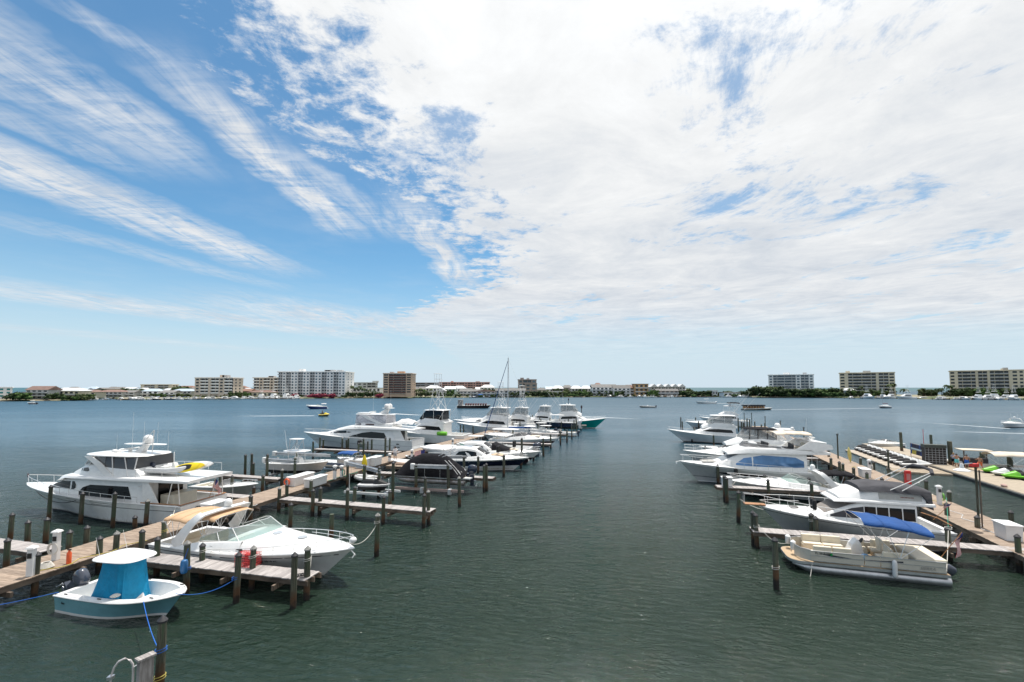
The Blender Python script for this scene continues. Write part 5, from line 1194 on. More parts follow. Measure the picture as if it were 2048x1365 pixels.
MB().box(2.55, 2.59, -1.0, .8, 1.8, 3.7).build('aft_door', LEATHER, by); MB().shell([[(1.2, 2.2, 2.2), (2.6, 2.2, 2.2)], [(2.0, 2.1, 4.1), (3.2, 2.1, 4.1)]], (0, -.1, 0)).build('stair_side', WHITE, by)
text(by, 'Mi Casa', .34, Matrix.Translation((8.6, 2.33, 4.42)) @ Matrix.Rotation(R(90), 4, 'X') @ Matrix.Rotation(R(180), 4, 'Y'), mat('grey_lettering', (.4, .4, .4), .5))
fender(by, L * .42, 2.75, 2.0, BLACK, .3, .9); fender(by, L * .40, 2.8, 1.6, mat('grey_fender', (.12, .14, .13), .6), .35, .8)

# sport fishing boats on the left
sportfish('sport_fishing_boat', 'white sport fishing boat with dark windows and tall tower behind the largest yacht', (-8.2, 86.0), (-25.0, 90.2), 5.2, 2.6, 1.7, tow=11.2, outr=9, enc=DARKG)
sportfish('sport_fishing_boat', 'white sport fishing boat with tower right behind the sail boat mast', (3.2, 101.5), (-12.8, 105.0), 5.0, 2.6, 1.6, tow=9.8, outr=8)
sf3, H, k, zf, zt = sportfish('sport_fishing_boat', 'sport fishing boat with teal hull and white cabin, bow pointing right', (9.0, 121.5), (24.3, 117.6), 5.0, 2.7, 1.6, side=TEALH, tow=None, outr=11)
small_runabout('white_boat', 'low white boat with brown side windows left of the sail boat', (-1.5, 110.5), (-14.5, 113.5), 4.2, 2.6, 2.0, HULLW, top=None)[0]
mv, H, fr, k = express('motor_cruiser', 'white motor cruiser with dark brown window line left of sail boat mast', (0.5, 112.5), (-13.0, 116.0), 4.4, 2.6, 2.0, [(1, HULLW)], wsm=False, arch_on=True); hardtop_cabin(mv, H, k, H.L * .1, H.L * .6, H.zs(.4) + .3, H.bs(.4), h=1.6)
nl, H, k = centre_console('centre_console_boat', 'navy hulled open boat with white engines raised on a lift at far left pier end', (15.6, 108.6), (5.0, 111.4), 3.0, 1.5, 1.1, NAVY, tz=2.3, engines=2, ecowl=COWLW, z=1.1, esc=1.2)
centre_console('centre_console_boat', 'small white boat with flat white top between pilings before the navy lifted boat', (9.5, 104.0), (3.2, 105.6), 2.4, 1.1, .8, HULLW, tz=2.2, ecowl=COWLN)
centre_console('centre_console_boat', 'white open boat under a white top left of the tan decked cruiser', (3.0, 92.8), (-5.0, 94.8), 2.6, 1.2, .85, HULLW, tz=2.3, ecowl=COWLG)
small_runabout('runabout', 'low white speed boat stern on beside the row of rust footed pilings', (14.0, 99.0), (6.5, 101.0), 2.4, 1.1, .8, HULLW, outb=COWLG)
# sail boat
sb, L = boat_root('sail_boat', 'white sail boat with bare tall mast and blue furled foresail', 'sail boat', (5.3, 87.0), (-5.7, 89.6)); H = Hull(L, 3.6, 1.5, 1.1, ov=1.6, stern=.7, full=1.8, tn=.5); H.build(sb, [(1, HULLW)]); H.deck(sb, .0)
House([(3.0, 1.1, 1.5, 1.0, .9), (7.0, 1.15, 1.6, .9, .75), (8.4, 1.2, 1.4, .6, .4)], rad=.1).build(sb, WHITE, 'coach_roof'); MB().tube([(6.3, 0, 1.4), (6.2, 0, 16.3)], .11, 8, .08).build('mast', ALUP, sb, smooth=True); MB().tube([(6.3, 0, 2.6), (1.6, 0, 2.7)], .09, 8).build('boom', ALUP, sb); MB().tube([(6.1, 0, 2.8), (1.8, 0, 2.85)], .17, 8).build('sail_cover', BLUEC, sb, smooth=True)
MB().tube([(10.9, 0, 1.5), (6.3, 0, 15.6)], .085, 7, .05).build('furled_jib', mat('dark_blue_canvas', (.01, .045, .16), .8), sb, smooth=True)
bars(sb, [[(6.2, 0, 16.2), (.1, 0, 1.2)], [(6.2, 0, 16.2), (5.9, 1.7, 1.2)], [(6.2, 0, 16.2), (5.9, -1.7, 1.2)], [(6.2, -.9, 9.0), (6.2, .9, 9.0)], [(6.2, -.3, 16.4), (6.2, .4, 16.6)]], .015, CHROME, 'rigging'); slab(sb, .8, 3.0, 1.3, 1.2, 3.1, .05, .1, WHITEC, 'cockpit_awning')
# covered boats and clutter in the middle
small_runabout('covered_boat', 'low boat under a charcoal canvas cover beside the striped flag', (-8.5, 60.3), (-14.5, 62.6), 2.3, 1.3, .95, HULLW, cover=BLACKC)
small_runabout('covered_boat', 'white canvas tented boat behind the largest yacht stern', (-8.8, 67.0), (-13.8, 69.0), 2.4, 1.7, 1.5, HULLW, cover=WHITEC)
small_runabout('runabout', 'small white boat with red trim left of the white hard top cruisers', (-6.8, 71.5), (-11.6, 74.0), 2.2, 1.1, .8, HULLW, outb=COWLW)
t_ = thing('inflatable_tube', 'bright lime green inflatable tube lying on the deck behind the largest yacht', 'inflatable', (-12.9, 84.6, 2.0), R(-14)); MB().lathe([(.15, -1.0), (.36, -.9), (.4, 0), (.36, .9), (.15, 1.0)], 12, Matrix.Rotation(R(90), 4, 'Y')).build('tube', LIME, t_, smooth=True)
plat = pier('floating_platform', 'low weathered platform with beige roll beside the man in white', 'platform', [(-15.6, 56.8), (-9.8, 55.3)], 2.6, z=.85, m=PLANK, skirt=.3, bents=False, limit=60)
t_ = thing('rolled_cover', 'long beige rolled canvas lying on the low platform', 'canvas roll', (-14.6, 57.6, .98), R(-12)); MB().lathe([(.05, 0), (.17, .15), (.2, 1.5), (.16, 3.0), (.06, 3.3)], 10, Matrix.Rotation(R(90), 4, 'Y')).build('roll', mat('beige_roll', (.40, .29, .22), .8), t_, smooth=True)
rib('inflatable_dinghy', 'small grey inflatable dinghy beside the black covered pontoon bow', (-14.6, 50.6, .15), R(160), 3.2, group=None, eng=None)
t_ = thing('flag_boat', 'white boat console with striped flag and cushions behind the low platform', 'boat', (-10.9, 59.0, 0), R(166)); H = Hull(5.5, 2.2, 1.2, .9); H.build(t_, [(1, HULLW)]); H.deck(t_, .5); H.cockpit(t_, .02, .5, .5, cw=.2); seat(t_, 1, .4, .7, .7, .6, .5, CREAMV); seat(t_, 1.9, -.4, .7, .6, .6, .5, TANC); stars_flag(t_, .3, 0, .9, w=1.6, h=.95, rz=R(0), droop=.2, plen=1.6, lean=(.0, 0))

# ------------------------------------------------------------------ right row
r1, L = pontoon('pontoon_boat', 'cream and silver pontoon boat with blue bimini and cream seats, nearest right', (23.4, 25.75), (16.3, 27.95), 2.6)
dzz = .62; b2 = 1.26; FEN = mat('cream_panel', (.54, .51, .44), .4, var=.05)
fh = .64
def panel(x0, x1, y, nm='fence_panel', m=FEN): MB().box(x0, x1, y - .015, y + .015, dzz + .06, dzz + fh).build(nm, m, r1)
for sg in (1, -1):
    if sg < 0: panel(.12, 6.35, -b2)
    else: panel(.12, 3.0, b2); panel(3.05, 3.75, b2, 'gate'); panel(3.8, 6.35, b2)
    for dz_ in (.1, .38, fh): MB().tube([(.12, sg * (b2 + .025), dzz + dz_), (6.35, sg * (b2 + .025), dzz + dz_)], .014 if dz_ < .5 else .022, 5).build('fence_rail', ALU, r1)
    MB().loft([[(2.0, sg * (b2 + .02), dzz + .50), (2.0, sg * (b2 + .02), dzz + .42)], [(3.0, sg * (b2 + .02), dzz + .43), (3.0, sg * (b2 + .02), dzz + .39)], [(5.0, sg * (b2 + .02), dzz + .36), (5.0, sg * (b2 + .02), dzz + .35)]], False, False).build('dark_swoosh', NAVY, r1)
    MB().loft([[(4.0, sg * (b2 + .02), dzz + .36), (4.0, sg * (b2 + .02), dzz + .35)], [(5.4, sg * (b2 + .02), dzz + .50), (5.4, sg * (b2 + .02), dzz + .41)], [(5.9, sg * (b2 + .02), dzz + .52), (5.9, sg * (b2 + .02), dzz + .51)]], False, False).build('dark_swoosh', NAVY, r1)
MB().loft([[(6.35, -b2, dzz + .06), (6.35, -b2 + .03, dzz + .06), (6.35, -b2 + .03, dzz + fh), (6.35, -b2, dzz + fh)], [(6.8, -.9, dzz + .06), (6.78, -.88, dzz + .06), (6.78, -.88, dzz + fh), (6.8, -.9, dzz + fh)], [(6.95, -.4, dzz + .06), (6.92, -.4, dzz + .06), (6.92, -.4, dzz + fh), (6.95, -.4, dzz + fh)]]).build('bow_fence', FEN, r1)
MB().loft([[(6.35, b2, dzz + .06), (6.35, b2 - .03, dzz + .06), (6.35, b2 - .03, dzz + fh), (6.35, b2, dzz + fh)], [(6.8, .9, dzz + .06), (6.78, .88, dzz + .06), (6.78, .88, dzz + fh), (6.8, .9, dzz + fh)], [(6.95, .4, dzz + .06), (6.92, .4, dzz + .06), (6.92, .4, dzz + fh), (6.95, .4, dzz + fh)]]).build('bow_fence', FEN, r1)
bars(r1, [[(6.35, b2, dzz + fh + .03), (6.8, .9, dzz + fh + .03), (6.95, .4, dzz + fh + .03)], [(6.35, -b2, dzz + fh + .03), (6.8, -.9, dzz + fh + .03), (6.95, -.4, dzz + fh + .03)]], .022, ALU, 'bow_rail')
def sofa(x0, x1, sg, name='bench_seat', back=True):
    o = MB().box(x0, x1, min(sg * .62, sg * 1.2), max(sg * .62, sg * 1.2), dzz + .02, dzz + .42).build(name, CREAMV, r1, bevel=.06)
    n = max(1, round((x1 - x0) / .9))
    for i in range(n):
        a = x0 + (x1 - x0) * i / n + .02; b_ = x0 + (x1 - x0) * (i + 1) / n - .02
        MB().box(a, b_, min(sg * .6, sg * 1.02), max(sg * .6, sg * 1.02), dzz + .40, dzz + .50).build('cushion', CREAMV, o, bevel=.04)
        if back: MB().box(a, b_, min(sg * 1.02, sg * 1.22), max(sg * 1.02, sg * 1.22), dzz + .44, dzz + .90).build('back_cushion', CREAMV, o, bevel=.05)
sofa(4.3, 6.2, 1); sofa(4.1, 6.2, -1); sofa(1.7, 2.9, 1); sofa(1.6, 2.6, -1); sofa(2.9, 3.1, -1)
MB().box(.05, 1.35, -1.15, 1.15, dzz + .02, dzz + .55).build('sun_bed_base', FEN, r1, bevel=.03); MB().box(.0, 1.4, -1.2, 1.2, dzz + .55, dzz + .74).build('sun_bed', CREAMV, r1, bevel=.06)
MB().loft([[(3.1, -1.1, dzz), (4.0, -1.1, dzz), (4.0, -.35, dzz), (3.1, -.35, dzz)], [(3.3, -1.05, dzz + .8), (3.75, -1.05, dzz + .7), (3.75, -.4, dzz + .7), (3.3, -.4, dzz + .8)], [(3.4, -1.0, dzz + .98), (3.5, -1.0, dzz + .98), (3.5, -.45, dzz + .98), (3.4, -.45, dzz + .98)]]).build('console', WHITE, r1, bevel=.05)
MB().lathe([(.17, -.01), (.19, 0), (.17, .01)], 14, Matrix.Translation((3.2, -.7, dzz + .88)) @ Matrix.Rotation(R(60), 4, 'Y')).build('steering_wheel', BLACK, r1); seat(r1, 2.55, -.7, dzz + .35, .55, .5, .75, CREAMV, 'captain_chair'); seat(r1, 2.6, .35, dzz + .3, .55, .5, .7, CREAMV, 'captain_chair')
MB().ball((3.45, .5, dzz + .3), .25, .2, .2).build('blue_bag', mat('sky_blue_cloth', (.15, .32, .52), .8), r1, smooth=True); MB().box(3.9, 4.3, .85, 1.2, dzz + .3, dzz + .5).build('turquoise_towel', mat('turquoise_towel', (.0, .42, .45), .8), r1, bevel=.06)
bim = bimini(r1, .55, 3.75, 1.28, 2.62, BLUEC, legs=dzz + .6, crown=.2, dz=.42)
for y in (-.9, .2): MB().lathe([(.12, .9), (.15, 1.0), (.15, 1.35), (.05, 1.45)], 10, cx=6.95, cy=y).build('white_fender', WHITE, r1, smooth=True)
fender(r1, 2.45, b2 + .16, 1.15, PVC, .12, .85)
stars_flag(r1, .1, .6, 1.2, w=.7, h=.5, rz=R(20), droop=1.6, plen=1.9, lean=(-.75, -.1))
outboard(r1, -.25, 0, .45, COWLG, .8, -.6); text(r1, 'FL 2519 MR', .155, Matrix.Translation((5.75, b2 + .03, dzz + .52)) @ Matrix.Rotation(R(90), 4, 'X') @ Matrix.Rotation(R(180), 4, 'Y'), BLACK); text(r1, 'SIERRA', .22, Matrix.Translation((.95, b2 + .03, dzz + .24)) @ Matrix.Rotation(R(90), 4, 'X') @ Matrix.Rotation(R(180), 4, 'Y'), mat('faded_grey', (.30, .29, .27), .5), shear=.4)
MB().box(5.28, 5.4, b2 + .018, b2 + .022, dzz + .45, dzz + .57).build('registration_sticker', mat('green_sticker', (.0, .3, .05), .6), r1)
# mooring lines of the pontoon boat
rope(on(r1, .1, 1.2, .7), (*W(1900, 1122)[:2], 1.9), .15, ROPEW, 'white rope from the pontoon boat stern up to the piling'); rope(on(r1, 6.9, -1.0, .9), (*W(1514, 1096)[:2], 1.7), .5, ROPEW, 'white rope sagging from pontoon boat bow to finger pier piling'); rope(on(r1, 6.3, 1.3, .6), on(r1, 6.6, 1.9, -.1), .05, ROPEW, 'loose white line hanging from the pontoon boat bow')

# cabin cruiser with grey canvas
r2, L = boat_root('cabin_cruiser', 'older white cabin cruiser with grey canvas bridge cover and raised folded frame', 'motor boat', (28.4, 30.9), (18.0, 33.7))
H = Hull(L, 3.9, 1.95, 1.35, ov=1.9, stern=.93, full=2.2, tn=.4, sheerp=1.5); H.build(r2, [(.5, GREYH), (.84, GREYH), (.87, BOOT), (1, WHITE)]); H.deck(r2, .16); H.cockpit(r2, .01, .16, .8, cw=.3)
ho = House([(1.9, 1.2, 2.85, 1.62, 1.52), (4.8, 1.3, 2.9, 1.62, 1.5), (5.6, 1.4, 2.6, 1.55, 1.4), (7.0, 1.5, 1.9, 1.3, 1.1), (8.6, 1.7, 1.86, .9, .7), (9.6, 1.75, 1.8, .5, .3)], rad=.12, crown=.06); ho.build(r2, WHITE, 'deckhouse')
for a, b_ in ((2.0, 2.65), (2.72, 3.4), (3.47, 4.1), (4.17, 4.8)): ho.win(r2, [(a, 1.85, 2.62), (b_, 1.85, 2.62)], DARKG)
ho.win(r2, [(4.85, 1.85, 2.6), (5.5, 1.82, 2.45), (6.7, 1.78, 1.9)], GREYC, 'side_canvas'); ho.top(r2, 5.15, 6.95, -.97, .97, mat('taupe_screen', (.20, .18, .165), .8), 'windscreen_cover')
up = House([(.9, 2.82, 3.0, 1.6, 1.62), (4.8, 2.88, 3.05, 1.62, 1.6), (6.0, 2.82, 2.98, 1.4, 1.3), (6.45, 2.78, 2.86, 1.2, 1.1)], rad=.08, crown=.03); up.build(r2, WHITE, 'bridge_deck')
fb = House([(1.3, 3.0, 3.55, 1.4, 1.25), (4.2, 3.02, 3.75, 1.42, 1.25), (4.9, 3.02, 3.6, 1.35, 1.1), (6.1, 3.0, 3.12, 1.1, .8)], rad=.1, crown=.05); fb.build(r2, WHITE, 'bridge_coaming'); fb.win(r2, [(1.5, 3.1, 3.42), (3.9, 3.12, 3.55)], mat('light_grey_panel', (.42, .42, .40), .5), 'side_panel')
cv = House([(.95, 2.6, 3.75, 1.48, 1.3), (1.5, 3.5, 3.85, 1.46, 1.3), (3.6, 3.62, 4.0, 1.45, 1.25), (4.9, 3.55, 3.85, 1.3, 1.0)], rad=.1, crown=.06); cv.build(r2, GREYC, 'bridge_cover')
bars(r2, mirror([[(3.3, 1.35, 3.7), (1.0, 1.35, 4.95)], [(2.6, 1.35, 3.7), (.95, 1.3, 4.8)]]), .03, WHITE, 'folded_top_frame'); MB().tube([(.9, 1.4, 4.9), (.75, 1.0, 5.1), (.7, 0, 5.15), (.75, -1.0, 5.1), (.9, -1.4, 4.9)], .11, 8).build('rolled_canvas', GREYC, r2, smooth=True)
for x, y in ((7.3, .45), (7.3, -.5), (8.5, -.1)): MB().box(x - .25, x + .25, y - .25, y + .25, H.zs(x / L) + .1, H.zs(x / L) + .24).build('deck_hatch', mat('dark_hatch', (.10, .09, .085), .3), r2, bevel=.03)
MB().box(L - .4, L + 1.0, -.28, .28, 1.98, 2.05).build('bow_pulpit', TEAK, r2, bevel=.02); H.rail(r2, .45, .99, h=.75, step=.1, n=22, mid=True, inset=.12); bars(r2, mirror([[(L * .99, .1, 2.7), (L + 1.0, .2, 2.75), (L + 1.0, .2, 2.05)]]), .02, CHROME, 'pulpit_rail')
MB().tube([(.1, -1.6, 1.75), (-.02, 0, 1.8), (.1, 1.6, 1.75)], .03, 5).build('teak_rail', TEAK, r2); text(r2, 'MN-4916-NX', .13, Matrix.Translation((2.3, 1.36, 3.3)) @ Matrix.Rotation(R(86), 4, 'X') @ Matrix.Rotation(R(180), 4, 'Y'), mat('red_lettering', (.25, .05, .03), .5))
for y in (-.4, .0): MB().lathe([(.11, 2.2), (.14, 2.3), (.14, 2.75), (.1, 2.85)], 10, cx=7.7, cy=y + 1.5).build('black_fender', BLACK, r2, smooth=True)
stars_flag(r2, .1, -.3, 1.6, w=.8, h=.5, rz=R(10), droop=.5, plen=1.6, lean=(-.9, 0)); rope(on(r2, 5.0, 1.9, 1.6), on(r2, 5.3, 2.2, .1), .02, ROPEW, 'thin white line hanging on the cabin cruiser side')
rope(on(r2, .3, 1.6, 1.5), (*W(1896, 1052)[:2], 2.1), .35, ROPEG, 'green and white lines from cabin cruiser stern to the pier piling')

# express cruiser behind second finger pier
r3, H, fr, k = express('express_cruiser', 'white express cruiser with sloped arch and black aft canvas behind second right finger pier', (31.9, 43.1), (21.2, 45.6), 3.4, 1.45, 1.0, [(.55, GREYH), (1.0, WHITE)], cock=.42, canvas=BLACKC)
H.stripe(r3, .02, .9, .52, .60, mat('grey_stripe', (.16, .16, .17), .4), fr=True); H.ports(r3, [.45, .60], .80, .4, .12)
tender, _ = small_runabout('tender', 'small white tender with yellow piping at the stern of the express cruiser', (35.0, 44.6), (32.2, 45.9), 1.7, .9, .8, WHITE); 
# large yacht with blue windows
r4, L = boat_root('motor_yacht', 'sleek white motor yacht with blue reflective side windows and open flybridge', 'motor yacht', (33.2, 49.4), (18.9, 52.0))
H = Hull(L, 4.5, 2.25, 1.6, ov=2.0, stern=.93, full=2.2, tn=.35, sheerp=1.5, flare=.6); H.build(r4, [(.22, GREYH), (.25, BOOT), (.86, GREYH), (1, WHITE)], boot=WHITE); H.deck(r4, .14); H.cockpit(r4, .01, .14, 1.1, cw=.3); MB().box(-1.2, .05, -1.9, 1.9, .35, .5).build('swim_platform', WHITE, r4, bevel=.05)
ho = House([(2.1, 1.5, 3.5, 1.85, 1.7), (7.4, 1.6, 3.55, 1.9, 1.65), (8.6, 1.7, 3.35, 1.8, 1.5), (10.2, 1.9, 2.5, 1.5, 1.2), (11.2, 2.05, 2.25, 1.1, .8), (13.0, 2.15, 2.2, .5, .3)], rad=.15, crown=.1); ho.build(r4, WHITE, 'deckhouse')
ho.win(r4, [(2.4, 2.15, 2.75), (3.2, 2.1, 3.15), (6.4, 2.1, 3.3), (8.2, 2.15, 2.95), (9.0, 2.2, 2.35)], BLUEG, 'salon_window', n=3); ho.top(r4, 8.55, 10.3, -.97, .97, mat('pale_windscreen', (.18, .21, .24), .12), 'windscreen')
up = House([(-.1, 3.5, 3.75, 1.85, 1.9), (3, 3.5, 4.0, 2.0, 1.95), (7.6, 3.5, 4.1, 1.9, 1.75), (8.9, 3.38, 3.85, 1.6, 1.3), (9.7, 3.25, 3.4, 1.2, .9)], rad=.15, crown=.04); up.build(r4, WHITE, 'flybridge_deck')
screen(r4, [(4.5, 1.7, 4.05), (7.0, 1.65, 4.1), (7.9, 1.1, 4.1), (8.1, 0, 4.12)], [(4.5, 1.66, 4.2), (6.8, 1.5, 4.45), (7.5, 1.0, 4.5), (7.7, 0, 4.5)], SMOKE, 'wind_deflector', r=.014)
for x, y in ((5.9, .5), (5.9, -.5), (3.6, .9), (2.2, .6)): seat(r4, x, y, 3.98, .9 if x > 5 else 1.2, .7, .6, LEATHER if x > 3 else CREAMV, 'flybridge_seat')
MB().box(6.5, 7.1, -.6, .6, 4.0, 4.5).build('upper_helm', WHITE, r4, bevel=.05)
for sg in (1, -1): MB().shell([[(-.3, sg * 1.95, 4.15), (1.4, sg * 1.92, 3.75)], [(-.2, sg * 1.9, 4.55), (1.8, sg * 1.88, 4.0)], [(1.8, sg * 1.75, 4.85), (3.2, sg * 1.85, 4.0)]], (0, sg * .08, 0)).build('arch_fin', WHITE, r4)
slab(r4, -.2, 2.2, 1.85, 1.8, 4.6, .1, .06, WHITE, 'radar_arch', z1=4.9); scanner(r4, .8, 0, 4.9, 1.1); dome(r4, 1.6, .8, 4.95, .2, .3); antenna(r4, .8, -1.5, 4.9, 2.2)
bimini(r4, 1.4, 4.9, 1.5, 5.55, BEIGEC, legs=4.4, crown=.16)
H.stripe(r4, .22, .80, .52, .68, DARKG, 'hull_window', fr=True); rows = [[(10.6, y, 2.42 - .05 * y * y) for y in (-.9, 0, .9)], [(12.2, y * .7, 2.36 - .05 * y * y) for y in (-.9, 0, .9)]]; MB().shell(rows, (0, 0, -.1)).build('sun_pad', mat('grey_pad', (.36, .35, .33), .8), r4); H.rail(r4, .25, .985, h=.7, step=.08, n=24, inset=.12, mid=False, h0=.5)
MB().tube([(L - .2, 0, 2.2), (L + .35, 0, 2.1), (L + .3, .2, 1.9)], .05, 5).build('anchor', CHROME, r4); fender(r4, 9.2, 2.2, 1.9, BLACK, .2, .6)
# flybridge cruiser with black canvas enclosure
r5, L = boat_root('motor_yacht', 'white flybridge cruiser with black framed bridge enclosure behind the blue windowed yacht', 'motor yacht', (36.8, 58.2), (22.8, 61.2)); H = Hull(L, 4.3, 2.2, 1.6, ov=2.1, full=2.2, tn=.35, sheerp=1.5); H.build(r5, [(.6, GREYH), (1, WHITE)]); H.deck(r5, .12)
ho = House([(2, 1.5, 3.4, 1.75, 1.6), (7.2, 1.6, 3.45, 1.75, 1.55), (8.8, 1.8, 3.0, 1.6, 1.3), (10.6, 2.0, 2.35, 1.2, .9), (12.2, 2.1, 2.18, .6, .4)], rad=.18, crown=.1); ho.build(r5, WHITE, 'deckhouse'); ho.win(r5, [(2.6, 2.1, 3.0), (7.0, 2.2, 3.05), (8.6, 2.3, 2.7), (9.4, 2.35, 2.4)], DARKG); ho.top(r5, 8.0, 10.0, -.95, .95, DARKG, 'windscreen')
up = House([(.5, 3.3, 3.55, 1.8, 1.8), (5.2, 3.4, 4.1, 1.8, 1.65), (7.4, 3.35, 3.95, 1.6, 1.3), (9.2, 3.05, 3.3, 1.1, .8)], rad=.15); up.build(r5, WHITE, 'flybridge_deck')
en = House([(3.4, 4.0, 5.1, 1.62, 1.35), (6.6, 4.0, 5.15, 1.5, 1.25), (7.3, 3.95, 4.3, 1.35, 1.1)], rad=.06, crown=0); en.build(r5, VINYL, 'clear_enclosure'); bars(r5, mirror([[(x, 1.62, 4.0), (x - .1, 1.38, 5.15)] for x in (3.5, 4.5, 5.6, 6.6)]), .045, BLACKC, 'black_frame'); slab(r5, 3.0, 7.0, 1.5, 1.3, 5.15, .12, .12, BLACKC, 'black_canvas_top')
arch(r5, 1.6, 3.0, 3.5, 5.2, 1.75, 1.4, th=.5); dome(r5, 2.8, 0, 5.35, .36, .6); slab(r5, 1.0, 2.6, 1.2, 1.2, 5.15, .1, .03, WHITE, 'arch_wing'); dome(r5, 1.4, .9, 5.25, .2, .3); H.rail(r5, .5, .985, h=.75, step=.08, n=22, inset=.12, mid=True); fender(r5, 9.5, 2.0, 2.6, BLACK, .28, .6)
rr, H = small_runabout('small_cruiser', 'small white cruiser seen between the blue windowed yacht and black canvas cruiser', (33.5, 54.6), (24.0, 56.9), 2.8, 1.45, 1.1, GREYH)[0:2]; H.rail(rr, .5, .98, h=.4, step=.1)
r6 = sportfish('sport_fishing_boat', 'white sport fishing boat with long bow and clear bridge enclosure, right row', (45.6, 85.8), (30.3, 89.6), 4.9, 2.75, 1.6, side=HULLW, tow=None, outr=10)[0]; r6.scale = (1, 1, .88)
rr, H, fr, k = express('express_cruiser', 'low white cruiser behind the right sport fishing boat bow', (56.0, 116.0), (45.0, 119.0), 3.6, 1.7, 1.2, [(1, HULLW)], arch_on=False)
rr, H, k = sportfish('convertible_boat', 'white bridge boat with black bimini beyond the right sport fishing boat', (63.5, 122.5), (51.5, 126.0), 4.4, 2.5, 1.6, tow=None, outr=7, enc=None)[:3]
bimini(rr, 2.4, 5.2, 1.4, 6.3, BLACKC, frame=False); 
small_runabout('low_boat', 'low white open boat in the gap beside the black canvas cruiser', (39.0, 69.5), (29.5, 72.5), 3.0, 1.3, 1.0, HULLW, inner=CREAMV)

for a, b_, sag, lb in [(on(r2, 9.6, 1.0, 1.9), (*W(1477, 1045)[:2], 1.9), .35, 'white rope from the cabin cruiser bow to the free standing piling'), (on(r4, 13.2, .9, 2.2), (*W(1436.6, 970)[:2], 2.0), .25, 'white rope from the blue windowed yacht bow to the pale capped piling'),
                       (on(r3, 10.2, .5, 1.5), (*W(1454, 1006)[:2], 1.7), .3, 'white rope from express cruiser bow to the second right finger pier'), (on(r6, 13.0, 1.2, 2.2), (*W(1390, 881)[:2], 2.0), .5, 'white rope from the right sport fishing boat bow to a piling'),
                       (on(bp_, -.1, -1.1, .7), (*W(968, 985)[:2], 1.6), .3, 'white rope from the covered pontoon to the finger pier tip'), (on(my1, .4, 2.2, 1.7), (*W(327, 1112)[:2], 1.9), .4, 'white rope from the flybridge yacht stern to the pier piling')]:
    rope(a, b_, sag, ROPEW, lb, r=.02)

# smaller craft filling the slips of the left row
for a in [(( -3.2, 76.0), (-9.6, 77.9), 'small white centre console with white top behind the sea green boat', HULLW, COWLW), ((5.0, 89.5), (-1.0, 91.2), 'small white open boat between the maroon striped cruiser and white top boat', HULLW, COWLG), ((-6.5, 63.4), (-11.8, 64.8), 'small pale grey open boat behind the charcoal covered boat', GREYH, COWLW), ((9.8, 96.6), (3.8, 98.4), 'small grey open boat with white top near the rust footed pilings', GREYH, COWLN)]:
    centre_console('centre_console_boat', a[2], a[0], a[1], 2.3, 1.05, .78, a[3], tz=2.2, engines=1, ecowl=a[4], rail_=True)
for a in [((7.0, 113.2), (-5.5, 116.4), 'white motor yacht with flybridge among the farthest boats of the left row'), ((13.5, 126.5), (2.0, 129.5), 'last white sport boat beyond the teal hulled one')]:
    sportfish('sport_fishing_boat', a[2], a[0], a[1], 4.4, 2.3, 1.5, tow=9.0 if a[0][0] < 10 else None, outr=7)

# ------------------------------------------------------------------ things on the piers
def dock_box(label, p, rz, l=1.9, w=.75, h=.75, group='white dock boxes', z=DECK):
    t_ = thing('dock_box', label, 'dock box', (p[0], p[1], z), rz, group)
    MB().loft([[(-l / 2 + .04, -w / 2 + .04, 0), (l / 2 - .04, -w / 2 + .04, 0), (l / 2 - .04, w / 2 - .04, 0), (-l / 2 + .04, w / 2 - .04, 0)], [(-l / 2, -w / 2, h), (l / 2, -w / 2, h), (l / 2, w / 2, h), (-l / 2, w / 2, h)]]).build('body', PVC, t_, bevel=.03)
    MB().loft([[(-l / 2 - .05, -w / 2 - .05, h + .003), (l / 2 + .05, -w / 2 - .05, h + .003), (l / 2 + .05, w / 2 + .05, h + .003), (-l / 2 - .05, w / 2 + .05, h + .003)], [(-l / 2 - .05, -w / 2 - .05, h + .07), (l / 2 + .05, -w / 2 - .05, h + .07), (l / 2 + .05, w / 2 + .05, h + .07), (-l / 2 - .05, w / 2 + .05, h + .07)], [(-l / 2 + .1, -w / 2 + .1, h + .13), (l / 2 - .1, -w / 2 + .1, h + .13), (l / 2 - .1, w / 2 - .1, h + .13), (-l / 2 + .1, w / 2 - .1, h + .13)]]).build('lid', WHITE, t_)
    MB().box(-.08, .08, -w / 2 - .07, -w / 2 - .05, h - .05, h + .05).build('latch', CHROME, t_); return t_
PA = heading((-27.0, 9.0), (-16.8, 54.3)); PB = heading((22.3, 8.5), (40.0, 58.5))
dock_box('long white dock box with orange life ring on its left end', (-20.7, 45.2), PA, 2.9, .9, .8)
dock_box('long white dock box at the near pier edge beside two pilings', (-18.9, 44.4), PA, 2.5, .8, .75)
dock_box('white dock box on the pier behind the big cruiser stern', (-21.6, 33.6), PA, 1.5, .9, 1.05)
dock_box('large white dock box near the right picture edge', (30.9, 28.9), PB, 1.2, .85, .9)
dock_box('small white box at the outer end of second right finger pier', (20.5, 44.0), R(-14), .9, .6, .8)
dock_box('white dock box at the pier end of the blue windowed yacht', (37.2, 48.6), PB, 1.3, .8, .8)
dock_box('left one of two white dock boxes beyond the yellow board', (-17.6, 54.2), PA, 1.7, .9, .9); dock_box('right one of two white dock boxes beyond the yellow board', (-16.6, 55.8), PA, 1.7, .9, .95)
dock_box('small white box among the distant pilings of left pier', (1.0, 106.0), PA, 1.6, .9, 1.0); dock_box('small white box near the far end of left pier', (5.0, 118.0), PA, 1.6, .9, 1.0)
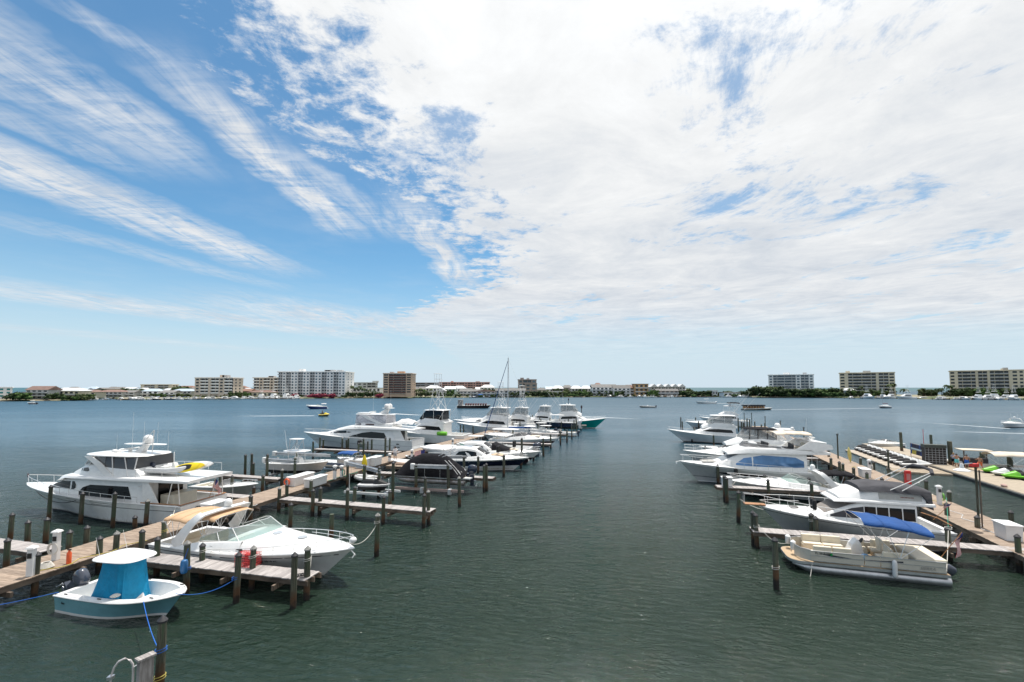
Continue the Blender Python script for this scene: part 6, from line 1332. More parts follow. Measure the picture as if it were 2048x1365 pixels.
def pedestal(label, p, rz=0.0, h=1.25, hose=None):
    t_ = thing('power_pedestal', label, 'power pedestal', (p[0], p[1], DECK), rz, 'white power pedestals')
    MB().box(-.13, .13, -.13, .13, 0, h).build('post', PVC, t_, bevel=.02); MB().loft([[(-.19, -.19, h + .002), (.19, -.19, h + .002), (.19, .19, h + .002), (-.19, .19, h + .002)], [(-.16, -.16, h + .08), (.16, -.16, h + .08), (.16, .16, h + .08), (-.16, .16, h + .08)], [(-.02, -.02, h + .16), (.02, -.02, h + .16), (.02, .02, h + .16), (-.02, .02, h + .16)]]).build('cap', WHITE, t_)
    MB().box(-.16, -.13, -.09, .09, h - .4, h - .15).build('socket_panel', GREYC, t_); MB().box(-.09, .09, -.16, -.13, h - .45, h - .2).build('socket_panel', BLACK, t_)
    if hose:
        for j in range(3): MB().tube([(.22 * math.cos(a) * (1 + .1 * j), -.18 - .03 * j, h * .45 + .26 * math.sin(a) * (1 + .12 * j)) for a in [i * math.pi / 8 for i in range(17)]], .018, 5).build('hose_loop', hose, t_, smooth=True)
    return t_
pedestal('nearest white power pedestal on the left pier edge', (-24.05, 23.3), .2, 1.35); pedestal('taller white pedestal with coiled line behind the nearest one', (-24.9, 25.4), .1, 1.5, ROPEW)
pedestal('white pedestal between the dock boxes and the boat lift, left one', (-18.2, 47.3), PA, 1.3); pedestal('white pedestal between the dock boxes and the boat lift, right one', (-17.9, 48.4), PA, 1.1, ROPEG)
pedestal('white pedestal with coiled hose midway along the right pier', (39.6, 51.0), PB, 1.3, ROPEW); pedestal('white pedestal with lime green hose on the right pier', (34.4, 37.2), PB, 1.4, LIME)
pedestal('short white pedestal beside the man in white', (-15.6, 58.6), PA, .9); pedestal('short white pedestal right of the man in white', (-13.4, 61.5), PA, 1.0); pedestal('white pedestal beside the white tented boat', (-9.3, 72.0), PA, 1.3)
t_ = thing('life_ring', 'orange life ring hanging on the long white dock box', 'life ring', (-21.35, 43.72, 1.55), PA); MB().loft([[(.0 + (.27 + .07 * math.cos(b_)) * math.cos(a) * 0 - .07 * math.sin(b_), (.27 + .07 * math.cos(b_)) * math.cos(a), (.27 + .07 * math.cos(b_)) * math.sin(a)) for b_ in [2 * math.pi * j / 8 for j in range(8)]] for a in [2 * math.pi * i / 20 for i in range(21)]], cap=False).build('ring', ORANGE, t_, smooth=True)
t_.rotation_euler = (0, 0, PA)
t_ = thing('fire_extinguisher', 'orange cased extinguisher standing by the nearest pedestals', 'fire extinguisher', (-23.7, 24.9, DECK), 0); MB().lathe([(.11, 0), (.11, .55), (.05, .65), (.04, .72)], 12).build('cylinder', ORANGE, t_, smooth=True); MB().box(-.09, .09, -.03, .03, .7, .76).build('handle', BLACK, t_)
t_ = thing('wire_basket', 'heap of cream coiled line at the foot of the pedestals', 'coiled rope', (-24.3, 24.3, DECK + .03), 0)
for j in range(5): MB().tube([((.3 - .03 * j) * math.cos(a), (.3 - .03 * j) * math.sin(a), .04 + .05 * j) for a in [i * math.pi / 8 for i in range(17)]], .03, 5).build('coil', ROPEW, t_, smooth=True)
t_.name = 'coiled_rope'
# red crab trap
t_ = thing('crab_trap', 'red wire crab trap crate standing on the nearest left finger pier', 'crab trap', (-14.0, 24.7, DECK + .01), R(-14)); RW = mat('red_wire', (.62, .06, .06), .5)
a_, b_, c_ = .55, .32, .62
for nm, zz in (('top_panel', c_), ('bottom_panel', 0)):
    mb = MB()
    for i in range(9): mb.tube([(-a_ + 2 * a_ * i / 8, -b_, zz), (-a_ + 2 * a_ * i / 8, b_, zz)], .012, 4)
    for i in range(6): mb.tube([(-a_, -b_ + 2 * b_ * i / 5, zz), (a_, -b_ + 2 * b_ * i / 5, zz)], .012, 4)
    mb.build(nm, RW, t_)
for nm, fx in (('front_panel', lambda s_, z_: (s_ * a_, -b_, z_)), ('back_panel', lambda s_, z_: (s_ * a_, b_, z_)), ('side_panel', lambda s_, z_: (-a_, s_ * b_, z_)), ('side_panel', lambda s_, z_: (a_, s_ * b_, z_))):
    mb = MB()
    for i in range(9): mb.tube([fx(-1 + i / 4, 0), fx(-1 + i / 4, c_)], .012, 4)
    for i in range(6): mb.tube([fx(-1, c_ * i / 5), fx(1, c_ * i / 5)], .012, 4)
    mb.build(nm, RW, t_)
MB().box(-.12, .12, -.12, .12, .02, c_ - .02).build('bait_box', mat('red_mesh', (.45, .05, .05), .6), t_)
t_ = thing('coiled_chain', 'dark coiled line at the outer end of nearest finger pier', 'coiled rope', (-10.7, 23.25, DECK + .02), 0)
for j in range(4): MB().tube([((.22 - .03 * j) * math.cos(a) + .1 * j, (.16) * math.sin(a), .03 + .02 * j) for a in [i * math.pi / 8 for i in range(17)]], .02, 5).build('coil', BLACK, t_, smooth=True)
t_ = thing('blue_fender', 'blue fender hanging on the piling beside the open boat bow', 'fender', (*W(366, 1192)[:2], 0)); fender(t_, 0, 0, 1.75, mat('blue_plastic', (.02, .12, .30), .4), .17, .62); MB().tube([(0, 0, 1.8), (.1, .1, 2.3)], .015, 4).build('lanyard', ROPEB, t_)
# lines of the open boat
rope(on(cc1, 6.2, -.3, 1.2), (*W(470, 1206)[:2], 1.15), .3, ROPEB, 'blue line from the open boat bow to the finger pier piling'); rope(on(cc1, .1, -1.0, .9), (-30.0, 19.5, .7), .35, ROPEB, 'blue line from the open boat stern running out of frame at left')
npz = Vector((near_p.location.x, near_p.location.y, 0)); rope(on(cc1, 5.4, -1.1, 1.1), (npz.x + .1, npz.y - .1, 1.4), .25, ROPEB, 'blue line from the open boat down to the near water piling')
def wrap(p, z, m, label, n=2, r=.17):
    t_ = thing('rope_wrap', label, 'rope', (p.x, p.y, z), 0, 'rope turns on pilings')
    for j in range(n): MB().tube([(r * math.cos(a), r * math.sin(a), j * .09 + .03 * math.cos(a)) for a in [i * math.pi / 8 for i in range(17)]], .013, 5).build('turn', m, t_, smooth=True)
wrap(npz, 1.45, ROPEB, 'blue rope turns around the near water piling'); wrap(npz, .55, ROPEY, 'yellow rope turns low on the near water piling')
for (u, vw), z, m, lb in [((613, 1199), 1.9, ROPEW, 'white rope turns on the outer finger piling'), ((403, 1162), 1.55, ROPEW, 'white rope turns on the piling behind the finger pier'), ((503, 1180), 1.65, ROPEW, 'white rope turns on the piling behind the red trap'),
                          ((753, 1113), 2.05, ROPEW, 'white rope turns on the free standing piling off the cruiser bow'), ((470, 1206), 1.15, ROPEB, 'blue rope turns on the dark finger piling'), ((372, 1187), 1.2, ROPEB, 'blue rope turns on the piling with the blue fender'),
                          ((327, 1112), 1.5, ROPEY, 'yellow rope turns on the piling beside the cruiser arch'), ((1552.7, 1178), 1.05, ROPEW, 'white rope turn on the dark piling off the pontoon bow'), ((1625, 1087), 1.5, ROPEW, 'white rope turns on the piling behind the cream seats'),
                          ((1514, 1096), 1.35, ROPEW, 'white rope turns at the tip of nearest right finger pier'), ((1708.7, 965), 1.6, ROPEY, 'yellow rope turns on the right pier piling'), ((1900, 1122), 1.9, ROPEW, 'white rope turns on the piling behind the pontoon stern')]:
    wrap(W(u, vw), z, m, lb)
# near corner gangway post with bent pipe
gx, gy = W(272, 1365, 2.6)[:2]
t_ = thing('gangway_post', 'grey square timber post with a pale flat cap at the bottom left edge', 'post', (-12.05, 15.5, 0), R(-30)); MB().box(-.10, .10, -.2, .2, -1, 1.62).build('timber_post', wood('grey_post', (.20, .18, .17), (.40, .37, .36), .6), t_); MB().box(-.15, .15, -.25, .25, 1.622, 1.69).build('cap_board', PLANKG, t_); MB().box(-.32, -.14, -.02, .02, -1, 1.5).build('side_plate', mat('grey_plate', (.16, .16, .17), .5), t_)
t_ = thing('bent_pipe', 'curved white pipe loop rising beside the grey post at bottom left', 'pipe', (-12.75, 15.5, 0), R(8)); MB().tube([(.28, 0, -1), (.28, 0, 1.2), (.26, 0, 1.4), (.17, 0, 1.54), (.02, 0, 1.6), (-.16, 0, 1.52), (-.29, 0, 1.34), (-.36, 0, 1.1), (-.38, 0, .8), (-.38, 0, -1)], .032, 8).build('pipe', mat('white_pipe', (.6, .57, .57), .4), t_, smooth=True); MB().tube([(.28, 0, 1.3), (.56, .1, 1.45)], .018, 6).build('stay', CHROME, t_); MB().box(-.46, -.30, -.08, .08, .98, 1.08).build('clamp', ALU, t_)
# kayak, surf board, lamp, red box
def kayak(label, p, z, m, lean, rz=0.0, L=2.6, cat='kayak'):
    t_ = thing('kayak', label, cat, (p[0], p[1], z), rz); MB().loft([[(.28 * math.sin(math.pi * min(.99, max(.03, i / 12))) ** .7 * math.cos(a), .14 * math.sin(math.pi * min(.99, max(.03, i / 12))) ** .7 * math.sin(a), L * i / 12) for a in [2 * math.pi * j / 10 for j in range(10)]] for i in range(13)]).build('hull', m, t_, smooth=True); t_.rotation_euler = (lean, 0, rz); return t_
kayak('yellow kayak standing upright against a piling beyond the dock boxes', (-15.9, 49.6), DECK + .05, YELLOW, R(-4), .4, 2.1); kayak('pale yellow board upright against a piling on the right pier', (42.4, 57.6), DECK + .05, mat('pale_yellow', (.62, .52, .16), .5), R(-6), .3, 1.9)
t_ = thing('hose_cabinet', 'narrow red cabinet on the near edge of the right pier', 'fire cabinet', (36.4, 42.4, DECK), PB); MB().box(-.15, .15, -.22, .22, .5, 1.75).build('cabinet', RED, t_, bevel=.02); MB().box(-.05, .05, -.05, .05, 0, .5).build('stand', BEAM, t_); MB().box(-.155, -.15, -.14, .14, .9, 1.5).build('door_panel', mat('pale_red', (.5, .2, .2), .5), t_)
p = W(1957, 1089); t_ = thing('lamp_pole', 'tall dark pole with white lamp shade and red light on the right pier', 'lamp post', (p.x + .35, p.y + .25, 0), R(190)); MB().tube([(0, 0, .5), (0, 0, 5.1)], .07, 8).build('pole', PILE, t_, smooth=True); MB().tube([(0, .2, .5), (0, .2, 4.9)], .045, 8).build('second_pole', BEAM, t_, smooth=True); MB().tube([(0, 0, 5.1), (.3, 0, 5.35), (1.0, 0, 5.3)], .03, 6).build('arm', ALU, t_)
MB().lathe([(.06, 5.35), (.1, 5.25), (.12, 5.05), (.46, 4.9), (.45, 4.86), (.02, 4.95)], 14, cx=1.15).build('lamp_shade', WHITE, t_, smooth=True); MB().box(-.15, .35, -.14, .14, 5.1, 5.32).build('red_fitting', RED, t_, bevel=.03)

# ------------------------------------------------------------------ jet ski dock
SAND = mat('sand_dock', (.34, .285, .215), .75, var=.12, bump=.15, bscale=12); CUBE = mat('sand_cubes', (.34, .275, .20), .7, var=.15, rnd=.12)
jd = thing('jet_ski_dock', 'sand coloured floating dock running along the right edge with jet skis on it', 'floating dock', (48.3, 43.6, 0), heading((48.3, 43.6), (52.6, 55.0)))
JL = 42.0; ja = jd.rotation_euler.z
MB().box(-16, JL, -4.2, 0, -.25, .27).build('float', mat('dark_float', (.035, .035, .038), .6, var=.3), jd); MB().box(-16.05, JL + .05, -4.25, .05, .274, .42).build('rim', mat('pale_rim', (.30, .28, .25), .6, var=.2), jd)
for i in range(36):
    a = -15.9 + i * 1.6; o = MB().box(0, 1.575, -4.15, -.05, .424, .47).build('deck_panel', SAND, jd) if i == 0 else None
    if o: pm = o; o.location = (a, 0, 0)
    else: o = bpy.data.objects.new('deck_panel', pm.data); col.objects.link(o); o.parent = jd; o.location = (a, 0, random.uniform(-.004, .004))
def jd_p(x, y, z=0.0): c, s_ = math.cos(ja), math.sin(ja); return Vector((48.3 + x * c - y * s_, 43.6 + x * s_ + y * c, z))
cubes = thing('cube_float', 'tan floating cubes beside the jet skis forming a low side platform', 'floating dock', jd_p(11.5, .2), ja)
cm_ = MB().loft([[(-.24, -.24, -.1), (.24, -.24, -.1), (.24, .24, -.1), (-.24, .24, -.1)], [(-.25, -.25, .22), (.25, -.25, .22), (.25, .25, .22), (-.25, .25, .22)], [(-.22, -.22, .27), (.22, -.22, .27), (.22, .22, .27), (-.22, .22, .27)]]).build('cube', CUBE, cubes); cm_.location = (.25, .3, 0)
for i in range(5):
    for j in range(11):
        if i or j: o = bpy.data.objects.new('cube', cm_.data); col.objects.link(o); o.parent = cubes; o.location = (.25 + i * .51, .3 + j * .51, random.uniform(-.02, .02))
js = None; port = mat('grey_cradle', (.40, .34, .27), .7, var=.15)
ordn = ['nearest', 'second', 'third', 'fourth', 'fifth', 'sixth', 'seventh', 'eighth', 'ninth', 'farthest']
for i in range(10):
    x = 15.2 + i * 1.85; c = jd_p(x, 3.9, .34); lab = ordn[i] + ' of the white jet skis in the left row on the floating dock'
    f = thing('drive_on_float', ordn[i] + ' drive-on float under the left row of jet skis', 'floating dock', jd_p(x, 2.4), ja + R(90), 'drive-on floats')
    if i == 0:
        MB().loft([[(-2.2, -.75, -.1), (2.6, -.75, -.1), (2.6, .75, -.1), (-2.2, .75, -.1)], [(-2.2, -.78, .2), (2.7, -.78, .2), (2.7, .78, .2), (-2.2, .78, .2)], [(-2.15, -.72, .26), (2.6, -.72, .26), (2.6, .72, .26), (-2.15, .72, .26)]]).build('float_body', port, f); f0 = f
    else: o = bpy.data.objects.new('float_body', f0.children[0].data); col.objects.link(o); o.parent = f
    if js is None: js = jetski(lab, c, ja - R(90), accent=WHITE); js.name = 'jet_ski.000'
    else: dup(js, c, ja - R(90) + random.uniform(-.04, .04), lab, swap={'lime_green': [WHITE, BLACK, WHITE, LIME, WHITE][i % 5]})
for i, (x, lb) in enumerate([(9.2, 'nearest'), (11.0, 'middle'), (12.8, 'farthest')]): dup(js, jd_p(x, -6.0, .34), ja + R(95), lb + ' lime green and white jet ski in the right row', swap=None if i == 1 else {'white_gelcoat': LIME})
for i, (x, y, lb) in enumerate([(16.8, -5.6, 'white jet ski directly behind the bathers'), (19.0, -5.4, 'white jet ski behind the wire cage')]): dup(js, jd_p(x, y, .34), ja + R(80), lb, swap={'lime_green': WHITE})
express('jet_boat', 'small white jet boat moored beyond the row of jet skis', (67.6, 80.2), (60.8, 78.3), 2.4, 1.1, .85, [(.4, BLACK), (1, WHITE)], arch_on=False, sgl=SMOKE, canvas=None)
rk = thing('vest_rack', 'rack of blue life vests hanging on a frame on the dock', 'rack', jd_p(24.0, -1.2, .48), ja); mb = [[(-2.0, 0, 0), (-2.0, 0, 1.9)], [(2.0, 0, 0), (2.0, 0, 1.9)], [(-2, 0, 1.85), (2, 0, 1.85)], [(-2, 0, 1.0), (2, 0, 1.0)]]; bars(rk, mb, .04, BEAM, 'rack_frame')
VB = [mat('vest_blue', (.01, .05, .20), .8), mat('vest_dark', (.015, .02, .05), .8), mat('vest_yellow', (.45, .38, .06), .8)]
for j in range(2):
    for i in range(9): MB().loft([[(-1.8 + i * .42 - .16, -.1, 1.85 - j * .9), (-1.8 + i * .42 + .16, -.1, 1.85 - j * .9), (-1.8 + i * .42 + .16, .1, 1.85 - j * .9), (-1.8 + i * .42 - .16, .1, 1.85 - j * .9)], [(-1.8 + i * .42 - .19, -.13, 1.3 - j * .9), (-1.8 + i * .42 + .19, -.13, 1.3 - j * .9), (-1.8 + i * .42 + .19, .13, 1.3 - j * .9), (-1.8 + i * .42 - .19, .13, 1.3 - j * .9)]]).build('life_vest', VB[random.choice([0, 0, 1, 1, 2])], rk, bevel=.04)
MB().tube([(-2.0, 0, 1.9), (-2.0, 0, 4.2)], .03, 5).build('flag_staff', RED, rk)
cg = thing('wire_cage', 'dark wire cage cabinet with crates inside beside the thick piling', 'cage', jd_p(18.6, -.9, .48), ja - R(90)); mb = MB()
for i in range(7): mb.tube([(-1.1 + i * 2.2 / 6, -.5, 0), (-1.1 + i * 2.2 / 6, -.5, 2.1)], .02, 4)
for i in range(8): mb.tube([(-1.1, -.5, i * .3), (1.1, -.5, i * .3)], .02, 4)
mb.build('wire_front', ALU, cg); MB().box(-1.1, 1.1, -.46, .5, 0, 2.05).build('dark_contents', mat('dark_contents', (.035, .03, .028), .8, var=.5, vscale=3), cg); MB().box(-1.15, 1.15, -.55, .55, 2.1, 2.5).build('cabinet_top', mat('dark_green_grey', (.05, .06, .055), .6), cg)
hut = thing('ticket_counter', 'small dark counter with a pale roof behind the bathers', 'kiosk', jd_p(17.2, -4.3, .48), ja - R(90)); MB().box(-1.2, 1.2, -.5, .5, 0, 1.1).build('counter', mat('dark_counter', (.04, .035, .04), .6), hut); MB().box(-1.5, 1.5, -.9, .9, 2.1, 2.2).build('roof', BEIGEC, hut)
for sx in (-1.1, 1.1): MB().box(sx - .05, sx + .05, -.45, -.35, 1.1, 2.1).build('post', BEAM, hut)
cb, L = pontoon('canopy_boat', 'boat with a pale beige canopy at the right picture edge', (62.0, 53.4), (55.6, 55.8), 2.5, furn=False); bimini(cb, .6, 5.2, 1.3, 2.5, BEIGEC, legs=.7, crown=.3); MB().box(.3, 5.6, 1.1, 1.15, .65, 1.2).build('fence', WHITE, cb); MB().box(.3, 5.6, -1.15, -1.1, .65, 1.2).build('fence', WHITE, cb); seat(cb, 2, .6, .7, .8, .6, .5, WHITE)
bl = thing('float_lump', 'dull pink cloth bundle lying on the dock edge', 'bundle', jd_p(3.4, -.3, .5), ja); MB().ball((0, 0, .1), .4, .22, .16).build('cloth', mat('dull_pink', (.42, .28, .24), .8), bl, smooth=True)

# ------------------------------------------------------------------ people
def person(label, loc, rz, joints, top=None, bottom=None, hair=HAIR, sc_=1.0, group=None, skin=SKIN, hat=None):
    """joints: dict of offsets for hands / feet; one continuous skinned body"""
    r = thing('person', label, 'person', loc, rz, group, scale=sc_)
    J = dict(pel=(0, 0, .95), chest=(0, 0, 1.28), neck=(0, 0, 1.47), head=(0, .01, 1.58), crown=(0, 0, 1.70), ls=(.18, 0, 1.42), rs=(-.18, 0, 1.42), le=(.27, -.02, 1.15), re=(-.27, -.02, 1.15), lh=(.28, .06, .92), rh=(-.28, .06, .92),
             lp=(.1, 0, .92), rp=(-.1, 0, .92), lk=(.11, .02, .5), rk=(-.11, .02, .5), la=(.12, -.02, .08), ra=(-.12, -.02, .08), lt=(.13, .16, .03), rt=(-.13, .16, .03)); J.update(joints)
    names = list(J); E_ = [('pel', 'chest'), ('chest', 'neck'), ('neck', 'head'), ('head', 'crown'), ('chest', 'ls'), ('chest', 'rs'), ('ls', 'le'), ('rs', 're'), ('le', 'lh'), ('re', 'rh'), ('pel', 'lp'), ('pel', 'rp'), ('lp', 'lk'), ('rp', 'rk'), ('lk', 'la'), ('rk', 'ra'), ('la', 'lt'), ('ra', 'rt')]
    Rr = dict(pel=.13, chest=.14, neck=.055, head=.095, crown=.07, ls=.06, rs=.06, le=.042, re=.042, lh=.032, rh=.032, lp=.095, rp=.095, lk=.058, rk=.058, la=.04, ra=.04, lt=.03, rt=.03)
    me = bpy.data.meshes.new('body'); me.from_pydata([J[n] for n in names], [(names.index(a), names.index(b_)) for a, b_ in E_], []); me.materials.append(skin)
    o = bpy.data.objects.new('body', me); col.objects.link(o); o.parent = r; md = o.modifiers.new('skin', 'SKIN'); 
    for i, n in enumerate(names): me.skin_vertices[0].data[i].radius = (Rr[n] * (1.25 if n in ('chest', 'pel') else 1), Rr[n] * (.8 if n in ('chest', 'pel') else 1)); me.skin_vertices[0].data[i].use_root = (n == 'pel')
    md.use_smooth_shade = True; s_ = o.modifiers.new('sub', 'SUBSURF'); s_.levels = 1; s_.render_levels = 1
    V = Vector
    def seg(pts, rs, nm, m, n=10, fl=1.0):
        mb = MB(); rings = []
        for p, rr_ in zip(pts, rs): p = V(p); rings.append([(p.x + rr_ * math.cos(a), p.y + rr_ * fl * math.sin(a), p.z) for a in [2 * math.pi * k / n for k in range(n)]])
        return mb.loft(rings).build(nm, m, r, smooth=True)
    c, pl, nk = V(J['chest']), V(J['pel']), V(J['neck'])
    if top:
        seg([pl + V((0, 0, -.04)), pl.lerp(c, .5), c, c.lerp(nk, .75), nk - V((0, 0, .02))], [.19, .185, .215, .19, .08], 'shirt', top, fl=.72)
        for a, b_ in (('ls', 'le'), ('rs', 're')): MB().tube([V(J[a]).lerp(c, .25), V(J[a]).lerp(V(J[b_]), .75)], .085, 8, .07).build('sleeve', top, r, smooth=True)
    if bottom:
        seg([pl + V((0, 0, -.12)), pl, pl + V((0, 0, .1))], [.2, .195, .165], 'waist', bottom, fl=.75)
        for a, b_ in (('lp', 'lk'), ('rp', 'rk')): MB().tube([V(J[a]) + V((0, 0, .05)), V(J[a]).lerp(V(J[b_]), .8)], .115, 9, .10).build('trouser_leg', bottom, r, smooth=True)
    h = V(J['head']); MB().ball((h.x, h.y - .02, h.z + .04), .108, .115, .11, 10, 6).build('hair', hat or hair, r, smooth=True)
    MB().ball((h.x, h.y + .105, h.z - .01), .02, .02, .03, 6, 4).build('nose', skin, r, smooth=True)
    return r
person('man in white shirt and grey shorts standing on the left pier', (-15.0, 59.0, DECK), R(20), {'lh': (.2, .12, .95)}, top=mat('white_shirt', (.72, .72, .74), .8), bottom=mat('grey_shorts', (.35, .36, .38), .8), sc_=1.08)
def jp(x, y): q_ = jd_p(x, y, .475); return q_
person('woman in grey top and dark shorts leaning on the dock counter', jp(16.9, -2.2), R(-60), {'lh': (.2, .35, 1.1), 'rh': (-.2, .35, 1.1)}, top=mat('grey_top', (.30, .33, .42), .8), bottom=BLACKC, group=None, hair=mat('fair_hair', (.30, .18, .08), .7))
person('bare backed bather in turquoise shorts on the jet ski dock', jp(16.0, -2.1), R(160), {'le': (.42, .1, 1.3), 'lh': (.5, .3, 1.35)}, bottom=mat('turquoise_shorts', (.12, .52, .55), .8))
person('bather in blue shorts beside the one in turquoise shorts', jp(15.6, -2.9), R(130), {}, bottom=mat('blue_shorts', (.02, .12, .5), .8))
person('bather in orange shorts striding across the dock', jp(14.4, -3.6), R(110), {'le': (.36, -.12, 1.2), 'lh': (.4, .12, 1.3), 'lk': (.12, .28, .55), 'la': (.12, .42, .10), 'lt': (.12, .56, .06), 'rk': (-.1, -.15, .52), 'ra': (-.1, -.48, .14), 'rt': (-.1, -.40, .02)}, bottom=mat('orange_shorts', (.6, .14, .06), .8), hat=BLACK)

# ------------------------------------------------------------------ boats under way and their wakes
FOAM = bpy.data.materials.new('foam'); FOAM.use_nodes = True; t = FOAM.node_tree; q = NG(t); b = t.nodes['Principled BSDF']; b.inputs['Base Color'].default_value = (.72, .76, .78, 1); b.inputs['Roughness'].default_value = .8
tc = q.n('ShaderNodeTexCoord'); so = q.n('ShaderNodeSeparateXYZ'); t.links.new(tc.outputs['UV'], so.inputs[0])
nz = q.noise(q.xyz(q.m('MULTIPLY', so.outputs[0], 60), q.m('MULTIPLY', so.outputs[1], 3)), 1.4, 5, .65)
e = q.m('MULTIPLY', q.m('MULTIPLY', q.m('SUBTRACT', 1.0, so.outputs[1]), so.outputs[1]), 4.0)
fade = q.m('SUBTRACT', 1.0, so.outputs[0])
al = q.ss(q.m('ADD', q.m('MULTIPLY', nz, .8), q.m('MULTIPLY', q.m('MULTIPLY', e, q.m('POWER', fade, .6)), .75)), .62, 1.0); t.links.new(al, b.inputs['Alpha'])
def wake(pts, w0, w1, label):
    """pts: centreline from the boat backwards"""
    pts = [Vector((*p[:2], .012)) for p in pts]; n = len(pts); vs = []; uv = []
    for i, p in enumerate(pts):
        d_ = (pts[min(i + 1, n - 1)] - pts[max(i - 1, 0)]).normalized(); s_ = Vector((-d_.y, d_.x, 0)); w = w0 + (w1 - w0) * i / (n - 1); vs += [p - s_ * w, p + s_ * w]; uv += [(i / (n - 1), 0), (i / (n - 1), 1)]
    me = bpy.data.meshes.new('wake'); me.from_pydata(vs, [], [(2 * i, 2 * i + 1, 2 * i + 3, 2 * i + 2) for i in range(n - 1)]); me.materials.append(FOAM); ul = me.uv_layers.new()
    for l_ in me.loops: ul.data[l_.index].uv = uv[l_.vertex_index]
    o = bpy.data.objects.new('wake', me); col.objects.link(o); tag(o, label, 'wake', kind='stuff'); return o
def line(a, b_, n=16): a, b_ = Vector((*a[:2], 0)), Vector((*b_[:2], 0)); return [a.lerp(b_, i / n) for i in range(n + 1)]
wake(line(W(628, 832), W(430, 833)), .9, 2.2, 'white wake behind the yellow jet ski'); wake(line(W(770, 827), W(880, 833)), 1.2, 2.0, 'long white wake behind the mast of the largest yacht'); wake(line(W(2020, 858), W(1800, 842)), .6, .5, 'thin wake trailing the white boat at right edge'); wake(line(W(2060, 868), W(1850, 862)), .5, .8, 'faint foam line at right')
wake(line(W(1434, 807), W(1530, 811)), 1.0, 1.8, 'faint wake behind the distant open boat'); wake(line(W(1145, 833), W(1320, 840)), .8, 1.6, 'faint foam line beyond the teal hull'); wake(line(W(1540, 820), W(1900, 815)), .5, 1.4, 'faint wake behind the long tour boat')
ride = express('bow_rider', 'small white boat with dark blue hull under way beyond the yachts', (-91.5, 226.0), (-100.5, 222.5), 3.0, 1.7, 1.2, [(.75, mat('royal_blue_hull', (.01, .03, .16), .2)), (1, WHITE)], arch_on=False, canvas=WHITEC, group='boats under way')[0]
jy = jetski('yellow jet ski under way with a rider, white wake behind', (-70.5, 167.2), R(-4), .1, YELLOW, YELLOW, group='boats under way'); jy.scale = (1.25, 1.25, 1.25)
person('rider in black vest sitting on the yellow jet ski', (-69.4, 167.2, .45), R(-90), {'lk': (.2, .35, .75), 'rk': (-.2, .35, .75), 'la': (.22, .2, .3), 'ra': (-.22, .2, .3), 'lt': (.22, .35, .25), 'rt': (-.22, .35, .25), 'lh': (.25, .5, 1.15), 'rh': (-.25, .5, 1.15)}, top=BLACKC, bottom=BLACKC)
# dark party boat with seats
pb = thing('party_boat', 'long dark open party boat with rows of passengers and a pale stern box', 'boat', (-27.5, 231.0, 0), R(-3), 'boats under way'); H = Hull(17, 4.2, 1.7, 1.5, flare=.3); H.build(pb, [(1, mat('dark_brown_hull', (.03, .022, .022), .5))]); H.deck(pb, 0); MB().box(.4, 2.6, -1.6, 1.6, 1.5, 4.3).build('stern_cabin', mat('grey_box', (.30, .28, .27), .7), pb)
for i in range(9):
    for j in (-1, 1): MB().box(4 + i * 1.25, 4.7 + i * 1.25, j * 1.0 - .6, j * 1.0 + .6, 1.55, 2.5).build('seat_row', mat('dark_red_seats', (.12, .04, .04), .7), pb, bevel=.15)
tb_ = thing('tour_boat', 'long low tour boat with black and orange canopy row', 'boat', (107.0, 212.0, 0), R(4), 'boats under way'); H = Hull(14.5, 3.4, 1.1, .8, flare=.3); H.build(tb_, [(.5, mat('dark_low', (.05, .05, .05), .5)), (1, CREAM)]); H.deck(tb_, 0); MB().box(.3, 10.2, -1.4, 1.4, 2.0, 2.5).build('canopy', mat('black_canopy', (.02, .02, .025), .8, var=.4), tb_)
for i in range(8): MB().box(.6 + i * 1.25, 1.3 + i * 1.25, -1.0, 1.0, .9, 1.9).build('seat_row', mat('orange_seats', (.42, .20, .07), .7), tb_, bevel=.1); MB().tube([(.5 + i * 1.35, -1.3, .9), (.5 + i * 1.35, -1.3, 2.0)], .04, 4).build('canopy_post', ALU, tb_)
gb = centre_console('grey_skiff', 'small grey open boat with people crossing mid channel', (74.0, 236.0), (66.0, 237.5), 2.4, 1.0, .8, mat('dull_grey_hull', (.16, .17, .17), .5), ttop=None, ecowl=COWLG, group='boats under way')
centre_console('open_boat', 'long white open boat with white top crossing the far channel', (131.0, 294.0), (118.5, 295.0), 3.2, 1.6, 1.1, HULLW, tz=2.6, ecowl=COWLW, engines=2, group='boats under way')
centre_console('open_boat', 'small dark open boat near the far left shore', (-298.0, 286.0), (-305.0, 287.5), 2.4, 1.1, .8, mat('dark_hull', (.06, .06, .07), .5), tz=2.0, group='boats under way')
rw = express('bow_rider', 'white motor boat with tall arch entering at the right edge', (136.0, 122.5), (127.5, 119.2), 2.8, 1.3, 1.0, [(1, WHITE)], arch_on=True, group='boats under way')[0]
ss = thing('small_sail_boat', 'small white sail boat with bare mast in front of the beige tower', 'sail boat', (193.0, 233.5, 0), R(190), 'boats under way'); H = Hull(7.0, 2.4, 1.3, 1.0); H.build(ss, [(.4, NAVY), (1, WHITE)]); H.deck(ss, 0); House([(1.5, 1.0, 1.6, .8, .7), (4.5, 1.1, 1.6, .7, .5)], rad=.1).build(ss, WHITE, 'coach_roof'); MB().tube([(4.2, 0, 1.2), (4.2, 0, 10)], .07, 6).build('mast', ALUP, ss); MB().tube([(4.2, 0, 2.4), (1, 0, 2.4)], .14, 6).build('furled_sail', mat('maroon_canvas', (.15, .03, .04), .8), ss)
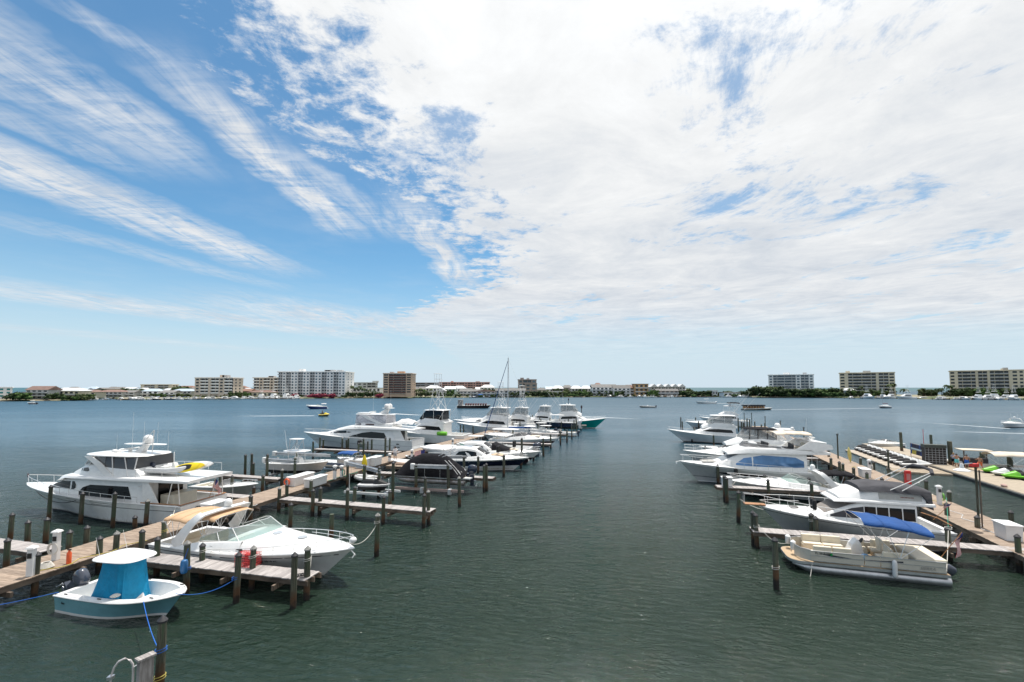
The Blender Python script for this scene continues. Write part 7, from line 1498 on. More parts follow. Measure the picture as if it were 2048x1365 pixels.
for (u, vw, vt, lb) in [(1137, 807, 797, 'thin channel marker post near the far shore'), (1163, 825, 811, 'dark channel marker post beyond the teal boat')]:
    p = W(u, vw); t_ = thing('channel_marker', lb, 'channel marker', p); Hh = hgt(p, vt); MB().tube([(0, 0, -1), (0, 0, Hh)], .15, 8).build('post', PILE, t_); MB().box(-.35, .35, -.2, -.15, Hh - 1.3, Hh - .2).build('board', mat('marker_board', (.08, .04, .04), .6), t_)

# power cords and hoses lying on the deck boards
def cord(a, b_, amp, m, label, seed):
    rr = random.Random(seed); a, b_ = Vector((*a, DECK + .022)), Vector((*b_, DECK + .022)); s_ = Vector((-(b_ - a).y, (b_ - a).x, 0)).normalized(); c = (a + b_) / 2
    o = MB().tube([a.lerp(b_, i / 18) + s_ * amp * (math.sin(i * .9 + seed) + rr.uniform(-.3, .3)) - c for i in range(19)], .02, 5).build('extension_cord', m, loc=c, smooth=True); tag(o, label, 'power cord', 'cords on the piers')
cord((-24.1, 23.5), (-22.6, 28.6), .25, ROPEY, 'yellow power cord snaking over the left pier beside the pedestals', 1); cord((-21.9, 32.0), (-20.6, 37.2), .22, WHITE, 'white cord lying on the left pier behind the big cruiser', 2)
cord((-18.6, 46.5), (-17.2, 51.5), .2, ROPEG, 'green hose lying on the left pier past the dock boxes', 3); cord((34.6, 37.2), (37.4, 44.2), .22, ROPEY, 'yellow cord lying on the right pier beyond the lime hose pedestal', 4); cord((31.0, 29.6), (33.8, 36.0), .25, WHITE, 'white cord lying on the right pier before the lime hose pedestal', 5)

# ------------------------------------------------------------------ far shore
def XU(u, Yd, v=780): 
    y = -(v - CY) / FPX; return Yd * ((u - CX) / FPX) / (math.cos(PITCH) - y * math.sin(PITCH))
def HZ(v, Yd): return hgt(Vector((0, Yd, 0)), v)
LAND = bpy.data.materials.new('shore_ground'); LAND.use_nodes = True; t = LAND.node_tree; q = NG(t); b = t.nodes['Principled BSDF']
tc = q.n('ShaderNodeTexCoord'); nz = q.noise(tc.outputs['Object'], .05, 5, .6); t.links.new(q.mix(q.ss(nz, .4, .6), (.055, .085, .030, 1), (.30, .26, .19, 1)), b.inputs['Base Color']); b.inputs['Roughness'].default_value = .95
sh = [(-60, 803.5), (0, 803), (130, 802), (175, 801.3), (215, 796.0), (240, 801.0), (390, 799.5), (500, 798.6), (600, 797.8), (760, 796.8), (860, 796.0), (1000, 795.6), (1300, 794.6), (1500, 794.8), (1620, 796.0), (1760, 797.3), (1880, 799.5), (2048, 800.5), (2200, 801)]
near = []
for (u0, v0), (u1, v1) in zip(sh[:-1], sh[1:]):
    for i in range(6): f = i / 6; p = W(u0 + (u1 - u0) * f, v0 + (v1 - v0) * f + random.uniform(-.12, .12)); near.append(p)
near.append(W(*sh[-1])); mb = MB(); r1_, r2_, r3_, r4_ = [], [], [], []
for p in near:
    far_ = max(640, p.y + 160) if p.x < 280 else p.y + 150
    s_ = (far_) / p.y; r1_.append((p.x, p.y, -.6)); r2_.append((p.x * 1.002, p.y * 1.002 + .5, .9)); r3_.append((p.x * 1.03, p.y * 1.03, 1.6)); r4_.append((p.x * s_, far_, 1.6))
mb.loft([r1_, r2_, r3_, r4_, [(x, y + 12, -1) for x, y, _ in r4_]], False, False); tag(mb.build('shore_ground', LAND, smooth=True), kind='structure')
FP = [mat('beige_stucco', (.60, .52, .44), .8, var=.05), mat('white_stucco', (.80, .80, .79), .8, var=.05), mat('tan_stucco', (.56, .40, .28), .8, var=.05), mat('sand_stucco', (.62, .56, .44), .8, var=.05), mat('pink_stucco', (.56, .32, .26), .8, var=.05), mat('taupe_siding', (.30, .26, .24), .8, var=.06), mat('grey_siding', (.45, .46, .45), .8, var=.06)]
WG = mat('window_glass', (.07, .12, .16), .15, var=.3, vscale=.4, rnd=.5); WGD = mat('dark_window_glass', (.02, .028, .035), .15, rnd=.4); RAILM = mat('pale_railing', (.42, .43, .44), .6); BR = mat('brown_railing', (.13, .045, .03), .6)
def apartment(label, u0, u1, vt, Yd, floors, bays, wall, railm=RAILM, depth=18, glassm=WG, ground=3.2, name='apartment_building', slabm=None, rot=0.0, blk=True, vb=796, solidrail=False, rooftop=2):
    slabm = slabm or wall; x0, x1 = XU(u0, Yd), XU(u1, Yd); Hh = HZ(vt, Yd) - 1.5; Wd = x1 - x0
    if u0 > 1500 or u1 < 30: rot = -math.atan2((x0 + x1) / 2, Yd) * .92; Wd *= math.cos(rot) * 1.01
    r = thing(name, label, 'apartment building', ((x0 + x1) / 2, Yd, 1.5), rot, 'apartment buildings on the far shore')
    n = len(bays); fl = (Hh - ground - .9) / floors; tot = sum(1.0 if c in 'wW' else 1.5 if c in 'bc' else .45 for c in bays); unit = Wd / tot; x = -Wd / 2
    MB().box(-Wd / 2 + .3, Wd / 2 - .3, 1.9, depth, 0, Hh - .9).build('wall', wall, r); MB().box(-Wd / 2 + .3, Wd / 2 - .3, 1.8, 1.88, ground, Hh - 1.0).build('glazed_back_wall', glassm, r)
    MB().box(-Wd / 2 - .5, Wd / 2 + .5, -.5, depth + .5, Hh - .85, Hh - .35).build('roof_slab', slabm, r); MB().box(-Wd / 2 - .2, Wd / 2 + .2, -.2, depth + .2, Hh - .348, Hh).build('parapet', wall, r)
    for i in range(rooftop): a = random.uniform(-.4, .35) * Wd; MB().box(a, a + random.uniform(3, 7), 5, 10, Hh + .003, Hh + random.uniform(1.2, 2.4)).build('roof_plant', RAILM if i else wall, r)
    win = None; sl = None; rl = {}
    for c in bays:
        w = unit * (1.0 if c in 'wW' else 1.5 if c in 'bc' else .45)
        if c in 'wWs':
            MB().box(x, x + w, 0, 1.79, 0, Hh - .86).build('wall_bay', wall, r)
            if c != 's':
                for f in range(floors):
                    z = ground + f * fl + fl * .28; ww = w * (.5 if c == 'w' else .68)
                    o = MB().box(-ww / 2, ww / 2, -.06, 0, 0, fl * .52).build('window', glassm, r); o.location = (x + w / 2, -.001, z)
        else:
            for f in range(floors + 1):
                z = ground + f * fl; MB().box(x, x + w, -.9 if c == 'c' else .0, 1.78, z - .28, z).build('balcony_slab', slabm, r)
                if f < floors:
                    if solidrail: MB().box(x + .05, x + w - .05, (-.9 if c == 'c' else 0) + .02, (-.9 if c == 'c' else 0) + .14, z + .003, z + 1.0).build('balcony_wall', slabm, r)
                    else:
                        MB().box(x + .05, x + w - .05, (-.9 if c == 'c' else 0) + .03, (-.9 if c == 'c' else 0) + .08, z + .15, z + 1.05).build('balcony_rail', railm, r)
                    MB().box(x + w * .48, x + w * .54, 1.0, 1.79, z + .003, z + fl - .282).build('partition', wall, r)
            MB().box(x, x + w, 1.0, 1.79, 0, ground - .285).build('ground_wall', wall, r)
        x += w
    for sx in (-1, 1):
        for k in range(2):
            for f in range(floors):
                o = MB().box(sx * (Wd / 2 - .3) - .05, sx * (Wd / 2 - .3) + .05, -1, 1, 0, fl * .5).build('side_window', glassm, r); o.location = (0, depth * (.35 + .35 * k), ground + f * fl + fl * .28)
    return r
apartment('white three storey block with teal windows cut by the left picture edge', -30, 22, 774, 356, 3, 'wwww', FP[1], depth=12, glassm=mat('teal_glass', (.03, .22, .22), .2), ground=1, rooftop=0)
apartment('beige five storey block with white banded balconies, left', 389, 464, 755, 428, 5, 'wbsbwb', FP[0], slabm=FP[1], ground=3.6, glassm=WGD, solidrail=True)
apartment('beige five storey block partly behind the white eight storey tower', 505, 560, 755, 500, 5, 'bwbwb', FP[0], slabm=FP[1], ground=3.6, glassm=WGD, solidrail=True)
apartment('large white eight storey block with many small dark windows', 554, 690, 743, 447, 8, 'bwbwwbwwbwwbwwbww', FP[1], depth=26, glassm=WG, ground=1.5, rooftop=5)
apartment('tan eight storey tower with brown railed balconies', 766, 823, 746.5, 440, 8, 'WbbW', FP[2], railm=BR, glassm=WGD, ground=3.5, slabm=FP[0], depth=20)
apartment('white seven storey block with aqua roof trim on the right shore', 1538, 1626, 749, 480, 7, 'wbbbwbw', FP[1], railm=RAILM, glassm=WG, ground=2, depth=18)
apartment('beige seven storey block with three balcony stacks on right shore', 1681, 1787, 745, 478, 7, 'WsbcbsbW', FP[3], glassm=WGD, ground=2, slabm=FP[3], solidrail=False, depth=18)
apartment('dark windowed six storey block at far right behind the marina boats', 1903, 2043, 740.5, 470, 6, 'WsbcscsbcsWw', FP[3], glassm=WGD, ground=5, slabm=FP[3], depth=20)
apartment('taupe four storey block behind the sail boat mast', 1036, 1073, 759, 540, 4, 'wbw', FP[5], ground=2, depth=20, railm=FP[5], name='grey_block'); apartment('taupe lower wing in front of the taupe block', 1050, 1074, 767, 520, 3, 'ww', FP[5], ground=2, depth=12, name='grey_block', rooftop=0)
apartment('long low grey roofed block behind houses on the far left', 281, 343, 769, 560, 3, 'sbsbs', FP[3], ground=5, depth=12, rooftop=0, glassm=WGD); apartment('low grey block right of the white eight storey block', 703, 750, 765, 560, 3, 'wwwb', FP[6], ground=5, depth=12, rooftop=1, glassm=WGD)
apartment('long pink low block on the skyline behind grey roofs', 878, 979, 764.5, 690, 4, 'wbwbwbwbwbwb', FP[4], ground=4, depth=14, rooftop=2, glassm=WGD, railm=FP[4]); apartment('brown grey low block left of the pink one', 826, 878, 765.5, 690, 4, 'sbsbs', FP[5], ground=4, depth=14, rooftop=0, glassm=WGD)
ROOFS = {'grey': mat('grey_shingle', (.17, .165, .16), .85, var=.2, vscale=.6, rnd=.15), 'white': mat('white_metal_roof', (.56, .57, .58), .45), 'brown': mat('brown_shingle', (.19, .12, .10), .85, var=.2, vscale=.6, rnd=.15), 'red': mat('terracotta_roof', (.21, .115, .085), .8, rnd=.1), 'blue': mat('pale_blue_roof', (.42, .50, .58), .5)}
WALLS = {'white': FP[1], 'grey': FP[6], 'cream': mat('cream_siding', (.50, .47, .35), .8, rnd=.06), 'tan': mat('ochre_stucco', (.55, .35, .17), .8), 'mint': mat('mint_siding', (.38, .48, .44), .8), 'taupe': FP[5], 'brown': mat('brown_wall', (.15, .10, .08), .8)}
def house(label, u0, u1, vt, Yd, roof='grey', wall='white', kind='hip', storeys=2, depth=11, ve=None, deck_=True, base=1.5):
    x0, x1 = XU(u0, Yd), XU(u1, Yd); Hh = HZ(vt, Yd) - base; Wd = (x1 - x0); w = Wd / 2; r = thing('house', label, 'house', ((x0 + x1) / 2, Yd, base), 0, 'houses on the far shore'); rh = min(3.4, max(1.2, Hh * .3)) if kind != 'flat' else .5; he = Hh - rh
    MB().box(-w + .7, w - .7, 0, depth, 0, he).build('wall', WALLS[wall], r)
    if kind == 'hip': MB().loft([[(-w, -.7, he), (w, -.7, he), (w, depth + .7, he), (-w, depth + .7, he)], [(-w, -.7, he + .15), (w, -.7, he + .15), (w, depth + .7, he + .15), (-w, depth + .7, he + .15)], [(-w * .45, depth * .45, he + rh), (w * .45, depth * .45, he + rh), (w * .45, depth * .55, he + rh), (-w * .45, depth * .55, he + rh)]]).build('roof', ROOFS[roof], r)
    elif kind == 'gable': MB().add([(-w, -.7, he), (w, -.7, he), (w, depth + .7, he), (-w, depth + .7, he), (-w, depth / 2, he + rh), (w, depth / 2, he + rh)], [(0, 1, 5, 4), (2, 3, 4, 5), (0, 4, 3), (1, 2, 5), (0, 3, 2, 1)]).build('roof', ROOFS[roof], r)
    elif kind == 'front': MB().add([(-w, -.7, he), (0, -.7, he + rh), (w, -.7, he), (-w, depth + .7, he), (0, depth + .7, he + rh), (w, depth + .7, he)], [(0, 1, 4, 3), (1, 2, 5, 4), (0, 2, 1), (3, 4, 5), (0, 3, 5, 2)]).build('roof', ROOFS[roof], r)
    else: MB().box(-w, w, -.6, depth + .6, he, he + .5).build('roof', ROOFS[roof], r)
    n = max(2, int(Wd / 4.2)); fh_ = he / storeys
    for s_ in range(storeys):
        for i in range(n):
            cx_ = -w + .7 + (Wd - 1.4) * (i + .5) / n; ww = (Wd - 1.4) / n * .28; MB().box(cx_ - ww, cx_ + ww, -.06, -.001, s_ * fh_ + fh_ * .3, s_ * fh_ + fh_ * .8).build('window', WGD, r)
        if deck_ and s_ > 0: MB().box(-w + .9, w - .9, -2.2, -.08, s_ * fh_ - .2, s_ * fh_).build('deck', WALLS['white'], r); MB().box(-w + .9, w - .9, -2.2, -2.12, s_ * fh_ + .003, s_ * fh_ + .9).build('deck_rail', RAILM, r)
    return r
for a in [('grey shingled two storey house with white decks, far left shore', 50, 98, 772.5, 362, 'brown', 'grey', 'gable', 3), ('yellowish wide house with a white flat roof and cupola', 106, 160, 776, 372, 'white', 'cream', 'hip', 2),
          ('small cream roofed house right of the cupola house', 160, 192, 780, 400, 'brown', 'cream', 'hip', 2), ('low house with long brown roof at the creek mouth', 190, 246, 780, 420, 'brown', 'grey', 'hip', 2),
          ('low grey house right of the creek mouth', 244, 270, 781, 425, 'grey', 'grey', 'gable', 2), ('white house with a pale blue metal roof', 283, 318, 778, 430, 'blue', 'white', 'hip', 2),
          ('grey house beside the pale blue roofed one', 318, 350, 781, 425, 'grey', 'white', 'gable', 2), ('white house with long pale grey roof left of the beige block', 340, 384, 778, 440, 'blue', 'grey', 'hip', 2),
          ('distant terracotta roofed row left of the beige block', 346, 392, 772, 600, 'red', 'brown', 'hip', 3), ('distant terracotta roofed row right of the beige block', 462, 492, 772, 600, 'red', 'brown', 'hip', 3),
          ('brown walled low house right of the beige block', 462, 503, 778, 470, 'red', 'brown', 'gable', 2), ('low house with wide brown roof before the white eight storey block', 494, 546, 781, 424, 'brown', 'cream', 'hip', 1),
          ('white low boat house between the white block and the tan tower', 704, 762, 776, 470, 'white', 'white', 'flat', 2), ('white roofed house right of the tan tower', 850, 882, 771, 520, 'white', 'white', 'hip', 2),
          ('mint house with large arched window and pale gable', 872, 892, 777.5, 482, 'white', 'grey', 'front', 3), ('mint sided house behind the arched window house', 888, 912, 773, 520, 'white', 'mint', 'gable', 2),
          ('white gabled house before the pink block', 905, 932, 772, 540, 'white', 'white', 'hip', 2), ('grey shingled house left of the sail boat jib', 918, 966, 779, 482, 'grey', 'grey', 'gable', 2),
          ('brown grey shingled house at the blue canopy landing', 944, 992, 780, 478, 'brown', 'grey', 'front', 2), ('white roofed house on the skyline behind the sail boat', 960, 990, 770, 560, 'white', 'white', 'hip', 2),
          ('long grey roofed house behind the sail boat mast', 990, 1052, 777, 480, 'grey', 'grey', 'gable', 2), ('cream house right of the taupe block', 1074, 1094, 776, 500, 'grey', 'cream', 'hip', 2),
          ('leftmost white hip roofed house in the green shrubs', 1104, 1128, 772, 540, 'white', 'taupe', 'hip', 2), ('middle white hip roofed house in green shrubs', 1142, 1164, 772, 540, 'white', 'grey', 'hip', 2),
          ('right white hip roofed house in green shrubs', 1162, 1184, 772, 535, 'white', 'grey', 'hip', 2), ('small white cottage low among green shrubs', 1106, 1124, 783, 498, 'white', 'white', 'flat', 1),
          ('taupe hip roofed house between the white roofed ones', 1124, 1146, 770.5, 570, 'grey', 'taupe', 'hip', 2), ('long grey roofed white house with dark windows', 1183, 1234, 769, 500, 'grey', 'white', 'gable', 3),
          ('grey roofed white wing right of the long house', 1226, 1262, 770.5, 497, 'grey', 'white', 'gable', 3), ('brown low roof between the white houses on skyline', 1190, 1204, 766, 600, 'brown', 'taupe', 'hip', 2),
          ('ochre flat roofed villa with tall windows, main part', 1268, 1298, 768, 498, 'brown', 'tan', 'flat', 3), ('ochre lower wing of the flat roofed villa', 1248, 1270, 770, 502, 'red', 'tan', 'hip', 3),
          ('grey shaded pavilion house with white deck by the water', 1312, 1358, 778, 494, 'grey', 'taupe', 'gable', 2)]:
    house(*a[:5], *a[5:])
for i in range(5): house(['first', 'second', 'third', 'fourth', 'fifth'][i] + ' white gabled townhouse from the left in the row of five', 1301 + i * 14, 1316 + i * 14, 768.5, 520, 'white', 'grey', 'front', 3, deck_=False)
rh_ = random.Random(21); pos_ = ['behind the cupola house', 'behind the creek mouth', 'behind the pale blue roofs', 'behind the beige block', 'behind the brown roofs', 'behind the tan tower', 'behind the pink block', 'behind the grey shingled houses', 'behind the sail boat mast', 'behind the white hip roofs', 'behind the long grey roofed house', 'behind the gabled townhouses']
for j, (ua, ub) in enumerate([(96, 170), (170, 262), (262, 392), (462, 500), (690, 765), (820, 852), (852, 925), (925, 1000), (990, 1040), (1070, 1180), (1180, 1250), (1290, 1375)]):
    u_ = ua; n_ = 0
    while u_ < ub - 8:
        wd_ = rh_.uniform(13, 24); ro_ = rh_.choice(['grey', 'white', 'brown', 'grey', 'white', 'blue', 'grey']); wa_ = rh_.choice(['white', 'cream', 'grey', 'mint', 'taupe', 'white'])
        house('small distant ' + wa_ + ' house with ' + {'grey': 'grey', 'white': 'white', 'brown': 'brown', 'red': 'terracotta', 'blue': 'pale blue'}[ro_] + ' roof ' + pos_[j], u_, u_ + wd_, rh_.uniform(773.5, 777.5), 560 + rh_.uniform(-25, 30), ro_, wa_, rh_.choice(['hip', 'hip', 'gable', 'front']), 2, deck_=False); u_ += wd_ * rh_.uniform(.85, 1.2)
house('white roofed gazebo in front of the beige seven storey block', 1691, 1713, 776.5, 462, 'white', 'white', 'hip', 1, depth=8)
house('small white hut with flat roof among right shore trees', 1424, 1436, 781, 500, 'white', 'white', 'flat', 1); house('low pale boathouse on the water by the right shore trees', 1446, 1482, 785, 486, 'grey', 'white', 'flat', 1, base=.5)

# skyline trees
def leaf_mat(name, c): return mat(name, c, .8, var=.35, vscale=.5, rnd=.25, spec=.2)
LM = [leaf_mat('dark_foliage', (.042, .068, .026)), leaf_mat('olive_foliage', (.075, .10, .038)), leaf_mat('fresh_foliage', (.065, .115, .034))]
TR = mat('bark', (.10, .075, .055), .9)
def crown_mesh(kind, seed):
    rd = random.Random(seed); mb = MB()
    if kind == 'palm':
        for k in range(13):
            a = k * 2.4 + rd.random(); el = rd.uniform(-.1, 1.0); pts = []
            for j in range(7): f = j / 6; rr = 2.6 * f; pts.append(Vector((rr * math.cos(a), rr * math.sin(a), 2.4 * el * f - 2.9 * f * f)))
            s_ = Vector((-math.sin(a), math.cos(a), 0)); 
            for j in range(6):
                for sg in (-1, 1):
                    p0, p1 = pts[j], pts[j + 1]; w = .55 * math.sin(math.pi * (j + .8) / 7); mb.add([p0, p1, p1 + s_ * sg * w - Vector((0, 0, .35 * w)), p0 + s_ * sg * w - Vector((0, 0, .35 * w))], [(0, 1, 2, 3)])
        return mb
    cl = []
    nC = 9 if kind == 'broad' else 7
    for k in range(nC):
        a = rd.uniform(0, 6.28); rr = rd.uniform(.2, 1) ** .6 * (2.6 if kind == 'broad' else 2.0); cl.append((rr * math.cos(a), rr * math.sin(a), rd.uniform(.5, 3.4 if kind == 'broad' else 2.0), rd.uniform(1.0, 1.7)))
    for x, y, z, r_ in cl:
        for j in range(46):
            d_ = Vector((rd.gauss(0, 1), rd.gauss(0, 1), rd.gauss(0, .85))).normalized() * r_ * rd.uniform(.7, 1.08); c = Vector((x, y, z)) + d_; s_ = rd.uniform(.28, .6)
            u_ = Vector((rd.gauss(0, 1), rd.gauss(0, 1), rd.gauss(0, 1))).normalized(); v_ = u_.cross(d_.normalized() + Vector((.01, 0, 0))).normalized()
            mb.add([c + u_ * s_, c + v_ * s_ * .8, c - u_ * s_, c - v_ * s_ * .8], [(0, 1, 2, 3)])
        mb.ball((x, y, z), r_ * .72, r_ * .72, r_ * .68, 7, 5)
    return mb
protoC = {}
for kd, n in (('broad', 4), ('bush', 3), ('palm', 2)):
    for i in range(n):
        o = crown_mesh(kd, 11 + i * 7).build('crown', LM[i % 3], None); protoC.setdefault(kd, []).append(o.data); bpy.data.objects.remove(o)
tm_ = MB().tube([(0, 0, 0), (.1, .05, .5), (0, 0, 1)], .16, 7, .09).build('trunk', TR); TRUNK = tm_.data; bpy.data.objects.remove(tm_)
cnt = {}
PLACE = [(0, 'at the far left edge'), (100, 'between the grey and the cupola houses'), (200, 'near the creek mouth'), (290, 'before the pale blue roofs'), (400, 'left of the beige block'), (470, 'between the beige block and the white one'), (560, 'before the large white block'), (705, 'between the white block and tan tower'), (825, 'right of the tan tower'), (905, 'before the pink block'), (1060, 'behind the pier pilings'), (1095, 'in the green strip by the white hip roofs'), (1184, 'before the long grey roofed house'), (1300, 'by the row of gabled townhouses'), (1372, 'in the low wood right of the townhouses'), (1500, 'left of the aqua trimmed block'), (1625, 'between the white and beige blocks'), (1690, 'before the beige seven storey block'), (1790, 'on the spit with the sea behind'), (1895, 'before the far right block')]
def tree(u, Yd, v_top, kd, label=None, wsc=1.0):
    x = XU(u, Yd); Hh = max(1.5, HZ(v_top, Yd) - 1.5); pl = [b_ for a, b_ in PLACE if u >= a]; pl = pl[-1] if pl else 'at the far left edge'
    nm = {'broad': 'rounded dark green tree ', 'bush': 'low green shrub ', 'palm': 'slender palm tree '}[kd]; cat = {'broad': 'tree', 'bush': 'shrub', 'palm': 'palm tree'}[kd]
    t_ = thing({'broad': 'broadleaf_tree', 'bush': 'shrub', 'palm': 'palm_tree'}[kd], nm + pl, cat, (x, Yd, 1.5), random.uniform(0, 6.28), {'broad': 'trees', 'bush': 'shrubs', 'palm': 'palms'}[kd] + ' ' + pl)
    o = bpy.data.objects.new('crown', random.choice(protoC[kd])); col.objects.link(o); o.parent = t_; tr = bpy.data.objects.new('trunk', TRUNK); col.objects.link(tr); tr.parent = t_
    if kd == 'palm': o.location = (0, 0, Hh - .8); s_ = min(1.2, Hh / 7); o.scale = (s_, s_, s_); tr.scale = (1.3, 1.3, Hh - .8)
    elif kd == 'broad': s_ = Hh / 5.2; o.location = (0, 0, Hh * .12); o.scale = (s_ * wsc, s_ * wsc, s_ * .98); tr.scale = (2.0 * s_, 2.0 * s_, Hh * .5)
    else: s_ = Hh / 3.4; o.location = (0, 0, -.3 * s_); o.scale = (s_ * wsc, s_ * wsc, s_); tr.scale = (1, 1, Hh * .3)
rd = random.Random(3)
for u0, u1, Yd, vt, n, kds, ws in [(130, 400, 545, 777, 14, 'broad', 1.2), (820, 1060, 540, 776.5, 12, 'broad', 1.1), (1060, 1380, 535, 777, 14, 'broad', 1.2), (24, 50, 352, 784.5, 5, 'broad', 1.5), (96, 125, 360, 786, 5, 'broad', 1.3), (126, 190, 362, 791, 8, 'bush', 1.3), (150, 190, 372, 788, 4, 'broad', 1.2), (224, 290, 430, 790, 7, 'bush', 1.2), (246, 270, 470, 776.5, 3, 'broad', 1.6), (275, 300, 470, 780, 2, 'broad', 1.2),
                           (298, 388, 422, 788, 12, 'broad', 1.1), (360, 374, 540, 772, 2, 'broad', 1.3), (386, 470, 422, 791, 8, 'bush', 1.1), (462, 500, 424, 784, 6, 'broad', 1.0), (540, 600, 438, 790, 6, 'bush', 1.0), (600, 690, 442, 789, 9, 'bush', 1.2), (690, 765, 448, 784, 12, 'broad', .9), (820, 905, 462, 785, 12, 'broad', .9),
                           (893, 903, 476, 777.5, 1, 'broad', 1.0), (905, 1000, 470, 789, 9, 'bush', 1.1), (1020, 1060, 470, 785, 6, 'broad', 1.1), (1062, 1110, 490, 783, 12, 'broad', 1.2), (1110, 1190, 500, 783, 16, 'broad', 1.3), (1120, 1180, 485, 788, 9, 'bush', 1.5), (1184, 1300, 486, 789, 10, 'bush', 1.0), (1196, 1250, 492, 783, 4, 'broad', .8),
                           (1296, 1312, 490, 780, 3, 'broad', .9), (1358, 1420, 500, 781.5, 13, 'broad', 1.4), (1415, 1545, 505, 783, 20, 'broad', 1.5), (1370, 1500, 488, 789, 10, 'bush', 1.8), (1505, 1560, 474, 773, 8, 'broad', 1.3), (1520, 1640, 466, 777, 16, 'broad', 1.3), (1620, 1690, 468, 777, 10, 'broad', 1.4), (1640, 1690, 455, 784, 6, 'broad', 1.3),
                           (1700, 1790, 462, 780, 9, 'broad', 1.0), (1845, 1870, 470, 778, 4, 'broad', 1.2), (1900, 2048, 455, 777, 18, 'broad', 1.1), (2030, 2060, 452, 774, 4, 'broad', 1.3)]:
    for i in range(n): tree(u0 + (u1 - u0) * (i + rd.uniform(.1, .9)) / n, Yd + rd.uniform(-5, 8), vt + rd.uniform(-1.6, 2.0), kds, wsc=ws * rd.uniform(.85, 1.15))
for u, v in [(652, 779), (657, 777), (705, 771), (712, 774), (720, 772), (728, 776), (738, 779), (748, 780), (834, 778), (841, 776), (852, 780), (862, 777), (874, 781), (1700, 776), (1722, 772), (1742, 778), (1780, 768), (1787, 767), (1782, 777), (1806, 777), (1812, 778), (1840, 778), (1846, 776), (1862, 778), (1893, 769), (1900, 770), (1882, 776), (1936, 774), (1978, 778), (2012, 776), (1212, 782), (1240, 783), (735, 783), (742, 785), (768, 785), (330, 786)]:
    tree(u, 452 + rd.uniform(-6, 6), v, 'palm')
hedge = tag(crown_mesh('bush', 99).build('red_flowering_hedge', mat('crimson_flowers', (.28, .03, .06), .8, var=.5, vscale=.8)), 'crimson flowering hedge before the large white block, left part', 'hedge', 'crimson hedges'); hedge.location = (XU(640, 436), 436, 1.2); hedge.scale = (4.2, 1, 1.1)
for u, lb in ((666, 'right part'), (592, 'small left clump'), (761, 'clump at the foot of the tan tower')): h2 = hedge.copy(); col.objects.link(h2); h2.location = (XU(u, 436), 436, 1.2); h2.scale = (1.6, 1, 1.1); h2['label'] = 'crimson flowering hedge before the far blocks, ' + lb
# moored boats along the far shore
fpB = []
def far_proto(kind):
    r = thing('moored_boat', 'x', 'boat', (0, 0, -50), 0, 'boats moored along the far shore')
    if kind == 0: H = Hull(9, 2.9, 1.5, 1.1); H.build(r, [(1, HULLW)], n=8); H.deck(r, 0, n=6); House([(1.5, 1.1, 2.5, 1.0, .9), (4.5, 1.2, 2.4, 1.0, .8), (6, 1.3, 1.6, .7, .5)], rad=.15).build(r, WHITE, 'cabin'); MB().box(1.8, 4.6, -1.04, 1.04, 1.6, 2.1).build('window_band', DARKG, r)
    elif kind == 1: H = Hull(14, 4.4, 2.4, 1.5); H.build(r, [(1, HULLW)], n=8); H.deck(r, 0, n=6); House([(3.5, 1.5, 3.6, 1.7, 1.5), (8, 1.8, 3.6, 1.6, 1.3), (10, 2.1, 2.5, 1.2, .8)], rad=.2).build(r, WHITE, 'cabin'); MB().box(4.2, 8.0, -1.68, 1.68, 2.5, 3.1).build('window_band', DARKG, r); House([(4, 3.6, 4.5, 1.4, 1.3), (7.5, 3.6, 4.6, 1.3, 1.0)], rad=.1).build(r, WHITE, 'flybridge'); slab(r, 3.6, 7.4, 1.3, 1.1, 6.1, .12, .1, WHITE, 'hard_top'); tower(r, 5.5, 0, 6.2, 9.5, 1.0, .5)
    elif kind == 2: H = Hull(7, 2.4, 1.1, .8); H.build(r, [(1, HULLW)], n=8); H.deck(r, 0, n=6); slab(r, 2.4, 4.8, .9, .8, 2.6, .08, .06, WHITE, 't_top'); bars(r, mirror([[(2.7, .6, .9), (2.7, .6, 2.6)], [(4.3, .6, .9), (4.2, .6, 2.6)]]), .05, ALU, 't_top_frame'); MB().box(3.0, 4.0, -.5, .5, .9, 1.9).build('console', WHITE, r)
    else: H = Hull(8, 2.7, 1.3, .9); H.build(r, [(1, NAVY)], n=8); H.deck(r, 0, n=6); House([(2.5, 1.0, 2.0, .9, .7), (5.2, 1.1, 1.7, .9, .6)], rad=.15).build(r, WHITE, 'cabin'); slab(r, .8, 3.6, 1.1, 1.0, 2.6, .06, .1, BLUEC, 'blue_canopy')
    return r
FB_ = [far_proto(i) for i in range(4)]; used = set()
fbl = [('white cabin boat', 'large white sport fishing boat', 'small white open boat with flat top', 'dark blue hulled boat with blue canopy')]
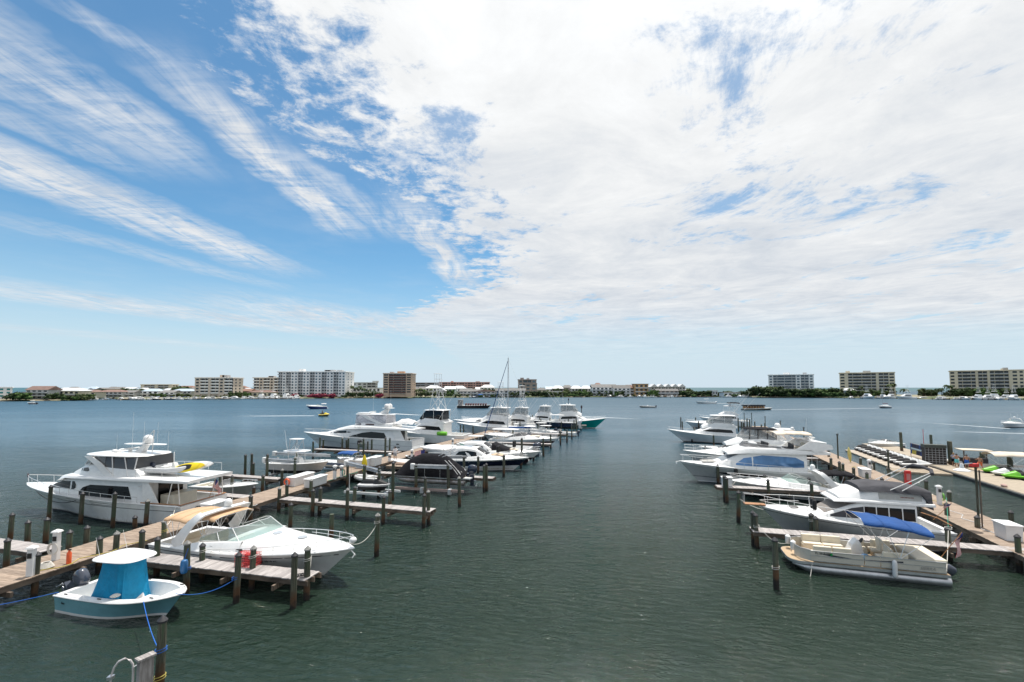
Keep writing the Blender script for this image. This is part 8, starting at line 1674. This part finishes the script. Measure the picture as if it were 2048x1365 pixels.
for u0, u1, v, n, kinds, place in [(170, 205, 800.5, 5, [0, 2, 0], 'at the creek mouth'), (235, 300, 800.6, 10, [0, 2, 2, 0], 'right of the creek mouth'), (305, 385, 800.0, 12, [0, 2, 3, 2], 'below the pale blue roofs'), (392, 468, 799.4, 13, [0, 2, 2, 0], 'in front of the beige block'), (470, 500, 799, 5, [0, 2], 'left of the white block'),
                          (505, 592, 798.8, 14, [0, 1, 0, 2], 'before the large white block'), (930, 990, 796.2, 4, [2, 3], 'by the grey houses'), (1215, 1300, 795.2, 12, [0, 2, 0, 2], 'below the ochre villa'), (1305, 1365, 795.4, 5, [2, 0], 'at the pavilion house'), (1455, 1490, 795.6, 3, [0], 'at the pale boathouse'),
                          (1705, 1800, 797.6, 12, [0, 2, 1, 2], 'before the right beige block'), (1815, 1840, 798.6, 1, [1], 'alone at the spit'), (1845, 1875, 798.8, 3, [0, 2], 'on the spit docks'), (1880, 1960, 799.8, 11, [2, 0, 2, 0], 'left before the far right block'), (1965, 2045, 800.4, 7, [1, 0, 1], 'right before the far right block')]:
    for i in range(n):
        u = u0 + (u1 - u0) * (i + rd.uniform(.2, .8)) / n; p = W(u, v + rd.uniform(-.25, .25)); k_ = kinds[i % len(kinds)]; lab = ('large ' if k_ == 1 else 'small ') + ['white cabin boat', 'white sport fishing boat', 'white flat topped boat', 'dark hulled blue canopy boat'][k_] + ' ' + place
        rz = R(rd.choice([90, 80, 270, 200, -20, 170])); s_ = rd.uniform(.85, 1.15) * (1.25 if n == 1 else 1)
        if k_ not in used: o = FB_[k_]; used.add(k_); o.location = (p.x, p.y, 0); o.rotation_euler.z = rz; o.scale = (s_,) * 3; o['label'] = lab; o['group'] = 'boats ' + place
        else: dup(FB_[k_], (p.x, p.y, 0), rz, lab, 'boats ' + place, s_)
# private docks along the far shore
for i, (u, v, l) in enumerate([(240, 800.8, 25), (330, 800.2, 30), (420, 799.6, 35), (540, 799.0, 40), (1240, 795.3, 35), (1335, 795.4, 30), (1410, 795.5, 18), (1560, 796.5, 40), (1740, 797.8, 50), (1920, 800.0, 50), (2010, 800.6, 40), (745, 797.2, 14)]):
    p = W(u, v); t_ = thing('far_dock', 'low timber dock along the far shore ' + ([b_ for a, b_ in PLACE if u >= a][-1]), 'dock', (p.x, p.y, 0), rd.uniform(-.03, .03), 'docks along the far shore'); MB().box(-l / 2, l / 2, -.9, .9, .75, 1.0).build('deck', BEAM, t_)
    for k in range(int(l / 5) + 1): MB().tube([(-l / 2 + k * 5, -.8, -.5), (-l / 2 + k * 5, -.8, 1.9)], .16, 6).build('post', PILE, t_)
t_ = thing('landing_canopy', 'bright blue canopy on the landing before the grey shingled house', 'canopy', (*W(961, 795.6)[:2], 0), 0); slab(t_, -3, 3, 1.6, 1.6, 2.8, .3, .5, mat('bright_blue_canopy', (.0, .16, .6), .7), 'canopy')
for sx in (-2.6, 2.6): MB().tube([(sx, -1.2, -.5), (sx, -1.2, 2.9)], .07, 6).build('post', ALU, t_)
# ordinals for repeats that share a wording: counted from the left of the picture
from collections import defaultdict
groups = defaultdict(list)
for o in list(col.objects):
    if o.parent is None and o.get('label') and o is not hedge: groups[o['label']].append(o)
ORD = 'first second third fourth fifth sixth seventh eighth ninth tenth eleventh twelfth thirteenth fourteenth fifteenth sixteenth seventeenth eighteenth nineteenth twentieth twenty-first twenty-second twenty-third twenty-fourth twenty-fifth twenty-sixth twenty-seventh twenty-eighth twenty-ninth thirtieth thirty-first thirty-second thirty-third thirty-fourth thirty-fifth thirty-sixth thirty-seventh'.split()
for lab, os_ in groups.items():
    if len(os_) > 1:
        os_.sort(key=lambda o: o.location.x / max(1, o.location.y))
        for i, o in enumerate(os_): o['label'] = lab + (', ' + ORD[i] + ' from left' if i < len(ORD) else ', number %d from left' % (i + 1))
